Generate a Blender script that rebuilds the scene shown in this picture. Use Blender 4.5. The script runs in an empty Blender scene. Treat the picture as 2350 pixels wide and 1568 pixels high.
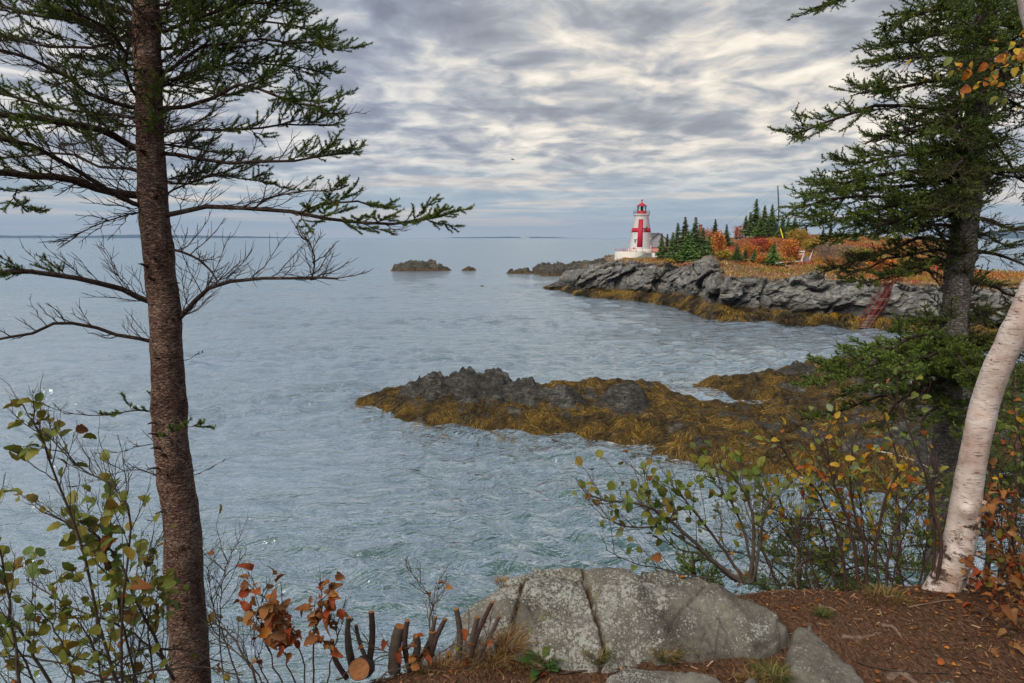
import bpy, math, random
import numpy as np
from mathutils import Vector, Matrix

RNG = np.random.default_rng(7)
random.seed(7)
SC = bpy.context.scene
COL = SC.collection

# ------------------------------------------------------------------ camera
# pixel helpers work on a 2350 x 1568 grid of the photograph (24 mm lens); they only
# turn a direction plus a real distance into a place in the world
FOC = 2350 * 24.0 / 36.0
PITCH = math.atan(239.0 / FOC)
CZ = 12.0
cam_d = bpy.data.cameras.new('camera')
cam_d.lens = 24.0
cam_d.sensor_width = 36.0
cam_d.clip_start = 0.05
cam_d.clip_end = 60000.0
cam = bpy.data.objects.new('camera', cam_d)
COL.objects.link(cam)
cam.location = (0, 0, CZ)
cam.rotation_euler = (math.pi / 2 - PITCH, 0, 0)
SC.camera = cam

# ------------------------------------------------------------------ world
SUN_EL, SUN_AZ = math.radians(48), math.radians(-140)   # azimuth clockwise from +Y (camera forward)
SUN_DIR = Vector((math.sin(SUN_AZ) * math.cos(SUN_EL), math.cos(SUN_AZ) * math.cos(SUN_EL), math.sin(SUN_EL)))
sun_d = bpy.data.lights.new('sun', 'SUN')
sun_d.energy = 1.5
sun_d.angle = math.radians(40)
sun_d.color = (1.0, 0.90, 0.75)
sun = bpy.data.objects.new('sun', sun_d)
COL.objects.link(sun)
sun.rotation_euler = (-SUN_DIR).to_track_quat('-Z', 'Y').to_euler()

SC.view_settings.view_transform = 'Standard'
SC.view_settings.look = 'None'
SC.view_settings.exposure = 1.06
SC.view_settings.gamma = 1.0
SC.cycles.use_denoising = True
try:
    SC.cycles.denoiser = 'OPENIMAGEDENOISE'
except Exception:
    pass
SC.cycles.max_bounces = 6
SC.cycles.diffuse_bounces = 3
SC.cycles.glossy_bounces = 3
SC.cycles.transmission_bounces = 4
SC.cycles.transparent_max_bounces = 8
SC.cycles.volume_bounces = 0
SC.cycles.caustics_reflective = False
SC.cycles.caustics_refractive = False


class NT:
    """tiny node-tree writer: n(type, props, **inputs) makes a node and links or sets its inputs"""
    def __init__(self, tree):
        self.t = tree

    def n(self, typ, props=None, ins=None):
        nd = self.t.nodes.new(typ)
        for k, v in (props or {}).items():
            setattr(nd, k, v)
        for k, v in (ins or {}).items():
            self.set(nd.inputs[k], v)
        return nd

    def set(self, sock, v):
        if isinstance(v, bpy.types.NodeSocket):
            self.t.links.new(v, sock)
        elif isinstance(v, bpy.types.Node):
            self.t.links.new(v.outputs[0], sock)
        else:
            if isinstance(v, (tuple, list)) and len(v) == 3 and sock.type == 'RGBA':
                v = (*v, 1.0)
            sock.default_value = v

    def math(self, op, a, b=0.0, c=None, clamp=False):
        nd = self.n('ShaderNodeMath', {'operation': op, 'use_clamp': clamp})
        self.set(nd.inputs[0], a)
        self.set(nd.inputs[1], b)
        if c is not None:
            self.set(nd.inputs[2], c)
        return nd.outputs[0]

    def vmath(self, op, a, b=None, scale=None):
        nd = self.n('ShaderNodeVectorMath', {'operation': op})
        self.set(nd.inputs[0], a)
        if b is not None:
            self.set(nd.inputs[1], b)
        if scale is not None:
            self.set(nd.inputs['Scale'], scale)
        return nd.outputs['Value'] if op in ('LENGTH', 'DOT_PRODUCT') else nd.outputs[0]

    def mix(self, f, a, b, blend='MIX'):
        nd = self.n('ShaderNodeMix', {'data_type': 'RGBA', 'blend_type': blend, 'clamp_factor': True})
        self.set(nd.inputs[0], f)
        self.set(nd.inputs[6], a)
        self.set(nd.inputs[7], b)
        return nd.outputs[2]

    def noise(self, vec, scale, detail=3.0, rough=0.55, dist=0.0, dim='3D', typ='FBM', out=0):
        nd = self.n('ShaderNodeTexNoise', {'noise_dimensions': dim, 'noise_type': typ})
        if vec is not None:
            self.set(nd.inputs['Vector'], vec)
        nd.inputs['Scale'].default_value = scale
        nd.inputs['Detail'].default_value = detail
        nd.inputs['Roughness'].default_value = rough
        nd.inputs['Distortion'].default_value = dist
        return nd.outputs[out]

    def vor(self, vec, scale, feature='F1', rnd=1.0, out=0):
        nd = self.n('ShaderNodeTexVoronoi', {'feature': feature})
        self.set(nd.inputs['Vector'], vec)
        nd.inputs['Scale'].default_value = scale
        nd.inputs['Randomness'].default_value = rnd
        return nd.outputs[out]

    def ramp(self, f, stops, interp='LINEAR'):
        nd = self.n('ShaderNodeValToRGB')
        cr = nd.color_ramp
        cr.interpolation = interp
        while len(cr.elements) < len(stops):
            cr.elements.new(0.5)
        for e, (p, c) in zip(cr.elements, stops):
            e.position = p
            e.color = (*c, 1.0) if len(c) == 3 else c
        self.set(nd.inputs[0], f)
        return nd.outputs[0]

    def maprange(self, v, a, b, c=0.0, d=1.0, smooth=False):
        nd = self.n('ShaderNodeMapRange', {'interpolation_type': 'SMOOTHSTEP' if smooth else 'LINEAR', 'clamp': True})
        self.set(nd.inputs[0], v)
        for i, q in enumerate((a, b, c, d)):
            self.set(nd.inputs[i + 1], q)
        return nd.outputs[0]

    def mapping(self, vec, loc=(0, 0, 0), rot=(0, 0, 0), scale=(1, 1, 1)):
        nd = self.n('ShaderNodeMapping')
        self.set(nd.inputs[0], vec)
        nd.inputs[1].default_value = loc
        nd.inputs[2].default_value = rot
        nd.inputs[3].default_value = scale
        return nd.outputs[0]


def build_world():
    w = bpy.data.worlds.new('World')
    SC.world = w
    w.use_nodes = True
    t = w.node_tree
    t.nodes.clear()
    g = NT(t)
    tc = g.n('ShaderNodeTexCoord').outputs['Generated']
    sky = g.n('ShaderNodeTexSky', {'sky_type': 'NISHITA', 'sun_disc': False, 'sun_elevation': SUN_EL,
                                   'sun_rotation': SUN_AZ, 'air_density': 1.0, 'dust_density': 1.5}).outputs[0]
    sep = g.n('ShaderNodeSeparateXYZ', ins={0: tc})
    dx, dy, dz = sep.outputs
    zc = g.math('MAXIMUM', dz, 0.0)
    inv = g.math('DIVIDE', 1.0, g.math('ADD', zc, 0.12))
    px = g.math('MULTIPLY', dx, inv)
    py = g.math('MULTIPLY', dy, inv)
    p = g.n('ShaderNodeCombineXYZ', ins={0: px, 1: py, 2: 0.37}).outputs[0]
    # a drifting stratocumulus deck on a plane above the sea
    pw = g.mapping(p, loc=(3.1, 1.7, 0), rot=(0, 0, math.radians(-14)), scale=(1.75, 1.75, 1.0))
    warp = g.noise(pw, 1.1, 3.0, 0.5, dim='2D', out=1)
    wv = g.vmath('SCALE', g.vmath('SUBTRACT', warp, (0.5, 0.5, 0.5)), scale=0.5)
    q = g.vmath('ADD', pw, wv)
    big = g.noise(q, 0.42, 2.0, 0.5, dim='2D')
    mid = g.noise(q, 1.3, 2.0, 0.5, dim='2D')
    puff = g.noise(q, 3.6, 6.0, 0.58, dim='2D')
    wn = g.noise(q, 2.2, 3.0, 0.6, dim='2D', out=1)
    vo = g.n('ShaderNodeTexVoronoi', {'feature': 'SMOOTH_F1', 'voronoi_dimensions': '2D'}, {'Vector': g.vmath('ADD', q, g.vmath('SCALE', wn, scale=0.42)), 'Scale': 2.1, 'Smoothness': 0.55}).outputs[0]
    cell = g.math('MULTIPLY', g.math('SUBTRACT', 0.42, vo), 0.26)
    th = g.math('ADD', g.math('MULTIPLY', big, 0.34), g.math('ADD', g.math('MULTIPLY', mid, 0.40), g.math('MULTIPLY', puff, 0.42)))
    th = g.math('ADD', g.math('SUBTRACT', th, 0.58), cell)            # around 0
    # the cloud thins towards the veiled sun ahead on the right
    ga, ge = math.radians(15), math.radians(11.5)
    gdir = Vector((math.sin(ga) * math.cos(ge), math.cos(ga) * math.cos(ge), math.sin(ge)))
    dot = g.vmath('DOT_PRODUCT', tc, tuple(gdir))
    glow = g.maprange(dot, math.cos(math.radians(27)), 1.0, 0, 1, True)
    th = g.math('SUBTRACT', th, g.math('MULTIPLY', glow, 0.065))
    th = g.math('SUBTRACT', th, g.maprange(dz, 0.04, 0.19, 0.03, 0.0, True))
    th = g.math('ADD', th, g.maprange(dz, 0.13, 0.30, 0.0, 0.08, True))
    cloud = g.ramp(g.maprange(th, -0.22, 0.22), [
        (0.0, (0.74, 0.72, 0.685)), (0.20, (0.60, 0.59, 0.57)), (0.36, (0.450, 0.462, 0.485)),
        (0.50, (0.345, 0.376, 0.428)), (0.66, (0.262, 0.290, 0.350)), (1.0, (0.190, 0.208, 0.262))])
    bright = g.math('ADD', 1.02, g.math('MULTIPLY', glow, 0.10))
    cloud = g.vmath('SCALE', cloud, scale=bright)
    warm = g.vmath('MULTIPLY', cloud, (1.10, 1.0, 0.86))
    cloud = g.mix(g.math('MULTIPLY', glow, 0.7), cloud, warm)
    # small blue gaps
    gap = g.maprange(th, -0.22, -0.32, 0, 0.5, True)
    gap = g.math('MULTIPLY', gap, g.math('SUBTRACT', 1.0, glow))
    skyc = g.vmath('SCALE', sky, scale=0.095)
    col = g.mix(gap, cloud, skyc)
    # thin layered veil low over the sea
    st = g.noise(g.mapping(tc, scale=(2.2, 2.2, 52.0)), 1.5, 5.0, 0.6)
    veilc = g.ramp(g.maprange(st, 0.38, 0.68), [(0.0, (0.33, 0.415, 0.475)), (0.5, (0.39, 0.46, 0.505)), (0.68, (0.58, 0.55, 0.51)), (1.0, (0.74, 0.65, 0.54))])
    veil = g.maprange(dz, 0.03, 0.135, 0.88, 0.0, True)
    col = g.mix(veil, col, veilc)
    hor = g.maprange(dz, 0.0, 0.045, 0.75, 0.0, True)
    col = g.mix(hor, col, (0.56, 0.56, 0.53))
    col10 = g.vmath('SCALE', col, scale=10.0)
    bg = g.n('ShaderNodeBackground', ins={'Color': col10, 'Strength': 0.060})
    out = g.n('ShaderNodeOutputWorld')
    t.links.new(bg.outputs[0], out.inputs[0])
    w.cycles.sampling_method = 'MANUAL'
    w.cycles.sample_map_resolution = 1024


build_world()

# ------------------------------------------------------------------ places
_c, _s = math.cos(PITCH), math.sin(PITCH)


def ray(x, y):
    rx, ry = (x - 1175.0) / FOC, (784.0 - y) / FOC
    return np.array([rx, _c + ry * _s, -_s + ry * _c])


def at(x, y, d):
    """world point seen at (x, y) that stands d metres ahead"""
    r = ray(x, y)
    return np.array([0, 0, CZ]) + r * (d / r[1])


def sea_at(x, y, z=0.0):
    r = ray(x, y)
    return np.array([0, 0, CZ]) + r * ((z - CZ) / r[2])


def proj(p):
    v = np.asarray(p, float) - [0, 0, CZ]
    f = v[1] * _c - v[2] * _s
    u = v[1] * _s + v[2] * _c
    return 1175 + FOC * v[0] / f, 784 - FOC * u / f


# ------------------------------------------------------------------ noise
_perm = np.random.default_rng(11).permutation(256)
_perm = np.concatenate([_perm, _perm, _perm])
_grad = np.random.default_rng(5).normal(size=(256, 3))
_grad /= np.linalg.norm(_grad, axis=1)[:, None]


def perlin(P):
    P = np.asarray(P, float)
    I = np.floor(P).astype(int)
    f = P - I
    I &= 255
    u = f * f * f * (f * (f * 6 - 15) + 10)
    res = 0
    for dx in (0, 1):
        for dy in (0, 1):
            for dz in (0, 1):
                h = _perm[_perm[_perm[I[..., 0] + dx] + I[..., 1] + dy] + I[..., 2] + dz]
                g = _grad[h]
                d = g[..., 0] * (f[..., 0] - dx) + g[..., 1] * (f[..., 1] - dy) + g[..., 2] * (f[..., 2] - dz)
                w = (u[..., 0] if dx else 1 - u[..., 0]) * (u[..., 1] if dy else 1 - u[..., 1]) * (u[..., 2] if dz else 1 - u[..., 2])
                res = res + w * d
    return res * 1.6


def fbm(P, octv=4, gain=0.5, lac=2.03):
    a, s, out = 1.0, 1.0, 0
    for i in range(octv):
        out = out + a * perlin(np.asarray(P) * s + i * 17.3)
        a *= gain
        s *= lac
    return out


def ridged(P, octv=4, gain=0.5, lac=2.1):
    a, s, out = 1.0, 1.0, 0
    for i in range(octv):
        out = out + a * (1 - np.abs(perlin(np.asarray(P) * s + i * 9.1)) * 1.6)
        a *= gain
        s *= lac
    return out


def worley(P):
    """F1, F2 and a cell value"""
    P = np.asarray(P, float)
    I = np.floor(P).astype(int)
    f = P - I
    f1 = np.full(P.shape[:-1], 9.0)
    f2 = np.full(P.shape[:-1], 9.0)
    cid = np.zeros(P.shape[:-1])
    for dx in (-1, 0, 1):
        for dy in (-1, 0, 1):
            for dz in (-1, 0, 1):
                a = (I[..., 0] + dx) & 255
                b = (I[..., 1] + dy) & 255
                c = (I[..., 2] + dz) & 255
                h = _perm[_perm[_perm[a] + b] + c]
                ox, oy, oz = (h * 0.61803) % 1.0, (h * 0.75487 + .3) % 1.0, (h * 0.56984 + .6) % 1.0
                d = np.sqrt((dx + ox - f[..., 0]) ** 2 + (dy + oy - f[..., 1]) ** 2 + (dz + oz - f[..., 2]) ** 2)
                nearer = d < f1
                f2 = np.where(nearer, f1, np.minimum(f2, d))
                cid = np.where(nearer, h / 255.0, cid)
                f1 = np.where(nearer, d, f1)
    return f1, f2, cid


def facets(P, seed=0.0):
    """angular broken faces: every cell is a tilted plane of its own"""
    P = np.asarray(P, float) + seed
    I = np.floor(P).astype(int)
    f = P - I
    best = np.full(P.shape[:-1], 9.0)
    out = np.zeros(P.shape[:-1])
    for dx in (-1, 0, 1):
        for dy in (-1, 0, 1):
            for dz in (-1, 0, 1):
                h = _perm[_perm[_perm[(I[..., 0] + dx) & 255] + ((I[..., 1] + dy) & 255)] + ((I[..., 2] + dz) & 255)]
                ox, oy, oz = dx + (h * 0.61803) % 1.0 - f[..., 0], dy + (h * 0.75487 + .3) % 1.0 - f[..., 1], dz + (h * 0.56984 + .6) % 1.0 - f[..., 2]
                d = ox * ox + oy * oy + oz * oz
                g = _grad[h]
                v = (h / 255.0 - .5) * .8 + 1.1 * (g[..., 0] * ox + g[..., 1] * oy + g[..., 2] * oz)
                m = d < best
                out = np.where(m, v, out)
                best = np.where(m, d, best)
    return out


def sstep(a, b, x):
    t = np.clip((x - a) / (b - a), 0, 1)
    return t * t * (3 - 2 * t)


def poly_sdf(X, Y, pts):
    """signed distance to a polygon, positive inside"""
    pts = np.asarray(pts, float)[:, :2]
    d2 = np.full(X.shape, 1e18)
    ins = np.zeros(X.shape, bool)
    n = len(pts)
    for i in range(n):
        a, b = pts[i], pts[(i + 1) % n]
        e = b - a
        wx, wy = X - a[0], Y - a[1]
        t = np.clip((wx * e[0] + wy * e[1]) / (e @ e + 1e-12), 0, 1)
        d2 = np.minimum(d2, (wx - t * e[0]) ** 2 + (wy - t * e[1]) ** 2)
        c = ((a[1] <= Y) & (b[1] > Y)) | ((b[1] <= Y) & (a[1] > Y))
        with np.errstate(divide='ignore', invalid='ignore'):
            xi = a[0] + (Y - a[1]) / (b[1] - a[1] if abs(b[1] - a[1]) > 1e-12 else 1e-12) * e[0]
        ins ^= c & (X < xi)
    d = np.sqrt(d2)
    return np.where(ins, d, -d)


def line_dist(X, Y, pts):
    pts = np.asarray(pts, float)
    d2 = np.full(X.shape, 1e18)
    for a, b in zip(pts[:-1], pts[1:]):
        e = b - a
        t = np.clip(((X - a[0]) * e[0] + (Y - a[1]) * e[1]) / (e @ e + 1e-12), 0, 1)
        d2 = np.minimum(d2, (X - a[0] - t * e[0]) ** 2 + (Y - a[1] - t * e[1]) ** 2)
    return np.sqrt(d2)


class RBF:
    """smooth surface through scattered heights"""
    def __init__(self, pts, zs):
        self.p = np.asarray(pts, float)[:, :2]
        n = len(self.p)
        A = np.linalg.norm(self.p[:, None] - self.p[None], axis=2) + np.eye(n) * -1.5
        B = np.hstack([np.ones((n, 1)), self.p])
        M = np.block([[A, B], [B.T, np.zeros((3, 3))]])
        self.w = np.linalg.solve(M, np.concatenate([zs, np.zeros(3)]))

    def __call__(self, X, Y):
        Q = np.stack([X, Y], -1)
        out = self.w[-3] + self.w[-2] * X + self.w[-1] * Y
        for p, w in zip(self.p, self.w[:-3]):
            out = out + w * np.sqrt((X - p[0]) ** 2 + (Y - p[1]) ** 2)
        return out


# ------------------------------------------------------------------ meshes
def mesh_np(name, V, faces, mat=None, smooth=False, attrs=None):
    V = np.asarray(V, np.float32).reshape(-1, 3)
    if isinstance(faces, np.ndarray):
        faces = [faces]
    faces = [np.asarray(f, np.int32) for f in faces if len(f)]
    me = bpy.data.meshes.new(name)
    me.vertices.add(len(V))
    me.vertices.foreach_set('co', V.ravel())
    nl = sum(f.size for f in faces)
    npoly = sum(len(f) for f in faces)
    me.loops.add(nl)
    me.polygons.add(npoly)
    me.loops.foreach_set('vertex_index', np.concatenate([f.ravel() for f in faces]))
    tot = np.concatenate([np.full(len(f), f.shape[1], np.int32) for f in faces])
    st = np.concatenate([[0], np.cumsum(tot)[:-1]]).astype(np.int32)
    me.polygons.foreach_set('loop_start', st)
    me.polygons.foreach_set('loop_total', tot)
    if smooth:
        me.polygons.foreach_set('use_smooth', np.ones(npoly, bool))
    for k, a in (attrs or {}).items():
        a = np.asarray(a, np.float32)
        if a.ndim == 1:
            at_ = me.attributes.new(k, 'FLOAT', 'POINT')
            at_.data.foreach_set('value', a)
        else:
            at_ = me.attributes.new(k, 'FLOAT_COLOR', 'POINT')
            if a.shape[1] == 3:
                a = np.hstack([a, np.ones((len(a), 1), np.float32)])
            at_.data.foreach_set('color', a.ravel())
    me.update(calc_edges=True)
    if mat is not None:
        me.materials.append(mat)
    return me


def link(name, me, parent=None, loc=None):
    o = bpy.data.objects.new(name, me)
    COL.objects.link(o)
    if parent is not None:
        o.parent = parent
    if loc is not None:
        o.location = loc
    return o


def tag(o, label=None, cat=None, group=None, kind=None):
    if label:
        o['label'] = label
    if cat:
        o['category'] = cat
    if group:
        o['group'] = group
    if kind:
        o['kind'] = kind
    return o


def thing(name, label, cat, loc=(0, 0, 0), group=None):
    o = bpy.data.objects.new(name, None)
    COL.objects.link(o)
    o.location = tuple(loc)
    o.empty_display_size = 0.2
    return tag(o, label, cat, group)


def copy_tree(o, parent=None):
    c = o.copy()
    COL.objects.link(c)
    c.parent = parent
    for ch in list(o.children):
        copy_tree(ch, c)
    return c


class MB:
    """collects pieces into one mesh"""
    def __init__(self):
        self.v, self.f3, self.f4, self.c, self.n = [], [], [], [], 0

    def add(self, V, F, col=None):
        V = np.asarray(V, float).reshape(-1, 3)
        F = np.asarray(F, int)
        if not len(F):
            return self
        (self.f3 if F.shape[1] == 3 else self.f4).append(F + self.n)
        self.v.append(V)
        self.n += len(V)
        if col is not None:
            col = np.asarray(col, float)
            self.c.append(np.broadcast_to(col, (len(V), 3)) if col.ndim == 1 else col)
        return self

    def box(self, c, s, rot=None, col=None):
        c, s = np.asarray(c, float), np.asarray(s, float) / 2
        V = np.array([[x, y, z] for x in (-1, 1) for y in (-1, 1) for z in (-1, 1)], float) * s
        if rot is not None:
            V = V @ np.asarray(rot).T
        F = [[0, 1, 3, 2], [4, 6, 7, 5], [0, 4, 5, 1], [2, 3, 7, 6], [0, 2, 6, 4], [1, 5, 7, 3]]
        return self.add(V + c, F, col)

    def bar(self, a, b, w, h=None, col=None):
        """square bar from a to b"""
        a, b = np.asarray(a, float), np.asarray(b, float)
        h = h or w
        d = b - a
        L = np.linalg.norm(d)
        d = d / L
        up = np.array([0, 0, 1.0]) if abs(d[2]) < 0.95 else np.array([0, 1.0, 0])
        r = np.cross(d, up)
        r /= np.linalg.norm(r)
        u = np.cross(r, d)
        R = np.stack([r, d, u], 1)
        return self.box((a + b) / 2, (w, L, h), R, col)

    def tube(self, pts, rad, sides=6, col=None, cap=True):
        V, F = tubes(np.asarray(pts, float)[None], np.broadcast_to(np.asarray(rad, float), (1, len(pts))), sides)
        self.add(V, F, col)
        if cap:
            n = len(pts)
            for k in (0, n - 1):
                ring = V[k * sides:(k + 1) * sides]
                ctr = ring.mean(0)
                idx = np.array([[i, (i + 1) % sides, sides] for i in range(sides)])
                if k == 0:
                    idx = idx[:, ::-1]
                self.add(np.vstack([ring, ctr]), idx, col)
        return self

    def lathe(self, prof, sides=16, ctr=(0, 0, 0), rot0=0.0, col=None):
        """prof: list of (radius, z)"""
        a = rot0 + np.arange(sides) * 2 * math.pi / sides
        V = np.array([[r * math.sin(t), -r * math.cos(t), z] for r, z in prof for t in a]) + np.asarray(ctr)
        F = []
        for i in range(len(prof) - 1):
            for j in range(sides):
                k = (j + 1) % sides
                F.append([i * sides + j, i * sides + k, (i + 1) * sides + k, (i + 1) * sides + j])
        return self.add(V, F, col)

    def build(self, name, mat, parent=None, smooth=False, attr='Col', loc=None):
        faces = []
        if self.f3:
            faces.append(np.concatenate(self.f3))
        if self.f4:
            faces.append(np.concatenate(self.f4))
        at_ = {attr: np.concatenate(self.c)} if self.c and sum(len(c) for c in self.c) == self.n else None
        return link(name, mesh_np(name, np.concatenate(self.v), faces, mat, smooth, at_), parent, loc)


def frames(P):
    """tangents and two side vectors along polylines P (n,k,3)"""
    T = np.gradient(P, axis=1)
    T /= np.linalg.norm(T, axis=2, keepdims=True) + 1e-9
    up = np.where(np.abs(T[:, :1, 2:3]) < 0.9, np.array([0, 0, 1.0]), np.array([0, 1.0, 0]))
    S = np.cross(T, up)
    S /= np.linalg.norm(S, axis=2, keepdims=True) + 1e-9
    U = np.cross(S, T)
    return T, S, U


def tubes(P, R, sides=4):
    """n tubes at once: P (n,k,3), R (n,k)"""
    P = np.asarray(P, float)
    n, k, _ = P.shape
    T, S, U = frames(P)
    a = np.arange(sides) * 2 * math.pi / sides
    V = P[:, :, None] + R[:, :, None, None] * (np.cos(a)[None, None, :, None] * S[:, :, None] + np.sin(a)[None, None, :, None] * U[:, :, None])
    base = (np.arange(n) * k * sides)[:, None, None] + (np.arange(k - 1) * sides)[None, :, None]
    j = np.arange(sides)[None, None]
    j2 = (np.arange(sides) + 1)[None, None] % sides
    F = np.stack([base + j, base + sides + j, base + sides + j2, base + j2], -1).reshape(-1, 4)
    return V.reshape(-1, 3), F[:, ::-1]


def smooth_line(pts, n):
    """Catmull-Rom through points, n samples"""
    P = np.asarray(pts, float)
    P = np.vstack([2 * P[0] - P[1], P, 2 * P[-1] - P[-2]])
    m = len(P) - 3
    t = np.linspace(0, m - 1e-6, n)
    i = t.astype(int)
    u = (t - i)[:, None]
    p0, p1, p2, p3 = P[i], P[i + 1], P[i + 2], P[i + 3]
    return 0.5 * (2 * p1 + (p2 - p0) * u + (2 * p0 - 5 * p1 + 4 * p2 - p3) * u ** 2 + (3 * p1 - p0 - 3 * p2 + p3) * u ** 3)


def grid_faces(nu, nv):
    i = np.arange(nu - 1)[:, None] * nv + np.arange(nv - 1)[None]
    return np.stack([i, i + nv, i + nv + 1, i + 1], -1).reshape(-1, 4)


# ------------------------------------------------------------------ materials
MATS = {}


def material(name, fn):
    m = bpy.data.materials.new(name)
    m.use_nodes = True
    t = m.node_tree
    t.nodes.clear()
    g = NT(t)
    out = g.n('ShaderNodeOutputMaterial')
    bs = g.n('ShaderNodeBsdfPrincipled')
    t.links.new(bs.outputs[0], out.inputs[0])
    r = fn(g, bs, out)
    MATS[name] = m
    return m


def plain(name, col, rough=0.7, var=0.12, scale=6.0, bump=0.0, metal=0.0, spec=0.3):
    def fn(g, bs, out):
        co = g.n('ShaderNodeTexCoord').outputs['Object']
        nz = g.noise(co, scale, 5, 0.6)
        c = g.mix(g.maprange(nz, 0.3, 0.7), tuple(np.array(col) * (1 - var)), tuple(np.minimum(np.array(col) * (1 + var), 1)))
        g.set(bs.inputs['Base Color'], c)
        bs.inputs['Roughness'].default_value = rough
        bs.inputs['Metallic'].default_value = metal
        bs.inputs['Specular IOR Level'].default_value = spec
        if bump:
            b = g.n('ShaderNodeBump', ins={'Height': nz, 'Strength': bump, 'Distance': 0.02})
            g.set(bs.inputs['Normal'], b.outputs[0])
    return material(name, fn)


def vcol(name, rough=0.6, trans=0.0, spec=0.25, attr='Col', bumpscale=0, var=0.0):
    """material that takes its colour from the mesh's own colour attribute"""
    def fn(g, bs, out):
        a = g.n('ShaderNodeAttribute', {'attribute_name': attr}).outputs['Color']
        if var:
            oi = g.n('ShaderNodeObjectInfo').outputs['Random']
            a = g.n('ShaderNodeHueSaturation', ins={'Color': a, 'Value': g.maprange(oi, 0, 1, 1 - var, 1 + var), 'Hue': g.maprange(oi, 0, 1, 0.49, 0.515)}).outputs[0]
        g.set(bs.inputs['Base Color'], a)
        bs.inputs['Roughness'].default_value = rough
        bs.inputs['Specular IOR Level'].default_value = spec
        if trans:
            tr = g.n('ShaderNodeBsdfTranslucent', ins={'Color': a})
            mx = g.n('ShaderNodeMixShader', ins={0: trans})
            g.t.links.new(bs.outputs[0], mx.inputs[1])
            g.t.links.new(tr.outputs[0], mx.inputs[2])
            g.t.links.new(mx.outputs[0], out.inputs[0])
    return material(name, fn)

# ------------------------------------------------------------------ sea
def wave_height(X, Y, spacing):
    r = np.random.default_rng(21)
    Z = np.zeros(X.shape)
    wx = X + 1.6 * perlin(np.stack([X * .09, Y * .09, X * 0 + 3], -1))
    wy = Y + 1.6 * perlin(np.stack([X * .09, Y * .09, X * 0 + 9], -1))
    grp = 0.55 + 0.9 * sstep(-.5, .5, perlin(np.stack([X * .03, Y * .055, X * 0 + 5], -1)))
    for i in range(52):
        lam = 0.6 * (6.0 / 0.6) ** (r.random() ** 1.25)
        th = math.radians(68) + r.normal() * 0.5
        k = 2 * math.pi / lam
        ph = k * (wx * math.cos(th) + wy * math.sin(th)) + r.random() * 6.28
        a = 0.0108 * lam ** 0.72
        fade = np.clip((lam / np.maximum(spacing, 1e-3) - 2.2) / 1.8, 0, 1)
        Z += a * fade * (np.sin(ph) + 0.22 * np.cos(2 * ph)) * grp
    return Z


def mat_sea():
    def fn(g, bs, out):
        co = g.n('ShaderNodeTexCoord').outputs['Object']
        r1 = g.mapping(co, rot=(0, 0, math.radians(-24)), scale=(0.42, 1.0, 1.0))
        w = g.noise(r1, 0.5, 2, 0.5, dim='2D', out=1)
        r1 = g.vmath('ADD', r1, g.vmath('SCALE', g.vmath('SUBTRACT', w, (0.5, 0.5, 0.5)), scale=0.9))
        n1 = g.noise(r1, 1.1, 3, 0.55, 0.2, dim='2D')
        n2 = g.noise(r1, 3.0, 3, 0.6, 0.25, dim='2D')
        rd = g.math('SUBTRACT', 1.0, g.math('ABSOLUTE', g.math('MULTIPLY', g.math('SUBTRACT', n2, 0.5), 4.0)))
        r3 = g.mapping(co, rot=(0, 0, math.radians(-40)), scale=(0.5, 1.0, 1.0))
        n3 = g.noise(r3, 8.0, 2, 0.6, dim='2D')
        h = g.math('ADD', g.math('MULTIPLY', n1, 0.55), g.math('ADD', g.math('MULTIPLY', rd, 0.055), g.math('MULTIPLY', n3, 0.045)))
        gust = g.noise(g.mapping(co, rot=(0, 0, math.radians(8)), scale=(0.25, 1, 1)), 0.035, 4, 0.55, dim='2D')
        st = g.maprange(gust, 0.35, 0.62, 0.55, 1.0, True)
        b = g.n('ShaderNodeBump', ins={'Height': h, 'Strength': st, 'Distance': 1.0})
        c = g.mix(g.maprange(gust, 0.35, 0.65), (0.055, 0.110, 0.125), (0.080, 0.145, 0.155))
        df = g.n('ShaderNodeBsdfDiffuse', ins={'Color': c, 'Normal': b.outputs[0]})
        gl = g.n('ShaderNodeBsdfGlossy', ins={'Color': (0.85, 0.93, 0.95), 'Roughness': 0.10, 'Normal': b.outputs[0]})
        fr = g.n('ShaderNodeFresnel', ins={'IOR': 1.34, 'Normal': b.outputs[0]})
        fac = g.math('MULTIPLY', fr.outputs[0], 1.18, clamp=True)
        mx = g.n('ShaderNodeMixShader', ins={0: fac})
        g.t.links.new(df.outputs[0], mx.inputs[1])
        g.t.links.new(gl.outputs[0], mx.inputs[2])
        g.t.links.new(mx.outputs[0], out.inputs[0])
    return material('sea water', fn)


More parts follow.
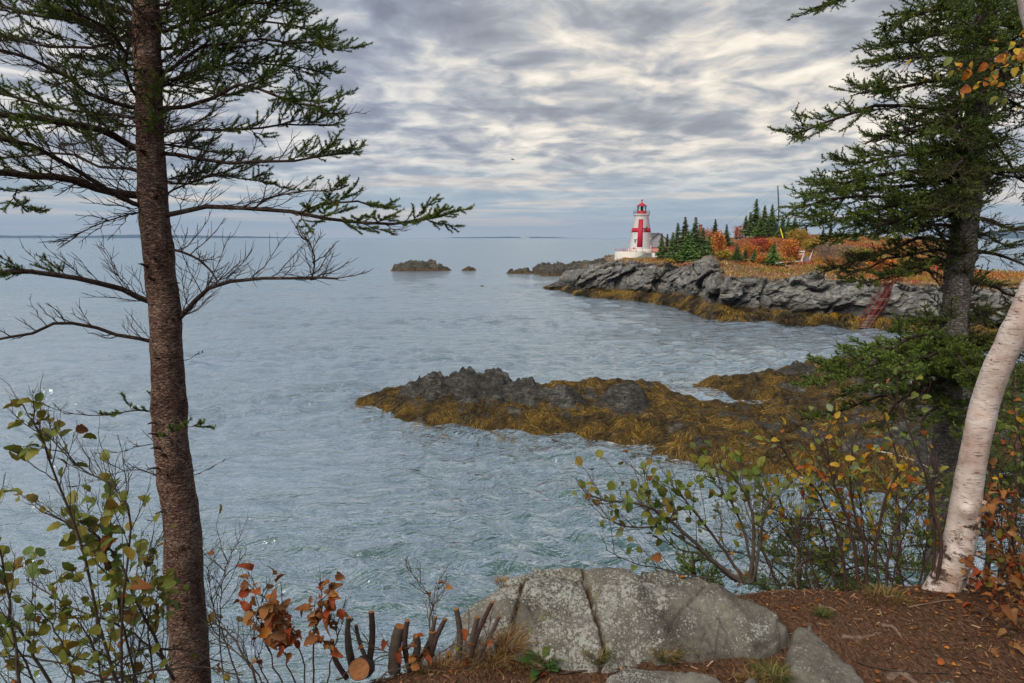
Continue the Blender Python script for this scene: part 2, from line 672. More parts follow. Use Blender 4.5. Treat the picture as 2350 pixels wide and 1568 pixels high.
def build_sea():
    r = np.concatenate([np.geomspace(7.0, 16.0, 60)[:-1], np.geomspace(16.0, 260.0, 420), np.geomspace(262.0, 1200.0, 90)[1:], np.geomspace(1250.0, 14000.0, 30)])
    a = np.concatenate([np.linspace(-1.3, -.80, 40)[:-1], np.linspace(-.80, .80, 270), np.linspace(.80, 1.3, 40)[1:]])
    na = len(a)
    A, R = np.meshgrid(a, r)
    X, Y = R * np.sin(A), R * np.cos(A)
    sp = np.maximum(R * np.gradient(a)[None], np.gradient(r)[:, None] * np.ones_like(R))
    Z = wave_height(X, Y, sp) * (1 - .65 * sstep(70, 240, R))
    me = mesh_np('sea', np.stack([X, Y, Z], -1), grid_faces(len(r), na), mat_sea(), smooth=True)
    # faces must look up
    o = link('sea', me)
    tag(o, kind='structure')
    # the open water behind and to the sides of the bluff, as a plain continuation
    ang = np.linspace(1.3, 2 * math.pi - 1.3, 60)
    rr = np.array([30.0, 14000.0])
    A, R = np.meshgrid(ang, rr)
    V = np.stack([R * np.sin(A), R * np.cos(A), 0 * A - 0.02], -1)
    tag(link('sea_beyond', mesh_np('sea_beyond', V, grid_faces(2, 60), MATS['sea water'], True)), kind='structure')


build_sea()


# ------------------------------------------------------------------ rock materials
def mat_rock(name, dark, mid, light, lichen=None, wet_h=None, sc=1.0, rust=0.0, grow=None, bump=.9):
    """layered shore rock: cracks, bands and blotches in object space"""
    def fn(g, bs, out):
        co = g.n('ShaderNodeTexCoord').outputs['Object']
        n1 = g.noise(co, 0.55 * sc, 6, 0.62, 0.3)
        n2 = g.noise(co, 3.2 * sc, 6, 0.65)
        band = g.noise(g.mapping(co, rot=(0.5, 0.9, 0.35), scale=(0.35, 0.35, 3.0)), 1.3 * sc, 5, 0.65, 0.4)
        f = g.math('ADD', g.math('MULTIPLY', n1, 0.45), g.math('ADD', g.math('MULTIPLY', band, 0.35), g.math('MULTIPLY', n2, 0.25)))
        c = g.ramp(g.maprange(f, 0.36, 0.70), [(0.0, dark), (0.5, mid), (1.0, light)])
        if rust:
            rn = g.noise(co, 0.33 * sc, 4, 0.6)
            c = g.mix(g.maprange(rn, 0.52, 0.72, 0, rust, True), c, (0.22, 0.13, 0.07))
        crack = g.vor(g.vmath('ADD', g.mapping(co, rot=(0.5, 0.9, 0.35), scale=(0.8, 0.8, 2.2)), g.vmath('SCALE', g.noise(co, 0.9 * sc, 3, 0.5, out=1), scale=0.8)), 0.8 * sc, 'DISTANCE_TO_EDGE')
        ck = g.maprange(crack, 0.0, 0.06, 0.0, 1.0, True)
        if lichen:
            ln = g.noise(co, 1.6 * sc, 6, 0.7)
            up = g.n('ShaderNodeSeparateXYZ', ins={0: g.n('ShaderNodeNewGeometry').outputs['Normal']}).outputs[2]
            lf = g.math('MULTIPLY', g.maprange(ln, 0.50, 0.64, 0, 1, True), g.maprange(up, -0.1, 0.6, 0.25, 1.0))
            c = g.mix(lf, c, lichen)
        c = g.mix(g.maprange(ck, 0, 1, 0.55, 0.0), c, tuple(np.array(dark) * 0.6))
        rough = 0.85
        if wet_h is not None:
            z = g.n('ShaderNodeSeparateXYZ', ins={0: co}).outputs[2]
            zz = g.math('ADD', z, g.math('MULTIPLY', g.math('SUBTRACT', n1, 0.5), 2.2))
            wz = g.maprange(zz, wet_h, wet_h + 1.1, 1.0, 0.0, True)
            c = g.mix(g.math('MULTIPLY', wz, 0.72), c, (0.030, 0.027, 0.023))
            rough = g.maprange(wz, 0, 1, 0.85, 0.5)
        a = g.n('ShaderNodeAttribute', {'attribute_name': 'weed'}).outputs['Fac']
        wc = g.ramp(g.noise(co, 2.4, 5, 0.65), [(0.3, (0.030, 0.019, 0.005)), (0.55, (0.085, 0.050, 0.010)), (0.75, (0.17, 0.095, 0.015))])
        c = g.mix(a, c, wc)
        if grow:
            ga = g.n('ShaderNodeAttribute', {'attribute_name': 'grow'}).outputs['Fac']
            gc = g.ramp(g.noise(co, 0.25, 5, 0.7), [(0.28, (0.13, 0.09, 0.035)), (0.45, (0.22, 0.12, 0.035)), (0.58, (0.20, 0.065, 0.035)), (0.72, (0.12, 0.11, 0.035))])
            c = g.mix(ga, c, gc)
        g.set(bs.inputs['Base Color'], c)
        g.set(bs.inputs['Roughness'], rough)
        bs.inputs['Specular IOR Level'].default_value = 0.35
        h = g.math('ADD', g.math('MULTIPLY', ck, 0.35), g.math('ADD', g.math('MULTIPLY', n2, 0.35), g.math('MULTIPLY', band, 0.5)))
        b = g.n('ShaderNodeBump', ins={'Height': h, 'Strength': bump, 'Distance': 0.22 / sc})
        g.set(bs.inputs['Normal'], b.outputs[0])
    return material(name, fn)


M_ROCK_NEAR = mat_rock('ledge rock', (0.012, 0.011, 0.010), (0.046, 0.044, 0.039), (0.20, 0.20, 0.172), sc=2.0)
M_ROCK_FAR = mat_rock('headland rock', (0.042, 0.042, 0.041), (0.150, 0.149, 0.142), (0.34, 0.34, 0.32), lichen=(0.30, 0.30, 0.275), wet_h=1.9, sc=0.55, rust=0.35, grow=True, bump=.55)
M_ROCK_ISLE = mat_rock('islet rock', (0.030, 0.028, 0.024), (0.085, 0.078, 0.062), (0.19, 0.18, 0.135), wet_h=0.9, sc=0.6)
M_WEED = vcol('rockweed', rough=0.42, spec=0.4, trans=0.12)


# ------------------------------------------------------------------ the weed-covered ledge
def crest_profile(pts, X, Y, front=1.1, back=0.9):
    """ridge through crest points (px, py, depth): height falling to both sides"""
    W = np.array([at(*p) for p in pts])
    o = np.argsort(W[:, 0])
    W = W[o]
    yc = np.interp(X, W[:, 0], W[:, 1])
    zc = np.interp(X, W[:, 0], W[:, 2])
    ends = np.maximum(W[0, 0] - X, 0) + np.maximum(X - W[-1, 0], 0)
    d = Y - yc
    return zc - np.where(d < 0, -d * front, d * back) - ends * 1.3


LEDGE_OUT = [(822, 921), (905, 958), (1000, 970), (1080, 982), (1165, 996), (1260, 992), (1330, 1003), (1420, 1020), (1500, 1022),
             (1535, 1050), (1610, 1070), (1700, 1080), (1800, 1092), (1900, 1105), (2000, 1118), (2160, 1140), (2350, 1172), (2700, 1230),
             (2900, 850), (2300, 838), (2000, 842), (1900, 843), (1830, 848), (1750, 862), (1660, 872), (1592, 882), (1652, 902), (1712, 917),
             (1765, 927), (1700, 940), (1628, 932), (1570, 910), (1530, 895), (1470, 886), (1400, 886), (1340, 891), (1240, 893), (1100, 893), (960, 895), (870, 903)]


def ledge_height(X, Y):
    poly = np.array([sea_at(*p) for p in LEDGE_OUT])
    Q = np.stack([X, Y, 0 * X], -1)
    wob = 0.5 * fbm(Q * 0.5, 3)
    d = poly_sdf(X, Y, poly) + wob
    h = np.where(d > 0, 0.80 * (1 - np.exp(-np.maximum(d, 0) / 1.5)), d * 0.8)
    ins = sstep(0.0, 1.6, d)
    lowc = 1 - .75 * np.clip(sum(np.exp(-(((X - a[0]) / sx) ** 2 + ((Y - a[1]) / sy) ** 2)) for a, sx, sy in ((at(1120, 900, 47.5), 5.5, 3.2), (at(1290, 920, 45), 3.2, 2.6), (at(1428, 915, 44), 2.6, 2.6))), 0, 1)
    f1, f2, cid = worley(Q * np.array([.52, .52, 1]) + 0.25 * fbm(Q * .7, 2)[..., None])
    mound = np.clip(1 - f1 * 1.30, 0, 1) ** 0.75
    h = h + ins * (0.62 * (0.3 + cid) * mound * lowc - 0.10) + ins * 0.16 * fbm(Q * 1.1 + 4, 3)
    g1, g2, gid = worley(Q * np.array([1.4, 1.4, 1]) + 7.7)
    h = h + ins * 0.30 * np.clip(1 - g1 * 1.3, 0, 1)
    # land rises to the right
    ramp = np.maximum(0, X - (0.50 * Y - 2.5))
    h = h + 0.15 * ramp * sstep(0, 4, d)
    # crags
    st = Q @ np.array([[.8, .3, 0], [-.3, .8, 0], [0, 0, 1.]])
    rough = 0.42 * (ridged(np.stack([st[..., 0] * .9, st[..., 1] * 1.6, 0 * X], -1), 4, .55) - 1.2) + 0.25 * fbm(Q * 2.4, 3)
    w1, w2, wid = worley(np.stack([st[..., 0] * 1.1, st[..., 1] * 1.9, 0 * X + .5], -1) + 3.3)
    rough = rough + 0.5 * (wid - 0.5) - 0.22 * (1 - sstep(0, .16, w2 - w1))
    rough = rough + .34 * facets(np.stack([st[..., 0] * 1.3, st[..., 1] * 2.0, 0 * X + .3], -1)) + .14 * facets(np.stack([st[..., 0] * 3.1, st[..., 1] * 4.4, 0 * X + .7], -1), 4.0)
    c1 = crest_profile([(930, 886, 49.3), (960, 869, 49.3), (990, 855, 49.2), (1030, 867, 49.1), (1050, 857, 49), (1075, 839, 49), (1105, 852, 48.8),
                        (1130, 848, 48.6), (1170, 868, 48), (1215, 868, 47.2), (1240, 889, 46.6), (1270, 892, 46.2), (1300, 887, 46), (1325, 898, 45.8), (1342, 918, 45.4)], X, Y, 0.40, 1.0) + .12
    c2 = crest_profile([(1368, 918, 44.6), (1400, 891, 44.8), (1440, 874, 45), (1470, 883, 44.8), (1483, 908, 44.4)], X, Y, 0.50, 1.0) + .1
    c3 = crest_profile([(1690, 880, 55), (1750, 863, 55.5), (1785, 850, 56), (1832, 825, 56), (1850, 838, 56), (1890, 850, 55), (1960, 846, 54), (2100, 832, 52), (2400, 790, 50)], X, Y, 0.30, 0.8)
    crag = np.maximum(np.maximum(c1, c2), c3) + rough * 0.55
    k = crag - (h + 0.12)
    hh = np.where(k > 0, h + k, h)
    rock = sstep(-0.02, 0.22, k)
    # bare dark stones to the right, by the shore
    stones = sstep(0.15, 0.45, fbm(Q * .35 + 2.2, 3) + 0.045 * ramp * 1.6 - 0.05) * sstep(1.0, 4.0, ramp)
    few = sstep(0.55, 0.7, gid) * sstep(0.1, 0.4, fbm(Q * .45 + 8, 3) + .12) * sstep(.8, 2, d)
    hh = hh + stones * 0.35 * rough
    weed = np.clip(1 - np.maximum(np.maximum(rock, stones), few * .9), 0, 1)
    return hh, weed, d


def strands(name, P0, G, L, width, cols, seg=4, parent=None, sag=0.5, surf=None, mat=None):
    """ribbons lying on a slope: roots P0, downhill directions G, lengths L"""
    n = len(P0)
    t = np.linspace(0, 1, seg)
    r = np.random.default_rng(3)
    side = np.stack([-G[:, 1], G[:, 0], 0 * G[:, 0]], 1)
    side /= np.linalg.norm(side, axis=1, keepdims=True) + 1e-9
    curl = r.normal(0, .25, n)
    P = P0[:, None] + (G[:, None] * t[None, :, None] + side[:, None] * (curl[:, None] * t[None] ** 2)[..., None]) * L[:, None, None]
    if surf is not None:
        P[..., 2] = np.maximum(surf(P[..., 0], P[..., 1]) + 0.03 + 0.05 * np.sin(t * 3.1) * r.random(n)[:, None], -0.03)
    w = width[:, None] * np.array([0.5, 1.0, .9, .25])[None, :seg] if seg == 4 else width[:, None] * np.linspace(1, .2, seg)[None]
    Lv = P - side[:, None] * w[..., None] * .5
    Rv = P + side[:, None] * w[..., None] * .5
    Lv[..., 2] += r.normal(0, .012, (n, 1))
    V = np.stack([Lv, Rv], 2).reshape(-1, 3)
    b = (np.arange(n) * seg * 2)[:, None] + (np.arange(seg - 1) * 2)[None]
    F = np.stack([b, b + 1, b + 3, b + 2], -1).reshape(-1, 4)
    C = np.repeat(cols, seg * 2, axis=0)
    return link(name, mesh_np(name, V, F, mat or M_WEED, False, {'Col': C}), parent)


def weed_colours(n, P, r):
    pal = np.array([[.026, .018, .005], [.070, .045, .008], [.135, .084, .012], [.24, .145, .017], [.37, .215, .023], [.115, .088, .016]])
    v = sstep(-.7, .7, fbm(P * .6, 2)) * 4.2 + r.normal(0, .9, n)
    return pal[np.clip(v, 0, 5).astype(int)] * r.uniform(.75, 1.25, (n, 1))


def build_ledge():
    sp = 0.105
    xs = np.arange(-13.5, 36, sp)
    ys = np.arange(31, 63, sp)
    X, Y = np.meshgrid(xs, ys, indexing='ij')
    H, W, D = ledge_height(X, Y)
    V = np.stack([X, Y, H], -1).reshape(-1, 3)
    F = grid_faces(len(xs), len(ys))
    keep = (V[F][:, :, 2] > -0.35).any(1)
    F = F[keep]
    used = np.unique(F)
    idx = np.full(len(V), -1)
    idx[used] = np.arange(len(used))
    me = mesh_np('rock_ledge', V[used], idx[F], M_ROCK_NEAR, False, {'weed': W.reshape(-1)[used]})
    o = link('rock_ledge', me)
    tag(o, 'low dark rock ledge draped in rockweed reaching out into the near water', 'rock ledge', kind='structure')
    # rockweed
    r = np.random.default_rng(31)
    gx, gy = np.gradient(H, sp)
    ok = np.argwhere((W > 0.55) & (H > 0.02) & (D > -.3) & (X < Y * .62 + 4))
    n = 60000
    sel = ok[r.integers(0, len(ok), n)]
    i, j = sel[:, 0], sel[:, 1]
    P0 = np.stack([X[i, j], Y[i, j], H[i, j]], 1)
    P0[:, :2] += r.uniform(-sp, sp, (n, 2))
    gg = np.stack([-gx[i, j], -gy[i, j]], 1)
    gn = np.linalg.norm(gg, axis=1, keepdims=True)
    gg = np.where(gn > .05, gg / (gn + 1e-6), r.normal(size=(n, 2)))
    gg = gg + r.normal(0, .55, (n, 2)) + np.array([0, -.22])
    gg /= np.linalg.norm(gg, axis=1, keepdims=True)
    G = np.stack([gg[:, 0], gg[:, 1], 0 * gn[:, 0]], 1)

    def surf(x, y):
        a = np.clip((x - xs[0]) / sp, 0, len(xs) - 1.001)
        b = np.clip((y - ys[0]) / sp, 0, len(ys) - 1.001)
        ia, ib = a.astype(int), b.astype(int)
        fa, fb = a - ia, b - ib
        return (H[ia, ib] * (1 - fa) * (1 - fb) + H[ia + 1, ib] * fa * (1 - fb) + H[ia, ib + 1] * (1 - fa) * fb + H[ia + 1, ib + 1] * fa * fb)

    cols = weed_colours(n, P0, r)
    wd = strands('rockweed', P0, G, r.uniform(.14, .42, n), r.uniform(.018, .040, n), cols, seg=3, surf=surf)
    tag(wd, 'mat of golden brown rockweed hanging over the near ledge', 'seaweed', kind='stuff')
    # torn weed and light scum floating along the edge
    m = 2600
    ok2 = np.argwhere((D < .1) & (D > -2.2) & (X > -12) & (Y < 57))
    s2 = ok2[r.integers(0, len(ok2), m)]
    P0 = np.stack([X[s2[:, 0], s2[:, 1]], Y[s2[:, 0], s2[:, 1]], np.full(m, .02)], 1)
    kp = fbm(P0 * np.array([.35, .8, 1]), 2) > .12
    P0 = P0[kp]
    m = len(P0)
    a = r.normal(.2, .5, m)
    G = np.stack([np.cos(a), np.sin(a) * .5, 0 * a], 1)
    cl = weed_colours(m, P0, r) * 1.1
    fl = strands('floating_rockweed', P0, G, r.uniform(.2, .6, m), r.uniform(.02, .05, m), cl, surf=lambda x, y: wave_height(x, y, np.full(x.shape, .4)) - .005)
    tag(fl, 'scattered brown weed floating on the water along the near ledge', 'seaweed', kind='stuff')

    # broken white wash where the ripples meet the weed
    m = 1500
    ok3 = np.argwhere((np.abs(D + .15) < .3) & (H < .12) & (X > -13) & (X < Y * .55))
    s3 = ok3[r.integers(0, len(ok3), m)]
    P0 = np.stack([X[s3[:, 0], s3[:, 1]], Y[s3[:, 0], s3[:, 1]], np.full(m, .03)], 1)
    P0 = P0[fbm(P0 * np.array([.5, .5, 1]) + 3, 3) > .05]
    m = len(P0)
    a = r.normal(.1, .5, m)
    G = np.stack([np.cos(a), np.sin(a) * .6, 0 * a], 1)
    fo = strands('wash', P0, G, r.uniform(.15, .5, m), r.uniform(.015, .05, m), np.full((m, 3), .62) * r.uniform(.7, 1.1, (m, 1)), seg=3, surf=lambda x, y: wave_height(x, y, np.full(x.shape, .4)))
    tag(fo, 'thin broken white wash along the edge of the near ledge', 'foam', kind='stuff')


build_ledge()


# ------------------------------------------------------------------ the headland: shore cliff
#        waterline      top of weed + setback   rim + setback
HEAD_COLS = [
    (1250, 662, 1256, 660, 0.4, 1268, 657, 1.5),
    (1290, 666, 1296, 657, 1.5, 1308, 648, 4.0),
    (1325, 679, 1328, 668, 2.5, 1334, 634, 6.0),
    (1352, 682, 1348, 666, 4.0, 1350, 606, 10.0),
    (1390, 685, 1384, 667, 5.0, 1392, 601, 12.0),
    (1446, 690, 1436, 669, 6.0, 1440, 597, 14.0),
    (1500, 697, 1490, 673, 7.0, 1490, 607, 13.0),
    (1542, 704, 1535, 676, 7.0, 1556, 612, 12.0),
    (1590, 718, 1580, 679, 8.5, 1596, 600, 14.0),
    (1612, 728, 1606, 682, 9.0, 1638, 591, 15.0),
    (1630, 735, 1624, 692, 7.5, 1654, 608, 13.0),
    (1660, 737, 1652, 703, 5.0, 1668, 637, 8.0),
    (1742, 739, 1740, 711, 4.5, 1714, 632, 8.5),
    (1800, 744, 1792, 717, 4.0, 1790, 640, 8.0),
    (1862, 748, 1862, 721, 4.0, 1876, 628, 9.0),
    (1920, 752, 1920, 727, 4.0, 1908, 641, 8.0),
    (1982, 756, 1982, 733, 4.0, 1990, 646, 8.0),
    (2066, 760, 2066, 738, 4.0, 2062, 649, 8.0),
    (2170, 768, 2170, 745, 4.0, 2165, 653, 8.0),
    (2300, 778, 2300, 754, 4.0, 2300, 657, 8.0),
    (2500, 792, 2500, 765, 4.0, 2500, 664, 8.0)]


def head_cols():
    Wt, Bs, Rm = [], [], []
    for wx, wy, bx, by, sb, rx, ry, sr in HEAD_COLS:
        w = sea_at(wx, wy)
        Wt.append(w)
        Bs.append(at(bx, by, w[1] + sb))
        Rm.append(at(rx, ry, w[1] + sr))
    return np.array(Wt), np.array(Bs), np.array(Rm)


HW, HB, HR = head_cols()
LH_D = 202.0
LH_BASE = at(1470, 579, LH_D)

# inland heights
_top_pts = [tuple(p) for p in HR[2:]]
for q in [(1470, 580, 202), (1430, 581, 200), (1500, 581, 200), (1415, 592, 200), (1460, 592, 192), (1500, 598, 178), (1540, 598, 165), (1600, 590, 150), (1560, 575, 195), (1640, 578, 150),
          (1690, 560, 155), (1740, 546, 160), (1790, 541, 162), (1860, 545, 160), (1960, 546, 165), (2060, 548, 170), (1700, 585, 132), (1760, 590, 128), (1800, 603, 120), (1850, 606, 114),
          (1760, 575, 140), (1830, 565, 146), (1900, 585, 130), (1950, 598, 120), (2000, 600, 118), (2000, 622, 108), (1900, 622, 106), (1800, 628, 105), (2100, 612, 116), (2200, 628, 108), (2300, 640, 102), (2500, 650, 98),
          (1640, 548, 200), (1800, 543, 200), (2000, 543, 200), (2150, 552, 190), (2130, 585, 140)]:
    _top_pts.append(tuple(at(*q)))
_top_pts = np.array(_top_pts)
TOP = RBF(_top_pts, _top_pts[:, 2])


def top_z(x, y):
    x, y = np.asarray(x, float), np.asarray(y, float)
    z = TOP(x, y)
    Q = np.stack([x, y, 0 * x], -1)
    return z + 0.35 * fbm(Q * .12, 3)


RIM_POLY = np.vstack([HR[2:], [[95, 80, 0], [92, 104, 0], [77, 117, 0], [86, 135, 0], [105, 165, 0], [112, 190, 0], [95, 226, 0], [60, 232, 0], [40, 222, 0], [30.5, 212, 0], [27, 204, 0], [27.5, 195, 0], [22, 170, 0]]])


def build_headland():
    nu, nv = 560, 74
    seg = np.linalg.norm(np.diff(HW[:, :2], axis=0), axis=1)
    u0 = np.concatenate([[0], np.cumsum(seg)])
    u = np.linspace(0, u0[-1], nu)

    def lerp(A):
        return np.stack([np.interp(u, u0, A[:, k]) for k in range(3)], 1)
    W, B, R = lerp(HW), lerp(HB), lerp(HR)
    inl = R - B
    inl[:, 2] = 0
    inl /= np.linalg.norm(inl, axis=1, keepdims=True) + 1e-9
    rows = []
    v = np.linspace(0, 1, nv)
    for t in v:
        if t < 0.04:
            k = t / .04
            p = W + (-inl * 1.0 + np.array([0, 0, -.7])) * (1 - k)
        elif t < 0.26:
            k = (t - .04) / .22
            p = W + (B - W) * k
            p[:, 2] += 0.35 * math.sin(k * math.pi)
        elif t < 0.86:
            k = (t - .26) / .60
            kz = k ** 0.86
            kh = 0.16 * k + 0.84 * k ** 2.6
            p = B + (R - B) * np.array([kh, kh, kz])
        else:
            k = (t - .86) / .14
            p = R + inl * (k * 5.0)
            tz = top_z(p[:, 0], p[:, 1])
            kk = k * k * (3 - 2 * k)
            p[:, 2] = R[:, 2] * (1 - kk) + tz * kk - 0.9 * max(0, k - .5)
        rows.append(p)
    P = np.stack(rows, 1)                                    # (nu, nv, 3)
    out = -inl[:, None]
    vv = np.broadcast_to(v, P.shape[:2])
    cl = sstep(.20, .34, vv) * (1 - sstep(.84, .93, vv))     # where the cliff is
    wd = sstep(.03, .08, vv) * (1 - sstep(.22, .33, vv))     # where the weed apron is
    # blocky bedding that dips to the lower left
    a = math.radians(38)
    s1 = P[..., 0] * math.cos(a) + P[..., 2] * math.sin(a) * 1.3
    s2 = -P[..., 0] * math.sin(a) + P[..., 2] * math.cos(a) * 1.3
    Q = np.stack([s1, P[..., 1] * .8, s2], -1)
    Qw = Q + 0.9 * fbm(Q * .25, 2)[..., None]
    f1, f2, c1 = worley(Qw * np.array([.12, .2, .30]))
    g1, g2, c2 = worley(Qw * np.array([.32, .4, .85]) + 5.1)
    k1, k2, c3 = worley(Qw * np.array([.9, 1.0, 2.2]) + 9.4)
    disp = 1.6 * (c1 - .5) - .55 * (1 - sstep(0, .07, f2 - f1)) + .4 * (c2 - .5)
    disp = disp + 2.0 * facets(Qw * np.array([.13, .2, .24]), 2.0) + .80 * facets(Qw * np.array([.36, .45, .75]), 6.0) + .26 * facets(Qw * np.array([1.0, 1.0, 1.9]), 9.0)
    disp = disp + .55 * (ridged(Q * np.array([.07, .12, .22]), 3, .5) - 1.2) + .14 * fbm(Q * 1.1, 3)
    # a deep cleft beside the tall knob and a second one in the front cliff
    for cx, wdt, dep in ((1643, 7, 3.6), (1756, 5, 1.6), (1500, 5, 1.3), (1420, 4, 1.2)):
        pxs = 1175 + FOC * (P[..., 0] / P[..., 1])
        lean = (P[..., 2] - 3.0) * 3.2
        disp = disp - dep * np.exp(-((pxs - cx - lean) / wdt) ** 2)
    P = P + out * (disp * cl)[..., None]
    P[..., 2] += .30 * (disp * cl) * sstep(.5, .85, vv)
    Q2 = np.stack([P[..., 0], P[..., 1], 0 * P[..., 0]], -1)
    w1, w2, wc = worley(Q2 * .38)
    P[..., 2] += wd * (0.8 * np.clip(1 - w1 * 1.3, 0, 1) * (.4 + wc) - .15 + .3 * fbm(Q2 * .7, 3))
    weed = wd * np.clip(1.25 - sstep(.3, .9, fbm(Q2 * .25 + 3, 3)) * .6, 0, 1) * (1 - sstep(1.7, 2.6, P[..., 2] + .6 * fbm(Q2 * .4, 2)))
    grow = sstep(.82, .90, vv + .035 * fbm(Q2 * .5, 3)) * sstep(-.6, .2, fbm(Q2 * .2 + 7, 3) + .35)
    grow = grow * sstep(26, 31, P[..., 0])
    me = mesh_np('headland_cliff', P, grid_faces(nu, nv)[:, ::-1], M_ROCK_FAR, True, {'weed': weed.reshape(-1), 'grow': grow.reshape(-1)})
    root = link('headland', me)
    tag(root, 'grey rocky headland cliff with a weedy foot below the lighthouse', 'headland', kind='structure')
    # the top
    sp = .7
    xs, ys = np.arange(14, 150, sp), np.arange(84, 236, sp)
    X, Y = np.meshgrid(xs, ys, indexing='ij')
    d = poly_sdf(X, Y, RIM_POLY)
    Z = top_z(X, Y) - .55 - 1.1 * np.maximum(0, 1.5 - d)
    Q = np.stack([X, Y, 0 * X], -1)
    back = sstep(0, 6, -d)
    Z = Z - back * 2 + .25 * fbm(Q * .5, 3)
    Z = np.where(d > 4, top_z(X, Y) + .12 * fbm(Q * .6, 3), Z)
    V = np.stack([X, Y, Z], -1).reshape(-1, 3)
    F = grid_faces(len(xs), len(ys))
    F = F[(V[F][:, :, 2] > -1).any(1)]
    rocky = sstep(.1, .5, fbm(Q * .09 + 2, 3)) * sstep(168, 182, Y)
    rocky = np.maximum(rocky, 1 - sstep(2, 5, d))
    grow = np.clip(1 - rocky, 0, 1)
    used = np.unique(F)
    idx = np.full(len(V), -1)
    idx[used] = np.arange(len(used))
    o = link('headland_top', mesh_np('headland_top', V[used], idx[F], M_ROCK_FAR, True, {'grow': grow.reshape(-1)[used], 'weed': 0 * grow.reshape(-1)[used]}))
    tag(o, 'heath covered top of the headland in red and orange autumn colour', 'headland', kind='structure')
    # rockweed on the apron
    r = np.random.default_rng(8)
    ok = np.argwhere((weed > .45) & (P[..., 2] > 0.0))
    n = 15000
    s = ok[r.integers(0, len(ok), n)]
    P0 = P[s[:, 0], s[:, 1]] + r.normal(0, .12, (n, 3)) * np.array([1, 1, .1]) + np.array([0, 0, .08])
    G = -inl[s[:, 0]] + r.normal(0, .35, (n, 3)) * np.array([1, 1, 0])
    G[:, 2] = -.45
    cl_ = weed_colours(n, P0 * .5, r) * .95
    wo = strands('headland_rockweed', P0, G, r.uniform(.5, 1.1, n), r.uniform(.06, .13, n), cl_, seg=4)
    tag(wo, 'brown rockweed draped along the foot of the headland cliff', 'seaweed', kind='stuff')


build_headland()


# ------------------------------------------------------------------ islets and outer rocks
def islet(name, label, outline, crest, depth_thick, seed, sp=.3, cat='rock', rough=1.0, group=None):
    """outline: (xl, xr, y_water) in the photo; crest: list of (px, py) of its skyline"""
    xl, xr, yw = outline
    a, b = sea_at(xl, yw), sea_at(xr, yw)
    dy = depth_thick
    d = (a[1] + b[1]) / 2 + dy * .5
    C = np.array([at(px, py, d) for px, py in crest])
    xs = np.arange(min(a[0], C[0, 0]) - 1, max(b[0], C[-1, 0]) + 1, sp)
    ys = np.arange(d - dy * .5 - 1, d + dy * .5 + 1, sp)
    X, Y = np.meshgrid(xs, ys, indexing='ij')
    zc = np.interp(X, C[:, 0], C[:, 2], left=-.4, right=-.4)
    Q = np.stack([X, Y, 0 * X + seed], -1)
    k = np.clip(1 - (np.abs(Y - d) / (dy * .5)) ** 2.2, 0, 1)
    w1, w2, wc = worley(Q * np.array([.55, .7, 1]))
    Z = zc * k ** .6 + rough * sstep(.1, .8, zc * k) * (.9 * facets(Q * np.array([.35, .5, 1]), seed) + .5 * facets(Q * np.array([.9, 1.1, 1]), seed + 3)) + rough * sstep(.15, .9, zc * k) * (.45 * (wc - .5) - .35 * (1 - sstep(0, .15, w2 - w1)) + .35 * (ridged(Q * .5, 4) - 1.3)) - .45 * (1 - k)
    me_v = np.stack([X, Y, Z], -1)
    weed = (1 - sstep(.5, 1.3, Z + .4 * fbm(Q * .5, 2))) * .85
    o = link(name, mesh_np(name, me_v, grid_faces(len(xs), len(ys)), M_ROCK_ISLE, False, {'weed': weed.reshape(-1)}))
    tag(o, label, cat, group)
    return o


islet('sea_rock', 'long jagged dark rock islet out in the open water left of the headland', (899, 1040, 622),
      [(897, 623), (904, 609), (918, 606), (930, 602), (950, 600), (970, 600), (985, 600), (1000, 604), (1012, 608), (1025, 615), (1042, 623)], 9, 1.5)
islet('sea_rock', 'small dark rock just right of the long jagged islet', (1056, 1096, 621.5), [(1054, 623), (1066, 616), (1076, 612.5), (1086, 616), (1098, 623)], 5, 2.5)
islet('sea_rock', 'tiny dark rock awash in the water between islet and headland tip', (1100, 1113, 657.5), [(1099, 659), (1104, 655), (1107, 654.8), (1115, 659)], 1.6, 3.5, sp=.15, rough=.3)
islet('sea_rock', 'low flat weed covered rock in front of the outermost ledge', (1157, 1231, 628.5), [(1155, 629.5), (1172, 622), (1192, 619.5), (1212, 619), (1228, 625), (1236, 629.5)], 7, 4.5)
islet('sea_rock', 'dark boulder rocks lowest and nearest of the outer ledge', (1241, 1306, 634), [(1239, 635), (1244, 623), (1262, 621), (1282, 620), (1296, 627), (1310, 634)], 6, 5.5)
islet('outer_ledge', 'long dark sloping outer ledge rising towards the lighthouse wall', (1230, 1440, 630),
      [(1222, 622), (1234, 613), (1243, 608), (1262, 606), (1282, 605), (1296, 611), (1312, 606), (1332, 603), (1352, 602), (1375, 597), (1396, 590), (1415, 592), (1430, 597), (1450, 597)], 20, 6.5, cat='rock ledge')
islet('sea_rock', 'tiny rock standing off the headland tip', (1246, 1254, 659), [(1245, 660), (1250, 656.6), (1256, 660)], 1.2, 7.5, sp=.15, rough=.3)


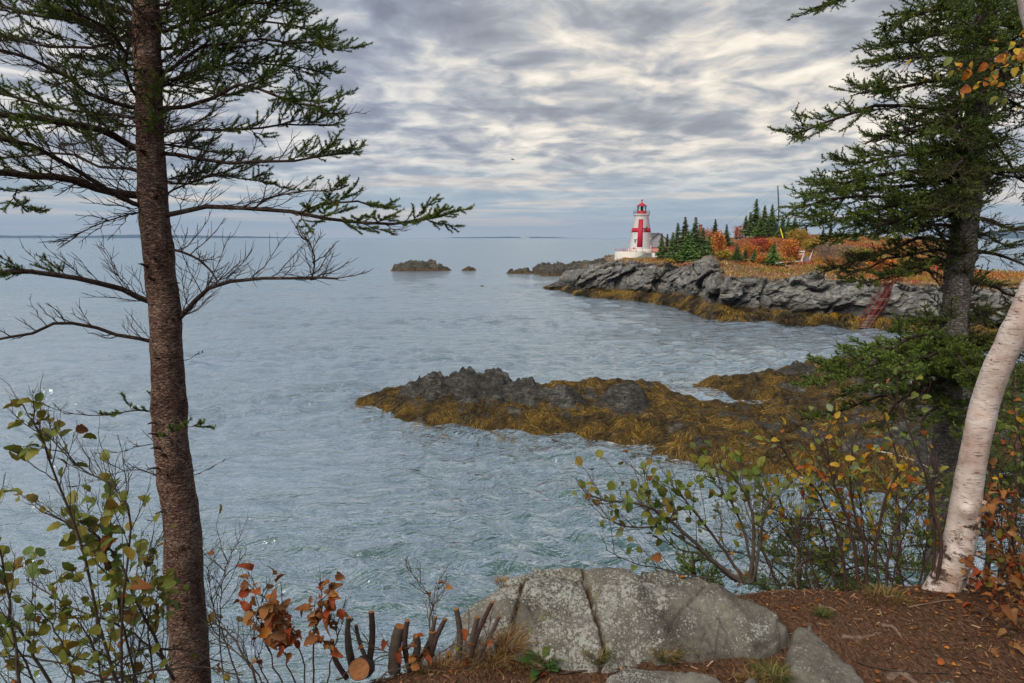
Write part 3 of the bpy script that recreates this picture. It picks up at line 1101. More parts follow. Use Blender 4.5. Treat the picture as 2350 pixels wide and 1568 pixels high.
# ------------------------------------------------------------------ far land and ship
def far_ridge(name, label, pts, dist, depth, seed):
    P = np.array([at(x, y, dist) for x, y in pts])
    xs = np.linspace(P[0, 0], P[-1, 0], 260)
    z = np.interp(xs, P[:, 0], P[:, 2])
    nz = np.stack([xs * .004, 0 * xs, 0 * xs + seed], -1)
    z = np.maximum(z + 14 * fbm(nz, 4) * sstep(0, 40, z), -1)
    rows = []
    for k in np.linspace(0, 1, 9):
        prof = math.sin(min(1, k * 1.6) * math.pi / 2) if k < .65 else max(0.0, 1 - (k - .65) / .35)
        rows.append(np.stack([xs, dist + depth * (k - .4) + 0 * xs, z * prof + (8 * fbm(np.stack([xs * .006, 0 * xs + k * 6, 0 * xs], -1), 3)) * math.sin(k * math.pi) - (0 if 0 < k < 1 else 2)], -1))
    V = np.stack(rows, 0)
    o = link(name, mesh_np(name, V, grid_faces(9, 260)[:, ::-1], MATS['far forest'], True))
    tag(o, label, 'far shore', kind='structure')


plain('far forest', (0.040, 0.060, 0.038), 0.95, 0.5, 0.01)
far_ridge('far_hills', 'long low wooded shore on the left horizon', [(-700, 548), (-300, 542), (0, 541.5), (60, 540.5), (100, 543), (200, 541), (290, 538.5), (360, 540), (430, 540.5), (520, 542), (600, 543.5), (680, 545), (740, 547)], 12500, 1500, 1.0)
far_ridge('far_shore', 'faint thin strip of land at the middle of the horizon', [(1010, 548), (1040, 545), (1090, 544.5), (1150, 544), (1230, 544), (1290, 545), (1330, 548)], 13000, 600, 2.0)
far_ridge('far_hills', 'blue strip of land on the right horizon behind the trees', [(2240, 548), (2262, 537), (2300, 533), (2400, 532), (2700, 535), (3000, 545)], 9000, 1200, 3.0)

# ------------------------------------------------------------------ lighthouse and its buildings
M_WHITE = plain('white paint', (0.86, 0.85, 0.86), 0.55, 0.05, 1.2, 0.15)
M_RED = plain('red paint', (0.52, 0.020, 0.050), 0.5, 0.10, 1.5)
M_CREAM = plain('limewashed concrete', (0.72, 0.69, 0.62), 0.8, 0.10, 0.8, 0.2)
M_GREY = plain('pale lavender clapboard', (0.52, 0.52, 0.58), 0.6, 0.06, 1.0)
M_ROOF = plain('grey shingle', (0.12, 0.12, 0.13), 0.8, 0.2, 3.0, 0.3)
M_PINK = plain('faded red shingle', (0.55, 0.20, 0.17), 0.8, 0.15, 2.0, 0.2)
M_DARK = plain('dark metal', (0.05, 0.05, 0.05), 0.5, 0.2, 2.0)
M_VERD = plain('verdigris frame', (0.10, 0.20, 0.17), 0.5, 0.2, 2.0)
M_BRICK = plain('chimney brick', (0.30, 0.09, 0.05), 0.85, 0.25, 4.0, 0.4)
M_WOOD = plain('weathered wood', (0.26, 0.23, 0.20), 0.85, 0.25, 5.0, 0.3)
M_SIGN = plain('green sign paint', (0.02, 0.09, 0.06), 0.6, 0.2, 2.0)


def mat_glass():
    def fn(g, bs, out):
        bs.inputs['Base Color'].default_value = (0.9, 0.97, 0.95, 1)
        bs.inputs['Roughness'].default_value = 0.02
        bs.inputs['Transmission Weight'].default_value = 1.0
        bs.inputs['IOR'].default_value = 1.1
    return material('lantern glass', fn)


M_GLASS = mat_glass()
M_PANE = plain('window pane', (0.05, 0.06, 0.07), 0.08, 0.2, 2.0, spec=0.6)


def build_lighthouse():
    b = LH_BASE
    t = thing('lighthouse', 'white octagonal wooden lighthouse with a large red cross and red lantern top', 'lighthouse', b)
    H = 10.75
    R0, R1 = 3.80, 2.02
    ang0 = math.radians(-15)                      # one corner of the octagon, measured from straight ahead

    def rad(z):
        return R0 + (R1 - R0) * (z / 10.2)

    def corner(k, z, off=0.0):
        a = ang0 + k * math.pi / 4
        r = rad(z) + off
        return np.array([r * math.sin(a), -r * math.cos(a), z])

    def on_facet(k, s, z, off=0.012):
        """point on facet k (between corners k and k+1), s 0..1"""
        p = corner(k, z) * (1 - s) + corner(k + 1, z) * s
        a = ang0 + (k + .5) * math.pi / 4
        return p + np.array([math.sin(a), -math.cos(a), 0.18]) * off

    def panel(mb, k, s0, s1, z0, z1, off=0.012, s0t=None, s1t=None):
        s0t = s0 if s0t is None else s0t
        s1t = s1 if s1t is None else s1t
        F_ = [on_facet(k, s0, z0, off), on_facet(k, s1, z0, off), on_facet(k, s1t, z1, off), on_facet(k, s0t, z1, off)]
        B_ = [on_facet(k, s0, z0, -.02), on_facet(k, s1, z0, -.02), on_facet(k, s1t, z1, -.02), on_facet(k, s0t, z1, -.02)]
        mb.add(np.array(F_ + B_), [[0, 1, 2, 3], [5, 4, 7, 6], [4, 5, 1, 0], [3, 2, 6, 7], [4, 0, 3, 7], [1, 5, 6, 2]])

    m = MB()
    m.lathe([(rad(-.5), -.5), (R0, 0), (R1, 10.2), (R1 + .06, 10.35), (R1 + .26, 10.62), (R1 + .34, 10.75)], 8, rot0=ang0)
    m.build('tower_wall', M_WHITE, t)
    # clapboards: thin courses on the tower
    m = MB()
    for i in range(46):
        z0 = 1.1 + i * .195
        m.lathe([(rad(z0) + .004, z0), (rad(z0) + .022, z0 + .004), (rad(z0 + .17) + .002, z0 + .17)], 8, rot0=ang0)
    o = m.build('clapboard', M_WHITE, t)
    tag(o, kind='stuff')
    m = MB()
    m.lathe([(R0 + .10, -.6), (R0 + .10, .95), (R0 - .02, 1.02)], 8, rot0=ang0)
    m.build('foundation', M_CREAM, t)
    # red cross: upright over the corner, arms round the sides
    m = MB()
    panel(m, -1, .66, 1.0, 1.5, 9.45, .034, .58, 1.0)
    panel(m, 0, .0, .30, 1.5, 9.45, .034, .0, .42)
    m.build('cross_upright', M_RED, t)
    m = MB()
    for k in (-3, -2, -1, 0, 1, 2):
        panel(m, k, 0, 1, 5.75, 7.0, .029)
    m.build('cross_arm', M_RED, t)

    def window(k, s, z, w, h, sash=M_PANE):
        f = MB()
        panel(f, k, s - w, s + w, z - h, z + h, .07)
        wn = f.build('window', M_WHITE, t)
        g = MB()
        panel(g, k, s - w * .72, s + w * .72, z - h * .80, z - .02, .078)
        panel(g, k, s - w * .72, s + w * .72, z + .02, z + h * .80, .078)
        g.build('pane', sash, wn)
        c = MB()
        p0, p1 = on_facet(k, s - w * 1.7, z + h + .1, .0), on_facet(k, s + w * 1.7, z + h + .1, .0)
        a = ang0 + (k + .5) * math.pi / 4
        n = np.array([math.sin(a), -math.cos(a), 0])
        c.add(np.array([p0, p1, p1 + n * .38 - [0, 0, .10], p0 + n * .38 - [0, 0, .10], p0 + [0, 0, .09], p1 + [0, 0, .09], p1 + n * .38 - [0, 0, .03], p0 + n * .38 - [0, 0, .03]]),
              [[0, 1, 2, 3], [7, 6, 5, 4], [3, 2, 6, 7], [0, 3, 7, 4], [2, 1, 5, 6], [1, 0, 4, 5]])
        c.build('hood', M_ROOF if k == 0 else M_WHITE, wn)
    window(-1, .40, 3.25, .105, .52)
    window(0, .52, 6.35, .095, .44)
    window(1, .50, 3.25, .105, .52)
    m = MB()
    panel(m, 1, .42, .80, -.05, 1.62, .15)
    d = m.build('door', M_RED, t)
    m = MB()
    panel(m, 1, .40, .82, -.05, 1.72, .12)
    m.build('door_frame', M_WHITE, d)
    m = MB()
    panel(m, -1, .22, .46, .95, 1.35, .13)
    m.build('hatch', M_RED, t)
    # lamp bracket on the wall
    m = MB()
    p = on_facet(0, .93, 7.15, .15)
    m.lathe([(.0, .28), (.13, .22), (.15, .0), (.10, -.22), (.0, -.25)], 8, p)
    m.bar(p + [0, 0, .25], p + [0, .3, .35], .05)
    m.build('wall_lamp', M_DARK, t)
    # gallery
    m = MB()
    m.lathe([(.2, 10.75), (2.42, 10.75), (2.42, 10.98), (.2, 10.99)], 8, rot0=ang0)
    m.build('gallery_deck', M_WHITE, t)
    ring = [np.array([2.34 * math.sin(ang0 + k * math.pi / 8), -2.34 * math.cos(ang0 + k * math.pi / 8), 0]) for k in range(16)]
    for k in range(16):
        m = MB()
        m.tube([ring[k] + [0, 0, 10.95], ring[k] + [0, 0, 11.85]], .028, 5)
        m.build('railing_post', M_DARK, t)
    for z in (11.2, 11.5, 11.83):
        m = MB()
        m.tube([ring[k % 16] + [0, 0, z] for k in range(17)], .022, 5)
        m.build('railing', M_DARK, t)
    # lantern
    m = MB()
    m.lathe([(1.36, 10.98), (1.36, 11.85), (1.30, 11.90), (.3, 11.9)], 12, rot0=.1)
    m.build('lantern_base', M_RED, t)
    for k in range(12):
        a = .1 + k * math.pi / 6
        m = MB()
        q = np.array([1.28 * math.sin(a), -1.28 * math.cos(a), 0])
        m.bar(q + [0, 0, 11.88], q + [0, 0, 13.25], .07)
        m.build('mullion', M_VERD, t)
        a2 = a + math.pi / 6
        q2 = np.array([1.28 * math.sin(a2), -1.28 * math.cos(a2), 0])
        dq = (q2 - q) / np.linalg.norm(q2 - q) * .04
        m = MB()
        n = (q + q2) / 2
        n = n / np.linalg.norm(n) * .006
        F_ = np.array([q + dq + [0, 0, 11.9], q2 - dq + [0, 0, 11.9], q2 - dq + [0, 0, 13.2], q + dq + [0, 0, 13.2]])
        m.add(np.vstack([F_ + n, F_ - n]), [[0, 1, 2, 3], [7, 6, 5, 4], [4, 5, 1, 0], [3, 2, 6, 7], [4, 0, 3, 7], [1, 5, 6, 2]])
        m.build('pane', M_GLASS, t)
    m = MB()
    m.lathe([(.0, 11.9), (.16, 11.9), (.16, 12.15), (.30, 12.3), (.36, 12.6), (.30, 12.9), (.12, 13.0), (.0, 13.02)], 10)
    m.build('lamp', M_VERD, t)
    m = MB()
    m.lathe([(1.25, 13.18), (1.46, 13.18), (1.46, 13.30), (1.30, 13.52), (.62, 13.98), (.28, 14.15), (.20, 14.35), (.0, 14.36)], 12, rot0=.1)
    rf = m.build('lantern_roof', M_RED, t)
    m = MB()
    m.lathe([(.12, 14.33), (.10, 14.6), (.26, 14.75), (.28, 14.92), (.10, 15.08), (.0, 15.1)], 8)
    m.bar((-.18, 0, 14.72), (.35, 0, 15.28), .14, .12)
    m.build('vent', M_RED, rf)
    # stays
    for k in range(8):
        a = ang0 + k * math.pi / 4
        m = MB()
        m.tube([(1.42 * math.sin(a), -1.42 * math.cos(a), 13.2), (2.2 * math.sin(a), -2.2 * math.cos(a), 11.85)], .014, 4)
        m.build('stay', M_DARK, t)
    return t


build_lighthouse()


def build_station():
    # house behind the tower: gable end in view, roof running off behind the spruces
    p = at(1511, 579, 210)
    t = thing('keepers_house', 'pale grey clapboard house behind the lighthouse, mostly hidden by spruces', 'house', p)
    w, L, hw, hr = 7.0, 13.0, 3.0, 5.6
    m = MB()
    gable = np.array([[-w / 2, 0, -1], [w / 2, 0, -1], [w / 2, 0, hw], [0, 0, hr], [-w / 2, 0, hw]])
    bk = gable + [0, L, 0]
    m.add(np.vstack([gable, bk]), [[0, 1, 2, 4], [6, 5, 9, 7], [1, 6, 7, 2], [5, 0, 4, 9]])
    m.add(np.vstack([gable[[4, 2, 3]], bk[[2, 4, 3]]]), [[0, 1, 2], [3, 4, 5]])
    m.build('wall', M_GREY, t)
    m = MB()
    for s in (-1, 1):
        e = np.array([s * (w / 2 + .3), -.3, hw - .25])
        r = np.array([0, -.3, hr + .08])
        V = np.array([e, r, r + [0, L + .6, 0], e + [0, L + .6, 0]])
        V = np.vstack([V, V + [0, 0, .16]])
        m.add(V, [[0, 1, 2, 3], [7, 6, 5, 4], [4, 5, 1, 0], [5, 6, 2, 1], [6, 7, 3, 2], [7, 4, 0, 3]])
    rf = m.build('roof', M_ROOF, t)
    m = MB()
    m.box((1.3, 0, 2.9), (.9, .08, .75))
    wn = m.build('window', M_WHITE, t)
    m = MB()
    for i in (-1, 1):
        m.box((1.3 + i * .2, -.05, 2.9), (.34, .03, .58))
    m.build('pane', M_PANE, wn)
    # second roof with a brick chimney, further right among the trees
    p2 = at(1606, 560, 205)
    t2 = thing('brick_chimney_house', 'low house hidden behind the spruces with only its red brick chimney showing', 'house', p2)
    m = MB()
    w2 = 6.0
    g2 = np.array([[-4, -2.5, -3.5], [4, -2.5, -3.5], [4, 2.5, -3.5], [-4, 2.5, -3.5], [-4, -2.5, -.2], [4, -2.5, -.2], [4, 2.5, -.2], [-4, 2.5, -.2]])
    m.add(g2, [[0, 1, 5, 4], [1, 2, 6, 5], [2, 3, 7, 6], [3, 0, 4, 7]])
    m.build('wall', M_WHITE, t2)
    m = MB()
    m.add(np.array([[-4.3, -2.9, -.35], [4.3, -2.9, -.35], [4.3, 0, 2.0], [-4.3, 0, 2.0], [-4.3, 2.9, -.35], [4.3, 2.9, -.35]]), [[0, 1, 2, 3], [3, 2, 5, 4]])
    m.add(np.array([[-4.3, -2.9, -.45], [4.3, -2.9, -.45], [4.3, 0, 1.86], [-4.3, 0, 1.86], [-4.3, 2.9, -.45], [4.3, 2.9, -.45]]), [[3, 2, 1, 0], [4, 5, 2, 3]])
    rf = m.build('roof', M_PINK, t2)
    m = MB()
    m.box((0, 0, 3.6), (.75, .75, 4.0))
    m.box((0, 0, 5.55), (.92, .92, .25))
    m.build('chimney', M_BRICK, rf)
    # retaining wall with red posts
    a, b = at(1411, 597, 196), at(1458, 596, 192)
    zt = at(1412, 577.5, 196)[2]
    t3 = thing('retaining_wall', 'white concrete retaining wall with red posts at the lighthouse foot', 'wall', ((a + b) / 2)[0:3])
    c = (a + b) / 2
    d = (b - a)
    d[2] = 0
    m = MB()
    z0 = min(a[2], b[2]) - 1.2 - c[2]
    zt -= c[2]
    n = np.array([-d[1], d[0], 0]) / np.linalg.norm(d[:2])
    A, B = a - c, b - c
    A[2] = B[2] = 0
    K = []
    for q, z in ((A - n * .3, z0), (B - n * .3, z0), (B + n * 6, z0), (A + n * 6, z0)):
        K.append([q[0] * (1.03), q[1], z])
    for q in (A, B, B + n * 6, A + n * 6):
        K.append([q[0], q[1], zt])
    m.add(np.array(K), [[0, 1, 5, 4], [1, 2, 6, 5], [2, 3, 7, 6], [3, 0, 4, 7], [4, 5, 6, 7]])
    m.build('wall', M_CREAM, t3)
    r = random.Random(2)
    for i in range(11):
        s = i / 10
        for k in ((0,) if i % 3 else (0, 1)):
            q = A * (1 - s) + B * s + n * (.25 + 5 * k)
            m = MB()
            m.box((q[0], q[1], zt + .42), (.11, .11, .95 + r.uniform(-.1, .15)))
            m.build('post', M_RED, t3)
    m = MB()
    m.bar(A * .65 + B * .35 + n * .25 + [0, 0, zt + .12], A * .45 + B * .55 + n * .25 + [0, 0, zt + .12], .06)
    m.build('rail', M_RED, t3)
    m = MB()
    for z in (.45, .8):
        m.bar(A * .15 + B * .85 + n * .25 + [0, 0, zt + z], B + n * .25 + [0, 0, zt + z], .035)
    m.build('rail', M_WHITE, t3)
    # hut with a sign
    p4 = at(1514, 597, 176)
    t4 = thing('hut', 'small white hut with faded red roof and green lettered sign by the spruces', 'hut', p4)
    m = MB()
    m.box((0, 1.3, .9), (3.2, 2.6, 2.6))
    m.build('wall', M_WHITE, t4)
    m = MB()
    m.add(np.array([[-1.8, -.3, 2.15], [1.8, -.3, 2.15], [1.5, 1.3, 2.95], [-1.5, 1.3, 2.95], [-1.8, 2.9, 2.15], [1.8, 2.9, 2.15]]), [[0, 1, 2, 3], [3, 2, 5, 4]])
    m.add(np.array([[1.8, -.3, 2.15], [1.8, 2.9, 2.15], [1.5, 1.3, 2.95], [-1.8, 2.9, 2.15], [-1.8, -.3, 2.15], [-1.5, 1.3, 2.95]]), [[0, 1, 2], [3, 4, 5]])
    m.box((0, 1.3, 2.12), (3.6, 3.2, .06))
    m.build('roof', M_PINK, t4)
    for z, w_ in ((1.42, 1.1), (1.18, 1.3), (.94, 1.05)):
        for k in range(4):
            m = MB()
            m.box((-.2 + (k - 1.5) * w_ / 4, -.015, z), (w_ / 4 * .7, .02, .13))
            m.build('sign_lettering', M_SIGN, t4)


build_station()


# ------------------------------------------------------------------ utility pole
def build_pole():
    p = at(1784, 541, 158)
    t = thing('utility_pole', 'tall dark utility pole with guy wires on the hill behind the spruces', 'utility pole', p)
    top = at(1785, 427, 158) - p
    m = MB()
    m.tube([(0, 0, -1), (0, 0, top[2] * .5), tuple(top)], [.17, .145, .12], 8)
    m.build('pole', M_DARK, t)

    def wire(a, b, r=.012, sag=.3):
        a, b = np.array(a), np.array(b)
        s = np.linspace(0, 1, 9)[:, None]
        P = a + (b - a) * s
        P[:, 2] -= sag * 4 * (s * (1 - s))[:, 0]
        m = MB()
        m.tube(P, r, 4)
        return m.build('wire', M_DARK, t)
    T = top
    z1 = at(1785, 467, 158) - p
    wire(T, at(1660, 520, 150) - p, .014, .2)
    wire(T - [0, 0, .4], at(1690, 530, 152) - p, .013, .2)
    wire(z1, at(1733, 510, 156) - p, .013, .1)
    wire(z1, at(1990, 500, 150) - p, .016, .3)
    wire(T, at(1990, 455, 150) - p, .014, .4)
    wire(T, at(1802, 545, 150) - p, .010, .05)
    wire(z1 + [0, 0, 1.5], at(1822, 548, 152) - p, .010, .05)
    g = MB()
    a, b = at(1797, 547, 150) - p, at(1791, 525, 151) - p
    g.tube([a, b], .13, 6)
    M_Y = plain('yellow plastic', (0.75, 0.62, 0.02), 0.5, 0.05)
    g.build('guy_guard', M_Y, t)


build_pole()


# ------------------------------------------------------------------ boardwalk rails, ladder
def build_rails():
    t = thing('boardwalk', 'wooden boardwalk with white rails and red posts crossing the heath', 'boardwalk', at(1860, 603, 117))
    o = np.array(t.location)
    # corner points of the walk, read from zoomed view (photo px) at their distances
    K = {'a': (1778, 609, 111), 'b': (1802, 606, 111), 'c': (1838, 604, 111.5), 'd': (1847, 581, 119), 'e': (1829, 582.5, 120), 'f': (1857, 601, 112), 'g': (1865, 580, 119)}
    W = {k: at(*v) - o + np.array([0, 0, .30]) for k, v in K.items()}

    def rail(p, q, mat, nm='rail', h=.17, w=.08, dz=0.0):
        m = MB()
        m.bar(W[p] + [0, 0, dz], W[q] + [0, 0, dz], w, h)
        m.build(nm, mat, t)
    rail('a', 'b', M_WHITE)
    rail('b', 'c', M_WHITE)
    rail('b', 'c', M_WHITE, dz=-.62)
    rail('c', 'd', M_WHITE, h=.16)
    rail('c', 'd', M_WHITE, dz=-.6)
    rail('d', 'e', M_WHITE)
    rail('d', 'e', M_WHITE, dz=-.45)
    rail('f', 'g', M_WHITE, h=.14)
    rail('f', 'g', M_RED, dz=-.22, h=.3)
    rail('f', 'g', M_WHITE, dz=-.6, h=.3)

    def post(p, q, s, L=1.15):
        m = MB()
        c = W[p] * (1 - s) + W[q] * s
        m.box(c + [0, 0, -L / 2 + .08], (.12, .12, L))
        m.build('post', M_RED, t)
    for p, q, s in (('a', 'b', .05), ('a', 'b', 1), ('b', 'c', 1), ('c', 'd', 1), ('d', 'e', 1), ('f', 'g', 0), ('f', 'g', 1), ('c', 'd', .5)):
        post(p, q, s)
    # deck planks
    for i in range(26):
        s0 = i / 26
        a = W['c'] * (1 - s0) + W['d'] * s0
        b = W['f'] * (1 - s0) + W['g'] * s0
        s1 = (i + .86) / 26
        a1 = W['c'] * (1 - s1) + W['d'] * s1
        b1 = W['f'] * (1 - s1) + W['g'] * s1
        V = np.array([a, b, b1, a1]) - [0, 0, .98]
        V[:, 2] = V[:, 2].mean()
        m = MB()
        m.add(np.vstack([V, V + [0, 0, .06]]), [[3, 2, 1, 0], [4, 5, 6, 7], [0, 1, 5, 4], [1, 2, 6, 5], [2, 3, 7, 6], [3, 0, 4, 7]])
        m.build('plank', M_WOOD, t)


build_rails()


def build_ladder():
    M_RUST = plain('rusty red steel', (0.17, 0.036, 0.030), 0.75, 0.35, 3.0, 0.2)
    M_TREAD = plain('weathered tread', (0.42, 0.36, 0.27), 0.8, 0.3, 3.0)
    lo_l, lo_r = at(1973, 754, 89.0), at(1994, 754, 89.0)
    hi_l, hi_r = at(2043, 646, 97.0), at(2066, 646, 97.0)
    t = thing('stairway', 'steep rusty red steel stairway climbing the headland cliff from the water', 'stairway', (lo_l + lo_r) / 2)
    o = np.array(t.location)
    lo_l, lo_r, hi_l, hi_r = lo_l - o, lo_r - o, hi_l - o, hi_r - o
    for a, b in ((lo_l, hi_l), (lo_r, hi_r), ((lo_l + lo_r) / 2, (hi_l + hi_r) / 2)):
        m = MB()
        m.bar(a, b, .11, .22)
        m.build('stringer', M_RUST, t)
    n = 34
    for i in range(n):
        s = (i + .5) / n
        m = MB()
        a, b = lo_l * (1 - s) + hi_l * s, lo_r * (1 - s) + hi_r * s
        m.bar(a + [0, 0, .06], b + [0, 0, .06], .24, .05)
        m.build('tread', M_TREAD if (i < 9 or i in (13, 14, 19, 20)) else M_RUST, t)
    # handrails
    for base, hi in ((lo_l, hi_l), (lo_r, hi_r)):
        for dz in (1.05, .55):
            m = MB()
            m.tube([base + [-.25, 0, dz], hi + [-.25, 0, dz + .1]], .045, 5)
            m.build('handrail', M_RUST, t)
    for i in range(7):
        s = .04 + i / 6 * .93
        for A, B in ((lo_l, hi_l), (lo_r, hi_r)):
            m = MB()
            c = A * (1 - s) + B * s
            m.tube([c, c + [-.25, 0, 1.1]], .035, 5)
            m.build('railing_post', M_RUST, t)
    for s, L in ((.45, 2.6), (.62, 2.8), (.8, 2.2)):
        m = MB()
        c = lo_r * (1 - s) + hi_r * s
        m.bar(c, c + [.1, .6, -L], .10)
        m.build('support_leg', M_RUST, t)
    # lower platform frame against the rock
    m = MB()
    c = lo_r * .55 + hi_r * .45 + np.array([1.0, .8, -.4])
    for dx, dz in ((0, 0), (1.4, 0)):
        m.bar(c + [dx, 0, .8], c + [dx, 0, -1.8], .09)
    m.bar(c + [0, 0, .75], c + [1.4, 0, .75], .1)
    m.bar(c + [0, 0, -.3], c + [1.4, 0, -.3], .1)
    m.build('brace', M_RUST, t)


build_ladder()


def build_ship():
    p = at(1205, 547, 11000)
    M_S = plain('ship white', (0.75, 0.70, 0.70), 0.6, 0.05, 0.05)
    t = thing('ship', 'distant pale ship on the horizon', 'ship', (p[0], p[1], 0))
    m = MB()
    m.add(np.array([[-75, -9, 2], [68, -9, 2], [80, 0, 12], [-75, 0, 12], [68, 9, 2], [-75, 9, 2], [-78, -10, 14], [84, 0, 14], [-78, 10, 14], [60, -10, 14], [60, 10, 14]]),
          [[0, 1, 9, 6], [5, 8, 10, 4], [6, 9, 10, 8], [0, 6, 8, 5]])
    m.add(np.array([[68, -9, 2], [60, -10, 14], [84, 0, 14], [68, 9, 2], [60, 10, 14]]), [[0, 2, 1], [3, 4, 2], [1, 2, 4]])
    m.build('hull', M_S, t)
    m = MB()
    m.box((-25, 0, 20), (60, 14, 12))
    m.box((-35, 0, 29), (30, 12, 8))
    m.box((30, 0, 18), (34, 12, 8))
    m.build('superstructure', M_S, t)
    m = MB()
    m.box((-30, 0, 36), (8, 6, 8))
    m.build('funnel', M_S, t)
    m = MB()
    m.bar((30, 0, 20), (30, 0, 44), 2)
    m.build('mast', M_S, t)


build_ship()


def build_gull():
    p = at(1176, 367, 95)
    t = thing('gull', 'small dark gull flying high over the open sea', 'bird', p)
    body = smooth_line([(-.26, 0, .0), (-.12, 0, .03), (.08, 0, .03), (.24, 0, .02), (.34, 0, .03)], 9)
    m = MB()
    m.tube(body, [.01, .05, .07, .075, .07, .055, .045, .04, .008], 8)
    for s in (-1, 1):
        # swept, bent wings
        le = np.array([[.14, 0, .05], [.16, s * .25, .17], [.05, s * .48, .20], [-.12, s * .68, .12]])
        te = np.array([[-.04, 0, .05], [-.02, s * .25, .15], [-.06, s * .45, .17], [-.14, s * .68, .115]])
        V = np.vstack([le, te])
        F = [[0, 1, 5, 4], [1, 2, 6, 5], [2, 3, 7, 6]]
        m.add(V, F)
        m.add(V - [0, 0, .012], [f[::-1] for f in F])
    m.add(np.array([[-.24, 0, .0], [-.42, .08, 0], [-.42, -.08, 0], [-.25, 0, -.02], [-.41, .07, -.012], [-.41, -.07, -.012]]), [[0, 1, 2], [3, 5, 4]])
    o = m.build('body', plain('gull grey', (0.30, 0.31, 0.33), .8, .1), t)
    t.rotation_euler = (.35, 0, .5)


build_gull()

# ------------------------------------------------------------------ the bluff the camera stands on
GZ = 9.85
_edge_x = np.array([-40, -8, -3, -1.6, -1.0, -.5, 0, .5, 1.0, 1.5, 2.0, 2.5, 3.0, 4, 8, 40])
_edge_y = np.array([3.0, 2.8, 2.8, 2.9, 3.05, 3.3, 3.55, 3.9, 4.05, 4.08, 4.1, 4.15, 4.2, 4.2, 4.4, 5.0])


def ground_z(x, y):
    x, y = np.asarray(x, float), np.asarray(y, float)
    e = y - np.interp(x, _edge_x, _edge_y)
    w = .13
    drop = 1.28 * w * np.logaddexp(0, np.clip(e / w, -60, 400))
    Q = np.stack([x, y, 0 * x], -1)
    z = GZ + .035 * fbm(Q * 1.3, 3) + .012 * fbm(Q * 6, 3) - drop
    z = z + sstep(.5, 4, e) * .5 * fbm(Q * .6, 4)
    # worn hollow on the path to the right of the boulder
    z = z - .05 * np.exp(-((x - 1.75) / .45) ** 2 - ((y - 3.15) / .28) ** 2)
    z = z + .10 * sstep(1.9, 3.2, x) * sstep(4.2, 3.2, y)
    return np.maximum(z, -1.5)


def hit(px, py, zf, d0=2.0, d1=9.0):
    """first point of the surface zf along the sight line"""
    r = ray(px, py)
    d = np.linspace(d0, d1, 1400)
    P = np.array([0, 0, CZ]) + r[None] * (d / r[1])[:, None]
    under = P[:, 2] < zf(P[:, 0], P[:, 1])
    return P[np.argmax(under)] if under.any() else P[-1]


def mat_soil():
    def fn(g, bs, out):
        co = g.n('ShaderNodeTexCoord').outputs['Object']
        n1 = g.noise(co, 2.2, 5, 0.6)
        ch = g.noise(g.mapping(co, rot=(0, 0, .6), scale=(1, .35, 1)), 95, 3, 0.7)
        ch2 = g.noise(g.mapping(co, rot=(0, 0, -.8), scale=(1, .35, 1)), 70, 3, 0.7)
        c = g.ramp(g.math('ADD', g.math('MULTIPLY', ch, .5), g.math('MULTIPLY', ch2, .5)),
                   [(0.33, (0.026, 0.014, 0.009)), (0.47, (0.080, 0.042, 0.025)), (0.58, (0.15, 0.082, 0.048)), (0.70, (0.28, 0.18, 0.11))])
        c = g.mix(g.maprange(n1, 0.50, 0.68, 0, .8, True), c, (0.040, 0.019, 0.012))
        # away from the path the slope turns to rock and turf
        y = g.n('ShaderNodeSeparateXYZ', ins={0: co}).outputs[2]
        c = g.mix(g.maprange(y, 9.2, 8.2, 0, 1, True), c, g.ramp(n1, [(0.4, (0.035, 0.040, 0.015)), (0.6, (0.07, 0.06, 0.045))]))
        g.set(bs.inputs['Base Color'], c)
        bs.inputs['Roughness'].default_value = 0.95
        bs.inputs['Specular IOR Level'].default_value = 0.15
        b = g.n('ShaderNodeBump', ins={'Height': g.math('ADD', ch, ch2), 'Strength': 0.9, 'Distance': 0.012})
        g.set(bs.inputs['Normal'], b.outputs[0])
    return material('needle litter soil', fn)


def build_ground():
    xs = np.concatenate([np.linspace(-40, -4, 30)[:-1], np.linspace(-4, -1.6, 30)[:-1], np.arange(-1.6, 3.3, .028), np.linspace(3.3, 8, 40), np.linspace(8, 40, 30)[1:]])
    ys = np.concatenate([np.linspace(-14, 1.5, 16)[:-1], np.linspace(1.5, 2.6, 14)[:-1], np.arange(2.6, 4.5, .028), np.linspace(4.5, 14, 60)])
    X, Y = np.meshgrid(xs, ys, indexing='ij')
    V = np.stack([X, Y, ground_z(X, Y)], -1)
    o = link('ground', mesh_np('ground', V, grid_faces(len(xs), len(ys)), mat_soil(), True))
    tag(o, 'brown earth path strewn with needles and wood chips on top of the bluff', kind='structure')


build_ground()


# ------------------------------------------------------------------ boulder
CREST = [(1030, 1500, 3.36), (1040, 1470, 3.42), (1054, 1420, 3.52), (1092, 1380, 3.62), (1130, 1353, 3.68), (1168, 1325, 3.74), (1200, 1313, 3.78), (1250, 1315, 3.78), (1300, 1317, 3.77), (1345, 1319, 3.74),
         (1400, 1304, 3.72), (1450, 1306, 3.72), (1510, 1318, 3.72), (1570, 1331, 3.70), (1650, 1354, 3.62), (1720, 1384, 3.54), (1770, 1409, 3.47), (1806, 1434, 3.40)]
_CW = np.array([at(*p) for p in CREST])
_FB = [(1032, 1502), (1060, 1505), (1160, 1515), (1260, 1533), (1380, 1546), (1480, 1530), (1600, 1528), (1700, 1520), (1780, 1500), (1806, 1480)]


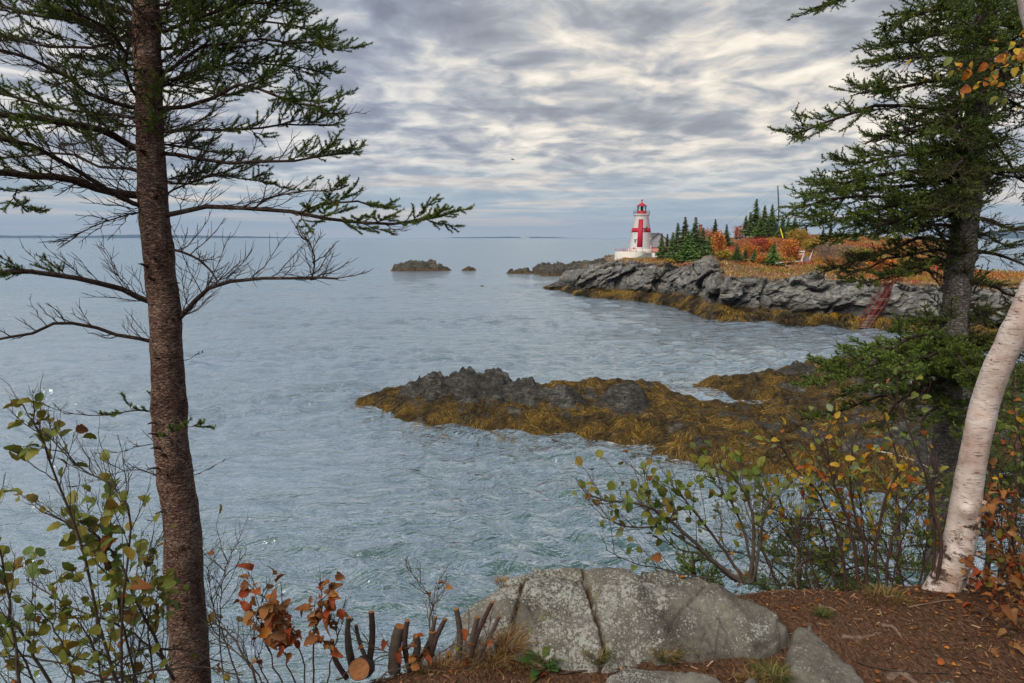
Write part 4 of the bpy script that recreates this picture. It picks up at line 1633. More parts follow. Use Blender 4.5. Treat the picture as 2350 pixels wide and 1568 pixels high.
def boulder_core(X, Y):
    yc = np.interp(X, _CW[:, 0], _CW[:, 1])
    zc = np.interp(X, _CW[:, 0], _CW[:, 2])
    fb = np.array([hit(px, py, lambda x, y: 0 * x + GZ - .02) for px, py in _FB])
    yb = np.interp(X, fb[:, 0], fb[:, 1])
    t = (Y - yb) / np.maximum(yc - yb, .03)
    zb = GZ + .03
    tt = np.clip(t, 0, 1)
    prof = np.sin(tt ** .85 * math.pi / 2)
    z = zb + (zc - zb) * prof
    z = np.where(t > 1, zc - (Y - yc) * .35 - ((Y - yc) * 2.2) ** 2, z)
    z = np.where(t < 0, zb + t * 1.2, z)
    ends = np.maximum(_CW[0, 0] - X, 0) + np.maximum(X - _CW[-1, 0], 0)
    return z - ends * 3.0


CRACKS_P = [([(1340, 1322), (1346, 1345), (1361, 1376), (1368, 1412), (1380, 1441), (1388, 1484), (1376, 1535)], .014, .055),
            ([(1208, 1330), (1197, 1343), (1192, 1369), (1181, 1405), (1178, 1431), (1160, 1475)], .012, .040),
            ([(1620, 1350), (1585, 1385), (1546, 1421), (1533, 1448)], .007, .022),
            ([(1611, 1403), (1650, 1418), (1694, 1433), (1786, 1458)], .006, .018),
            ([(1707, 1386), (1670, 1405), (1638, 1428), (1610, 1470)], .005, .014),
            ([(1451, 1370), (1500, 1388), (1546, 1410)], .005, .012),
            ([(1168, 1338), (1230, 1335), (1300, 1336), (1345, 1330)], .010, .03),
            ([(1480, 1507), (1560, 1500), (1640, 1510), (1720, 1512), (1800, 1490)], .012, .05),
            ([(1395, 1490), (1420, 1512), (1490, 1508)], .008, .03)]


def boulder_z(X, Y, detail=True):
    z = boulder_core(X, Y)
    if not detail:
        return z
    Q = np.stack([X, Y, 0 * X], -1)
    f1, f2, c = worley(Q * np.array([2.1, 2.6, 1]) + .3 * fbm(Q * 2, 2)[..., None])
    z = z + .05 * (c - .5) + .022 * facets(Q * np.array([2.0, 2.6, 1]) + .25 * fbm(Q * 3, 2)[..., None], 1.0) + .006 * facets(Q * np.array([7, 8, 1]), 5.0) + .034 * fbm(Q * 2.4, 3) + .013 * fbm(Q * 9, 4) + .005 * fbm(Q * 34, 3)
    for pts, w, dep in _CRW:
        d = line_dist(X, Y, pts) + .004 * fbm(Q * 25, 2)
        z = z - 1.0 * dep * np.exp(-(np.maximum(d, 0) / (w * .72)) ** 2) - dep * .06 * np.exp(-(d / (w * 3)) ** 2)
    return z


_CRW = []
for _pts, _w, _dep in CRACKS_P:
    _CRW.append((np.array([hit(px, py, lambda x, y: boulder_core(x, y))[:2] for px, py in _pts]), _w, _dep))


def mat_boulder():
    def fn(g, bs, out):
        co = g.n('ShaderNodeTexCoord').outputs['Object']
        n1 = g.noise(co, 3.0, 5, 0.6)
        n2 = g.noise(co, 40, 5, 0.7)
        n3 = g.noise(co, 150, 3, 0.6)
        base = g.ramp(g.math('ADD', g.math('MULTIPLY', n1, .55), g.math('ADD', g.math('MULTIPLY', n2, .28), g.math('MULTIPLY', n3, .17))),
                      [(0.36, (0.045, 0.040, 0.034)), (0.48, (0.115, 0.104, 0.087)), (0.58, (0.185, 0.170, 0.142)), (0.70, (0.28, 0.26, 0.22))])
        # crustose lichen: round rosettes of several sizes, thickest on the left and crest
        wob = g.vmath('ADD', co, g.vmath('SCALE', g.noise(co, 60, 3, 0.6, out=1), scale=.012))
        x = g.n('ShaderNodeSeparateXYZ', ins={0: co}).outputs[0]
        dens = g.math('ADD', g.noise(co, 4.2, 4, 0.6), g.maprange(x, .1, 1.5, .10, -.09))
        acc = None
        for sc, lo, hi, rad in ((32, .34, .66, .46), (58, .30, .62, .45), (105, .36, .62, .46)):
            cell = g.vor(wob, sc)
            rnd = g.n('ShaderNodeSeparateXYZ', ins={0: g.vor(wob, sc, out=1)}).outputs[0]
            r = g.math('MULTIPLY', g.maprange(dens, lo, hi, 0, 1), g.math('ADD', .35, g.math('MULTIPLY', rnd, .75)))
            m = g.maprange(g.math('SUBTRACT', g.math('MULTIPLY', r, rad * 1.35), cell), -.03, .05, 0, 1, True)
            # darker heart of each rosette
            ring = g.maprange(cell, .05, .26, .72, 1.0)
            m = g.math('MULTIPLY', m, ring)
            acc = m if acc is None else g.math('MAXIMUM', acc, m)
        acc = g.math('MULTIPLY', acc, g.maprange(n2, .30, .52, .35, 1.0))
        lc = g.ramp(g.noise(co, 9, 4, .6), [(0.35, (0.27, 0.275, 0.245)), (0.55, (0.38, 0.38, 0.35)), (0.70, (0.31, 0.345, 0.27))])
        c = g.mix(g.math('MULTIPLY', acc, .92), base, lc)
        # a few green and yellow cushions
        mo = g.noise(co, 7.3, 5, .7)
        c = g.mix(g.maprange(mo, .64, .70, 0, .6, True), c, (0.16, 0.18, 0.055))
        cr = g.n('ShaderNodeAttribute', {'attribute_name': 'crack'}).outputs['Fac']
        dirt = g.ramp(n2, [(.35, (0.035, 0.022, 0.012)), (.5, (0.10, 0.042, 0.018)), (.62, (0.09, 0.085, 0.020)), (.7, (.17, .075, .03))])
        c = g.mix(cr, c, dirt)
        g.set(bs.inputs['Base Color'], c)
        bs.inputs['Roughness'].default_value = 0.9
        bs.inputs['Specular IOR Level'].default_value = 0.2
        h = g.math('ADD', g.math('MULTIPLY', n2, .6), g.math('ADD', g.math('MULTIPLY', n3, .35), g.math('MULTIPLY', acc, .25)))
        b = g.n('ShaderNodeBump', ins={'Height': h, 'Strength': 0.8, 'Distance': 0.012})
        g.set(bs.inputs['Normal'], b.outputs[0])
    return material('lichen boulder', fn)


M_BOULDER = mat_boulder()


def build_boulder():
    sp = .0065
    xs = np.arange(_CW[0, 0] - .06, _CW[-1, 0] + .05, sp)
    ys = np.arange(3.0, 4.15, sp)
    X, Y = np.meshgrid(xs, ys, indexing='ij')
    Z = boulder_z(X, Y)
    low = Z < GZ - .12
    Z = np.maximum(Z, GZ - .14)
    cr = np.zeros(X.shape)
    Q = np.stack([X, Y, 0 * X], -1)
    for pts, w, dep in _CRW[:2]:
        cr = np.maximum(cr, np.exp(-(line_dist(X, Y, pts) / (w * 1.15)) ** 2) * sstep(-.3, .2, fbm(Q * 9, 2) + .15))
    V = np.stack([X, Y, Z], -1).reshape(-1, 3)
    F = grid_faces(len(xs), len(ys))
    F = F[~low.reshape(-1)[F].all(1)]
    used = np.unique(F)
    idx = np.full(len(V), -1)
    idx[used] = np.arange(len(used))
    o = link('boulder', mesh_np('boulder', V[used], idx[F], M_BOULDER, True, {'crack': cr.reshape(-1)[used]}))
    tag(o, 'big grey lichen spotted boulder with deep cracks beside the earth path', 'boulder')


build_boulder()


def stone(name, label, poly, hgt, seed, tilt=(0, 0), cat='stone', zbase=None, sp=.008, group=None):
    """flat-topped angular stone: poly is its outline on the ground in photo px"""
    zg = GZ if zbase is None else zbase
    W = np.array([hit(px, py, lambda x, y: 0 * x + zg + hgt) for px, py in poly])
    x0, x1, y0, y1 = W[:, 0].min() - .05, W[:, 0].max() + .05, W[:, 1].min() - .05, W[:, 1].max() + .05
    xs, ys = np.arange(x0, x1, sp), np.arange(y0, y1, sp)
    X, Y = np.meshgrid(xs, ys, indexing='ij')
    Q = np.stack([X, Y, 0 * X + seed], -1)
    d = poly_sdf(X, Y, W) + .012 * fbm(Q * 8, 3)
    f1, f2, c = worley(Q * np.array([5, 6, 1]))
    top = zg + hgt + tilt[0] * (X - W[:, 0].mean()) + tilt[1] * (Y - W[:, 1].mean()) + .02 * (c - .5) + .012 * fbm(Q * 7, 3) + .004 * fbm(Q * 30, 3)
    Z = np.where(d > 0, top - .05 * np.exp(-d / .02), top - .05 + d * 5.5)
    Z = np.maximum(Z, zg - .15)
    V = np.stack([X, Y, Z], -1).reshape(-1, 3)
    F = grid_faces(len(xs), len(ys))
    F = F[~(Z.reshape(-1) < zg - .13)[F].all(1)]
    used = np.unique(F)
    idx = np.full(len(V), -1)
    idx[used] = np.arange(len(used))
    o = link(name, mesh_np(name, V[used], idx[F], M_BOULDER, True, {'crack': np.zeros(len(used))}))
    return tag(o, label, cat, group)


stone('stone', 'grey slab split off the right end of the big boulder', [(1822, 1440), (1850, 1440), (1905, 1470), (1960, 1515), (2000, 1560), (2010, 1580), (1880, 1580), (1815, 1530), (1808, 1480)], .045, 3.1, (-.10, .04))
stone('stone', 'low grey stone under the middle of the big boulder at the bottom edge', [(1395, 1545), (1440, 1522), (1560, 1528), (1650, 1548), (1675, 1572), (1560, 1600), (1400, 1600), (1370, 1575)], .06, 5.7, (0, .1))
stone('stone', 'small angular stone wedged below the boulder, left of the grass clump', [(1695, 1560), (1720, 1540), (1740, 1545), (1745, 1590), (1690, 1590)], .07, 8.3)
stone('stone', 'pale smooth stone half buried at the bottom edge below the path', [(2130, 1552), (2170, 1546), (2200, 1556), (2205, 1585), (2125, 1585)], .03, 9.9)
stone('stone', 'tiny grey pebble lying on the path beside the boulder', [(1850, 1428), (1862, 1425), (1866, 1433), (1854, 1436)], .012, 12.0, sp=.004)

# ------------------------------------------------------------------ litter, chips, twigs, roots
M_LIT = vcol('dry litter', rough=0.9, spec=0.1)
M_BARK_PALE = plain('bleached root', (0.17, 0.115, 0.085), 0.9, 0.35, 22.0, 0.6)
M_BARK_TWIG = plain('dark twig bark', (0.060, 0.040, 0.030), 0.85, 0.35, 18.0, 0.4)


def build_litter():
    r = np.random.default_rng(77)
    n = 15000
    x, y = r.uniform(-1.2, 3.2, n), r.uniform(2.6, 4.15, n)
    keep = (boulder_core(x, y) < GZ - .01) & (y < np.interp(x, _edge_x, _edge_y) + .05)
    hol = np.exp(-((x - 1.75) / .40) ** 2 - ((y - 3.15) / .25) ** 2)
    keep &= r.random(n) > hol * 1.1
    x, y = x[keep], y[keep]
    n = len(x)
    L = np.where(r.random(n) < .82, r.uniform(.008, .022, n), r.uniform(.02, .05, n))
    W = L * r.uniform(.08, .28, n)
    a = r.uniform(0, 6.28, n)
    z = ground_z(x, y) + .004 + r.random(n) * .006
    d = np.stack([np.cos(a), np.sin(a), r.normal(0, .22, n)], 1)
    s = np.stack([-np.sin(a), np.cos(a), r.normal(0, .35, n)], 1)
    c = np.stack([x, y, z], 1)
    V = np.stack([c - d * L[:, None] / 2 - s * W[:, None] / 2, c + d * L[:, None] / 2 - s * W[:, None] / 2 * .6, c + d * L[:, None] / 2 + s * W[:, None] / 2, c - d * L[:, None] / 2 + s * W[:, None] / 2], 1)
    pal = np.array([[.12, .056, .030], [.19, .092, .045], [.08, .038, .022], [.27, .15, .085], [.36, .25, .16], [.23, .10, .035]])
    C = np.repeat(pal[r.choice(6, n, p=[.27, .25, .22, .13, .05, .08])] * r.uniform(.7, 1.25, (n, 1)), 4, axis=0)
    o = link('needle_litter', mesh_np('needle_litter', V, np.arange(n * 4).reshape(-1, 4), M_LIT, False, {'Col': C}))
    tag(o, 'layer of brown needles and wood chips on the earth path', 'litter', kind='stuff')


build_litter()


def leaf_litter():
    """scattered small curled dry leaves and pebbly crumbs on the path"""
    r = np.random.default_rng(91)
    m = MB()
    n = 0
    while n < 150:
        x, y = r.uniform(.9, 3.1), r.uniform(2.75, 4.0)
        if r.random() > .25 + .75 * sstep(1.6, 2.6, x) + .4 * sstep(3.6, 3.9, y):
            continue
        if boulder_core(np.array(x), np.array(y)) > GZ - .01 or y > np.interp(x, _edge_x, _edge_y):
            continue
        n += 1
        L = r.uniform(.014, .034)
        a = r.uniform(0, 6.28)
        k = 5
        s = np.linspace(0, 1, k)
        w = np.sin(s ** .85 * math.pi) ** .7 * L * .36 + .0005
        cu = r.uniform(.3, 1.1)
        V = []
        for j in range(k):
            zc = .004 + cu * L * (s[j] - .5) ** 2 * 1.6
            for sd in (-1, 0, 1):
                V.append([(s[j] - .5) * L, sd * w[j], zc + abs(sd) * w[j] * r.uniform(.2, .8)])
        R = np.array([[math.cos(a), -math.sin(a), 0], [math.sin(a), math.cos(a), 0], [0, 0, 1]])
        F = []
        for j in range(k - 1):
            F += [[3 * j, 3 * j + 3, 3 * j + 4, 3 * j + 1], [3 * j + 1, 3 * j + 4, 3 * j + 5, 3 * j + 2]]
        c = np.array([(.30, .12, .04), (.22, .08, .03), (.36, .20, .08), (.16, .06, .03), (.40, .15, .03)])[r.integers(0, 5)]
        m.add(np.array(V) @ R.T + [x, y, float(ground_z(x, y))], F, c * r.uniform(.7, 1.15))
    o = m.build('leaf_litter', M_LIT, None, True)
    tag(o, 'small curled dry leaves scattered over the earth path', 'litter', kind='stuff')


leaf_litter()


def on_ground(pts, lift=.0):
    return np.array([hit(px, py, ground_z) + [0, 0, lift] for px, py in pts])


def root_piece(pts, r0, r1, label, mat=None, lift=.0, name='root'):
    P = smooth_line(on_ground(pts, lift - r0 * .55), 18)
    P = P + .004 * np.stack([fbm(P * 30, 2), fbm(P * 30 + 5, 2), fbm(P * 30 + 9, 2)], -1)
    t = np.linspace(0, 1, 18)
    rad = (r0 + (r1 - r0) * t) * (1 + .22 * np.sin(t * 23) * np.sin(t * 9 + 1)) * np.clip(np.minimum(t, 1 - t) * 9 + .35, 0, 1)
    m = MB()
    m.tube(P, rad, 8)
    o = m.build(name, mat or M_BARK_PALE, None, True)
    return tag(o, label, 'root' if name == 'root' else 'stick')


root_piece([(1930, 1460), (1975, 1462), (2025, 1452)], .016, .010, 'pale weathered root lying across the worn hollow of the path', lift=.004)
root_piece([(2022, 1436), (2048, 1438), (2068, 1462)], .014, .008, 'short pale root curving down just above the worn hollow', lift=.006)
root_piece([(1878, 1392), (1900, 1396), (1920, 1402)], .012, .008, 'short pinkish driftwood stick near the grass at the path edge', lift=.008, name='stick')
root_piece([(2035, 1560), (2070, 1545), (2110, 1575)], .03, .02, 'thick grey root poking out at the bottom edge of the path', lift=.004)
root_piece([(1860, 1415), (1900, 1420), (1940, 1440)], .008, .005, 'thin dark root above the worn hollow', M_BARK_TWIG, .004)
root_piece([(1280, 1550), (1340, 1545), (1425, 1540)], .006, .003, 'thin dark twig lying in front of the big boulder', M_BARK_TWIG, .012, 'stick')
root_piece([(1960, 1520), (2040, 1540), (2180, 1548)], .005, .003, 'long thin twig lying across the lower path', M_BARK_TWIG, .008, 'stick')
root_piece([(2080, 1398), (2150, 1385), (2210, 1378)], .005, .003, 'thin pale twig lying at the birch foot', M_BARK_PALE, .012, 'stick')

M_GRASS = vcol('grass blades', rough=0.6, trans=0.3)


def tuft(label, px, py, n, hgt, spread, pal, seed, zf=None, lean=(0, 0)):
    r = np.random.default_rng(seed)
    base = hit(px, py, zf or ground_z)
    a = r.uniform(0, 6.28, n)
    rr = np.sqrt(r.random(n)) * spread
    root = np.stack([np.cos(a) * rr, np.sin(a) * rr * .8, 0 * a - .01], 1)
    L = r.uniform(.5, 1.1, n) * hgt
    out = np.stack([np.cos(a) + lean[0] + r.normal(0, .5, n), np.sin(a) + lean[1] + r.normal(0, .5, n), 0 * a], 1)
    k = 4
    t = np.linspace(0, 1, k)
    P = root[:, None] + out[:, None] * (t[None, :, None] ** 1.8) * L[:, None, None] * .65
    P[..., 2] += L[:, None] * (t - .45 * t ** 2.6)[None]
    side = np.stack([-out[:, 1], out[:, 0], 0 * a], 1)
    side /= np.linalg.norm(side, axis=1, keepdims=True) + 1e-9
    w = np.array([1, .85, .55, .08])[None, :, None] * r.uniform(.0012, .0028, n)[:, None, None]
    V = np.stack([P - side[:, None] * w, P + side[:, None] * w], 2).reshape(-1, 3)
    b = (np.arange(n) * k * 2)[:, None] + (np.arange(k - 1) * 2)[None]
    F = np.stack([b, b + 1, b + 3, b + 2], -1).reshape(-1, 4)
    pal = np.array(pal)
    C = np.repeat(pal[r.integers(0, len(pal), n)] * r.uniform(.7, 1.3, (n, 1)), k * 2, axis=0)
    o = link('grass_tuft', mesh_np('grass_tuft', V, F, M_GRASS, False, {'Col': C}), None, tuple(base))
    return tag(o, label, 'grass', 'grass tufts round the boulder')


GRN = [(.07, .11, .02), (.10, .13, .03), (.16, .16, .05)]
DRY = [(.34, .22, .09), (.28, .15, .055), (.40, .29, .14), (.22, .10, .04)]


def bz(x, y):
    return np.maximum(boulder_z(x, y), ground_z(x, y))


tuft('dry tawny grass growing in the crack behind the cut stems', 1165, 1490, 260, .15, .07, DRY, 1, bz, (.6, 0))
tuft('dry straw grass matted between cut stems and boulder', 1125, 1520, 320, .13, .09, DRY, 2, bz)
tuft('dry straw grass at the left foot of the boulder', 1185, 1525, 240, .12, .08, DRY + GRN[2:], 3, bz)
tuft('green grass sprig beside the broad leaved plant', 1255, 1520, 160, .11, .04, GRN, 4, bz)
tuft('small green and straw grass tuft at the bottom of the main crack', 1372, 1512, 200, .09, .05, GRN + DRY[:1], 5, bz)
tuft('olive grass tuft on the lower lip of the boulder', 1530, 1508, 220, .08, .06, GRN + DRY[:2], 6, bz)
tuft('green grass clump under the right end of the boulder', 1770, 1555, 330, .10, .075, GRN + DRY[:1], 7)
tuft('orange dry grass clump beside the green one at the boulder end', 1725, 1566, 200, .08, .06, DRY, 8)
tuft('small green grass clump alone on the upper path', 1888, 1412, 150, .07, .035, GRN, 9)
tuft('pale dry grass along the path edge below the yellow saplings', 2030, 1372, 260, .09, .12, DRY + GRN, 10)
tuft('bright green grass at the path edge left of the yellow saplings', 1935, 1352, 260, .11, .10, GRN, 11)
tuft('dry grass at the foot of the green alder', 1700, 1326, 260, .14, .10, DRY, 12)
tuft('straw grass between the cut stems', 1010, 1535, 260, .10, .12, DRY, 13)
tuft('mossy olive patch left of the birch foot', 2080, 1385, 260, .03, .07, [(.12, .10, .02), (.17, .13, .03)], 14)
tuft('dry orange grass tuft on the back left shoulder of the boulder', 1160, 1338, 150, .05, .06, DRY, 15, bz)


def broad_plant():
    """rosette of broad toothed leaves at the boulder foot"""
    base = hit(1238, 1538, bz)
    t = thing('broadleaf_plant', 'low plant with broad green leaves at the left foot of the boulder', 'plant', base)
    r = np.random.default_rng(4)
    for i in range(11):
        a = r.uniform(0, 6.28)
        L = r.uniform(.05, .085)
        k = 7
        s = np.linspace(0, 1, k)
        w = np.sin(np.clip(s * .92 + .06, 0, 1) * math.pi) ** .8 * L * .34
        up = r.uniform(.25, .9)
        st = r.uniform(.02, .05)
        ctr = np.stack([st + s * L, 0 * s, up * (st + s * L) - 2.5 * (s * L) ** 2 * 2.2], 1)
        V = []
        for j in range(k):
            V += [ctr[j] + [0, -w[j], .25 * w[j]], ctr[j], ctr[j] + [0, w[j], .25 * w[j]]]
        V = np.array(V)
        R = np.array([[math.cos(a), -math.sin(a), 0], [math.sin(a), math.cos(a), 0], [0, 0, 1]])
        m = MB()
        F = []
        for j in range(k - 1):
            F += [[3 * j, 3 * j + 3, 3 * j + 4, 3 * j + 1], [3 * j + 1, 3 * j + 4, 3 * j + 5, 3 * j + 2]]
        c = np.array([(.045, .11, .03), (.06, .13, .025), (.09, .12, .02), (.22, .07, .02)][0 if i < 5 else (1 if i < 8 else (2 if i < 10 else 3))])
        m.add(V @ R.T, F, c * r.uniform(.8, 1.2))
        m.tube(np.array([[0, 0, -.01], ctr[0]]) @ R.T, .0015, 4, c, cap=False)
        m.build('leaf', M_GRASS, t)


broad_plant()

# ------------------------------------------------------------------ conifers close by
def mat_bark(name, dark, mid, light, sc=1.0, lich=0.0, ring=True):
    def fn(g, bs, out):
        co = g.n('ShaderNodeTexCoord').outputs['Object']
        wv = g.vmath('ADD', co, g.vmath('SCALE', g.noise(co, 22 * sc, 3, .6, out=1), scale=.035 / sc))
        fl = g.vor(g.mapping(wv, scale=(.75, .75, 1.7)), 58 * sc, 'F1')
        ed = g.vor(g.mapping(wv, scale=(.8, .8, 1.9)), 40 * sc, 'DISTANCE_TO_EDGE')
        n1 = g.noise(co, 4.5 * sc, 5, 0.65)
        n2 = g.noise(g.mapping(co, scale=(.4, .4, 2.2)), 34 * sc, 5, 0.7)
        f = g.math('ADD', g.math('MULTIPLY', n1, .44), g.math('ADD', g.math('MULTIPLY', n2, .44), g.math('MULTIPLY', fl, .20)))
        c = g.ramp(f, [(0.36, dark), (0.50, mid), (0.66, light)])
        if lich:
            ln = g.noise(co, 9 * sc, 6, .7)
            c = g.mix(g.maprange(ln, .54, .66, 0, lich, True), c, (0.24, 0.235, 0.20))
        c = g.mix(g.maprange(ed, 0, .09, .42, 0), c, tuple(np.array(dark) * .8))
        g.set(bs.inputs['Base Color'], c)
        bs.inputs['Roughness'].default_value = 0.9
        bs.inputs['Specular IOR Level'].default_value = 0.2
        h = g.math('ADD', g.maprange(ed, 0, .16), g.math('ADD', g.math('MULTIPLY', n2, .9), g.math('MULTIPLY', fl, .5)))
        b = g.n('ShaderNodeBump', ins={'Height': h, 'Strength': 1.0, 'Distance': 0.012 / sc})
        g.set(bs.inputs['Normal'], b.outputs[0])
    return material(name, fn)


M_BARK_L = mat_bark('spruce bark reddish', (0.028, 0.016, 0.012), (0.150, 0.084, 0.062), (0.40, 0.27, 0.21), 1.0, .35)
M_BARK_R = mat_bark('spruce bark grey', (0.050, 0.042, 0.036), (0.20, 0.175, 0.150), (0.38, 0.35, 0.31), .55, .5)
M_LIMB = mat_bark('spruce limb bark', (0.022, 0.014, 0.011), (0.070, 0.043, 0.033), (0.150, 0.105, 0.085), 1.4, .3)
M_TWIG = plain('bare twig', (0.055, 0.038, 0.030), 0.9, 0.45, 9.0)
M_NEEDLE = vcol('spruce needles', rough=0.5, spec=0.3, trans=0.18)


def spawn(P, R, per, t0, t1, length, ang, rng, k=5, updroop=0.0, hook=0.0, flat=.35, both=True):
    """side shoots on polylines P (n,k0,3): returns (m,k,3), parent idx, t"""
    n, k0, _ = P.shape
    m = int(per)
    idx = np.repeat(np.arange(n), m)
    t = np.clip(np.tile((np.arange(m) + .5) / m, n) + rng.uniform(-.5, .5, n * m) / m, 0, 1)
    t = t0 + (t1 - t0) * t
    f = t * (k0 - 1)
    i = np.minimum(f.astype(int), k0 - 2)
    u = (f - i)[:, None]
    base = P[idx, i] * (1 - u) + P[idx, i + 1] * u
    T, S, U = frames(P)
    tt = T[idx, i]
    ss = S[idx, i]
    uu = U[idx, i]
    side = np.where(np.tile(np.arange(m) % 2, n) == 0, 1.0, -1.0)[:, None]
    roll = rng.normal(0, flat, (n * m, 1))
    lat = ss * side * np.cos(roll) + uu * np.sin(roll)
    a = (ang + rng.normal(0, .18, n * m))[:, None]
    d = tt * np.cos(a) + lat * np.sin(a)
    L = (length(t, idx) * rng.uniform(.6, 1.2, n * m))[:, None, None]
    s = np.linspace(0, 1, k)[None, :, None]
    bend = rng.normal(0, .12, (n * m, 1, 3))
    Q = base[:, None] + d[:, None] * s * L + (tt[:, None] * .22 + bend) * (s ** 2) * L
    Q[..., 2] += (updroop * s[..., 0] + hook * s[..., 0] ** 2.2) * L[..., 0]
    # kinks
    Q[:, 1:-1] += rng.normal(0, .022, (n * m, k - 2, 3)) * L
    return Q, idx, t


def needle_tris(P, dens, ln, wd, rng, pal, shade=None, spread=.95):
    """needles all round shoots P (n,k,3)"""
    n, k, _ = P.shape
    seg = np.linalg.norm(np.diff(P, axis=1), axis=2).sum(1)
    cnt = np.maximum((seg * dens).astype(int), 5)
    idx = np.repeat(np.arange(n), cnt)
    N = len(idx)
    t = rng.random(N) ** .9
    f = t * (k - 1)
    i = np.minimum(f.astype(int), k - 2)
    u = (f - i)[:, None]
    b = P[idx, i] * (1 - u) + P[idx, i + 1] * u
    T, S, U = frames(P)
    a = rng.uniform(0, 6.28, N)
    # more on top and at the sides than below
    rad = S[idx, i] * np.cos(a)[:, None] + U[idx, i] * (np.sin(a) * .8 + .35)[:, None]
    rad /= np.linalg.norm(rad, axis=1, keepdims=True)
    d = T[idx, i] * (.62 + rng.random(N) * .3)[:, None] + rad * spread
    d /= np.linalg.norm(d, axis=1, keepdims=True)
    w = np.cross(d, rng.normal(size=(N, 3)))
    w /= np.linalg.norm(w, axis=1, keepdims=True) + 1e-9
    L = ln * rng.uniform(.7, 1.15, N)[:, None]
    V = np.stack([b - w * wd / 2, b + w * wd / 2, b + d * L], 1).reshape(-1, 3)
    F = np.arange(N * 3).reshape(-1, 3)
    sc = pal[rng.integers(0, len(pal), n)] * rng.uniform(.75, 1.25, (n, 1))
    if shade is not None:
        sc = sc * (1 - shade[:, None]) + np.array([.15, .21, .032]) * shade[:, None] * rng.uniform(.8, 1.2, (n, 1))
    C = np.repeat(sc[idx] * rng.uniform(.85, 1.15, (N, 1)), 3, axis=0)
    return V, F, C


PAL_NEEDLE = np.array([[.040, .074, .017], [.062, .105, .021], [.092, .145, .026], [.130, .185, .032]])
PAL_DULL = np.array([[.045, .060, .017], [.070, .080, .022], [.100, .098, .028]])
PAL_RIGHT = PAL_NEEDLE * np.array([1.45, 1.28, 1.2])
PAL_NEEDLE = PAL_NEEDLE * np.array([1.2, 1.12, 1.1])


def limb(root, line, r0, r1, seed, needle=(0.4, 1.0), twigs=14, tl=.32, sub=7, sl=.42, nd=1050, nl=.016, nw=.0041, up=.10, hook=.25, ang=.85, bare=0.0,
         k0=10, flat=.4, wood=None, pal=PAL_NEEDLE, tipshade=.5, tw_r=.0032, lname='limb', extra=0, t0=.10, fulltip=True, axis=None):
    """one spruce limb: bark tube, side twigs, twiglets, needles on the green zone"""
    rng = np.random.default_rng(seed)
    o = np.array(root.location)
    if axis is not None:
        line = [axis(line[0])] + list(line)
    C = smooth_line(np.asarray(line), k0) - o
    Ltot = np.linalg.norm(np.diff(C, axis=0), axis=1).sum()
    C[1:-1] += rng.normal(0, .006 * Ltot, (k0 - 2, 3))
    t = np.linspace(0, 1, k0)
    mb = MB()
    mb.tube(C, r0 + (r1 - r0) * t ** .8, 7, cap=False)
    wob = mb.build(lname, wood or M_LIMB, root, True)
    P = C[None]
    T1, i1, tt1 = spawn(P, None, twigs, t0, .98, lambda t, i: tl * (1.0 - .55 * t), ang, rng, 6, up, hook, flat)
    if extra:
        E1, _, te = spawn(P, None, extra, .05, .9, lambda t, i: tl * .55 * (1 - .4 * t), 1.15, rng, 6, up + .1, hook, 1.2)
        T1, tt1 = np.concatenate([T1, E1]), np.concatenate([tt1, te])
    T2, i2, tt2 = spawn(T1, None, sub, .12, .97, lambda t, i: tl * sl * (1 - .5 * t) * (1 - .5 * tt1[i]), .80, rng, 5, .04, hook * .7, .6)
    tw = MB()
    V, F = tubes(T1, tw_r * np.linspace(1, .35, 6)[None] * np.ones((len(T1), 1)), 4)
    tw.add(V, F)
    V, F = tubes(T2[:, [0, 2, 4]], tw_r * .55 * np.array([1, .8, .5])[None] * np.ones((len(T2), 1)), 3)
    tw.add(V, F)
    tw.build('twigs', M_TWIG, wob)['kind'] = 'stuff'
    tl2 = tt1[i2] + tt2 * .25
    on1 = (tt1 >= needle[0]) & (tt1 <= needle[1]) & (rng.random(len(tt1)) > bare)
    on2 = on1[i2] & (rng.random(len(i2)) > bare * .6)
    nb = MB()
    if on2.any():
        nb.add(*needle_tris(T2[on2], nd, nl, nw, rng, pal, np.clip(tt2[on2] * tipshade * rng.random(on2.sum()) * 1.6, 0, .9)))
    if on1.any():
        half = T1[on1][:, 2:]
        nb.add(*needle_tris(half, nd * .85, nl, nw, rng, pal, np.full(len(half), .25 * tipshade)))
    if fulltip and needle[1] >= .99 and needle[0] < 1:
        nb.add(*needle_tris(C[None, -3:], nd, nl, nw, rng, pal, np.array([.3])))
    if nb.n:
        q = nb.build('needles', M_NEEDLE, wob)
        q['kind'] = 'stuff'
    return wob


def L3(pts, d0, d1):
    """photo polyline with depth running from d0 to d1"""
    n = len(pts)
    return [at(x, y, d0 + (d1 - d0) * i / (n - 1)) for i, (x, y) in enumerate(pts)]


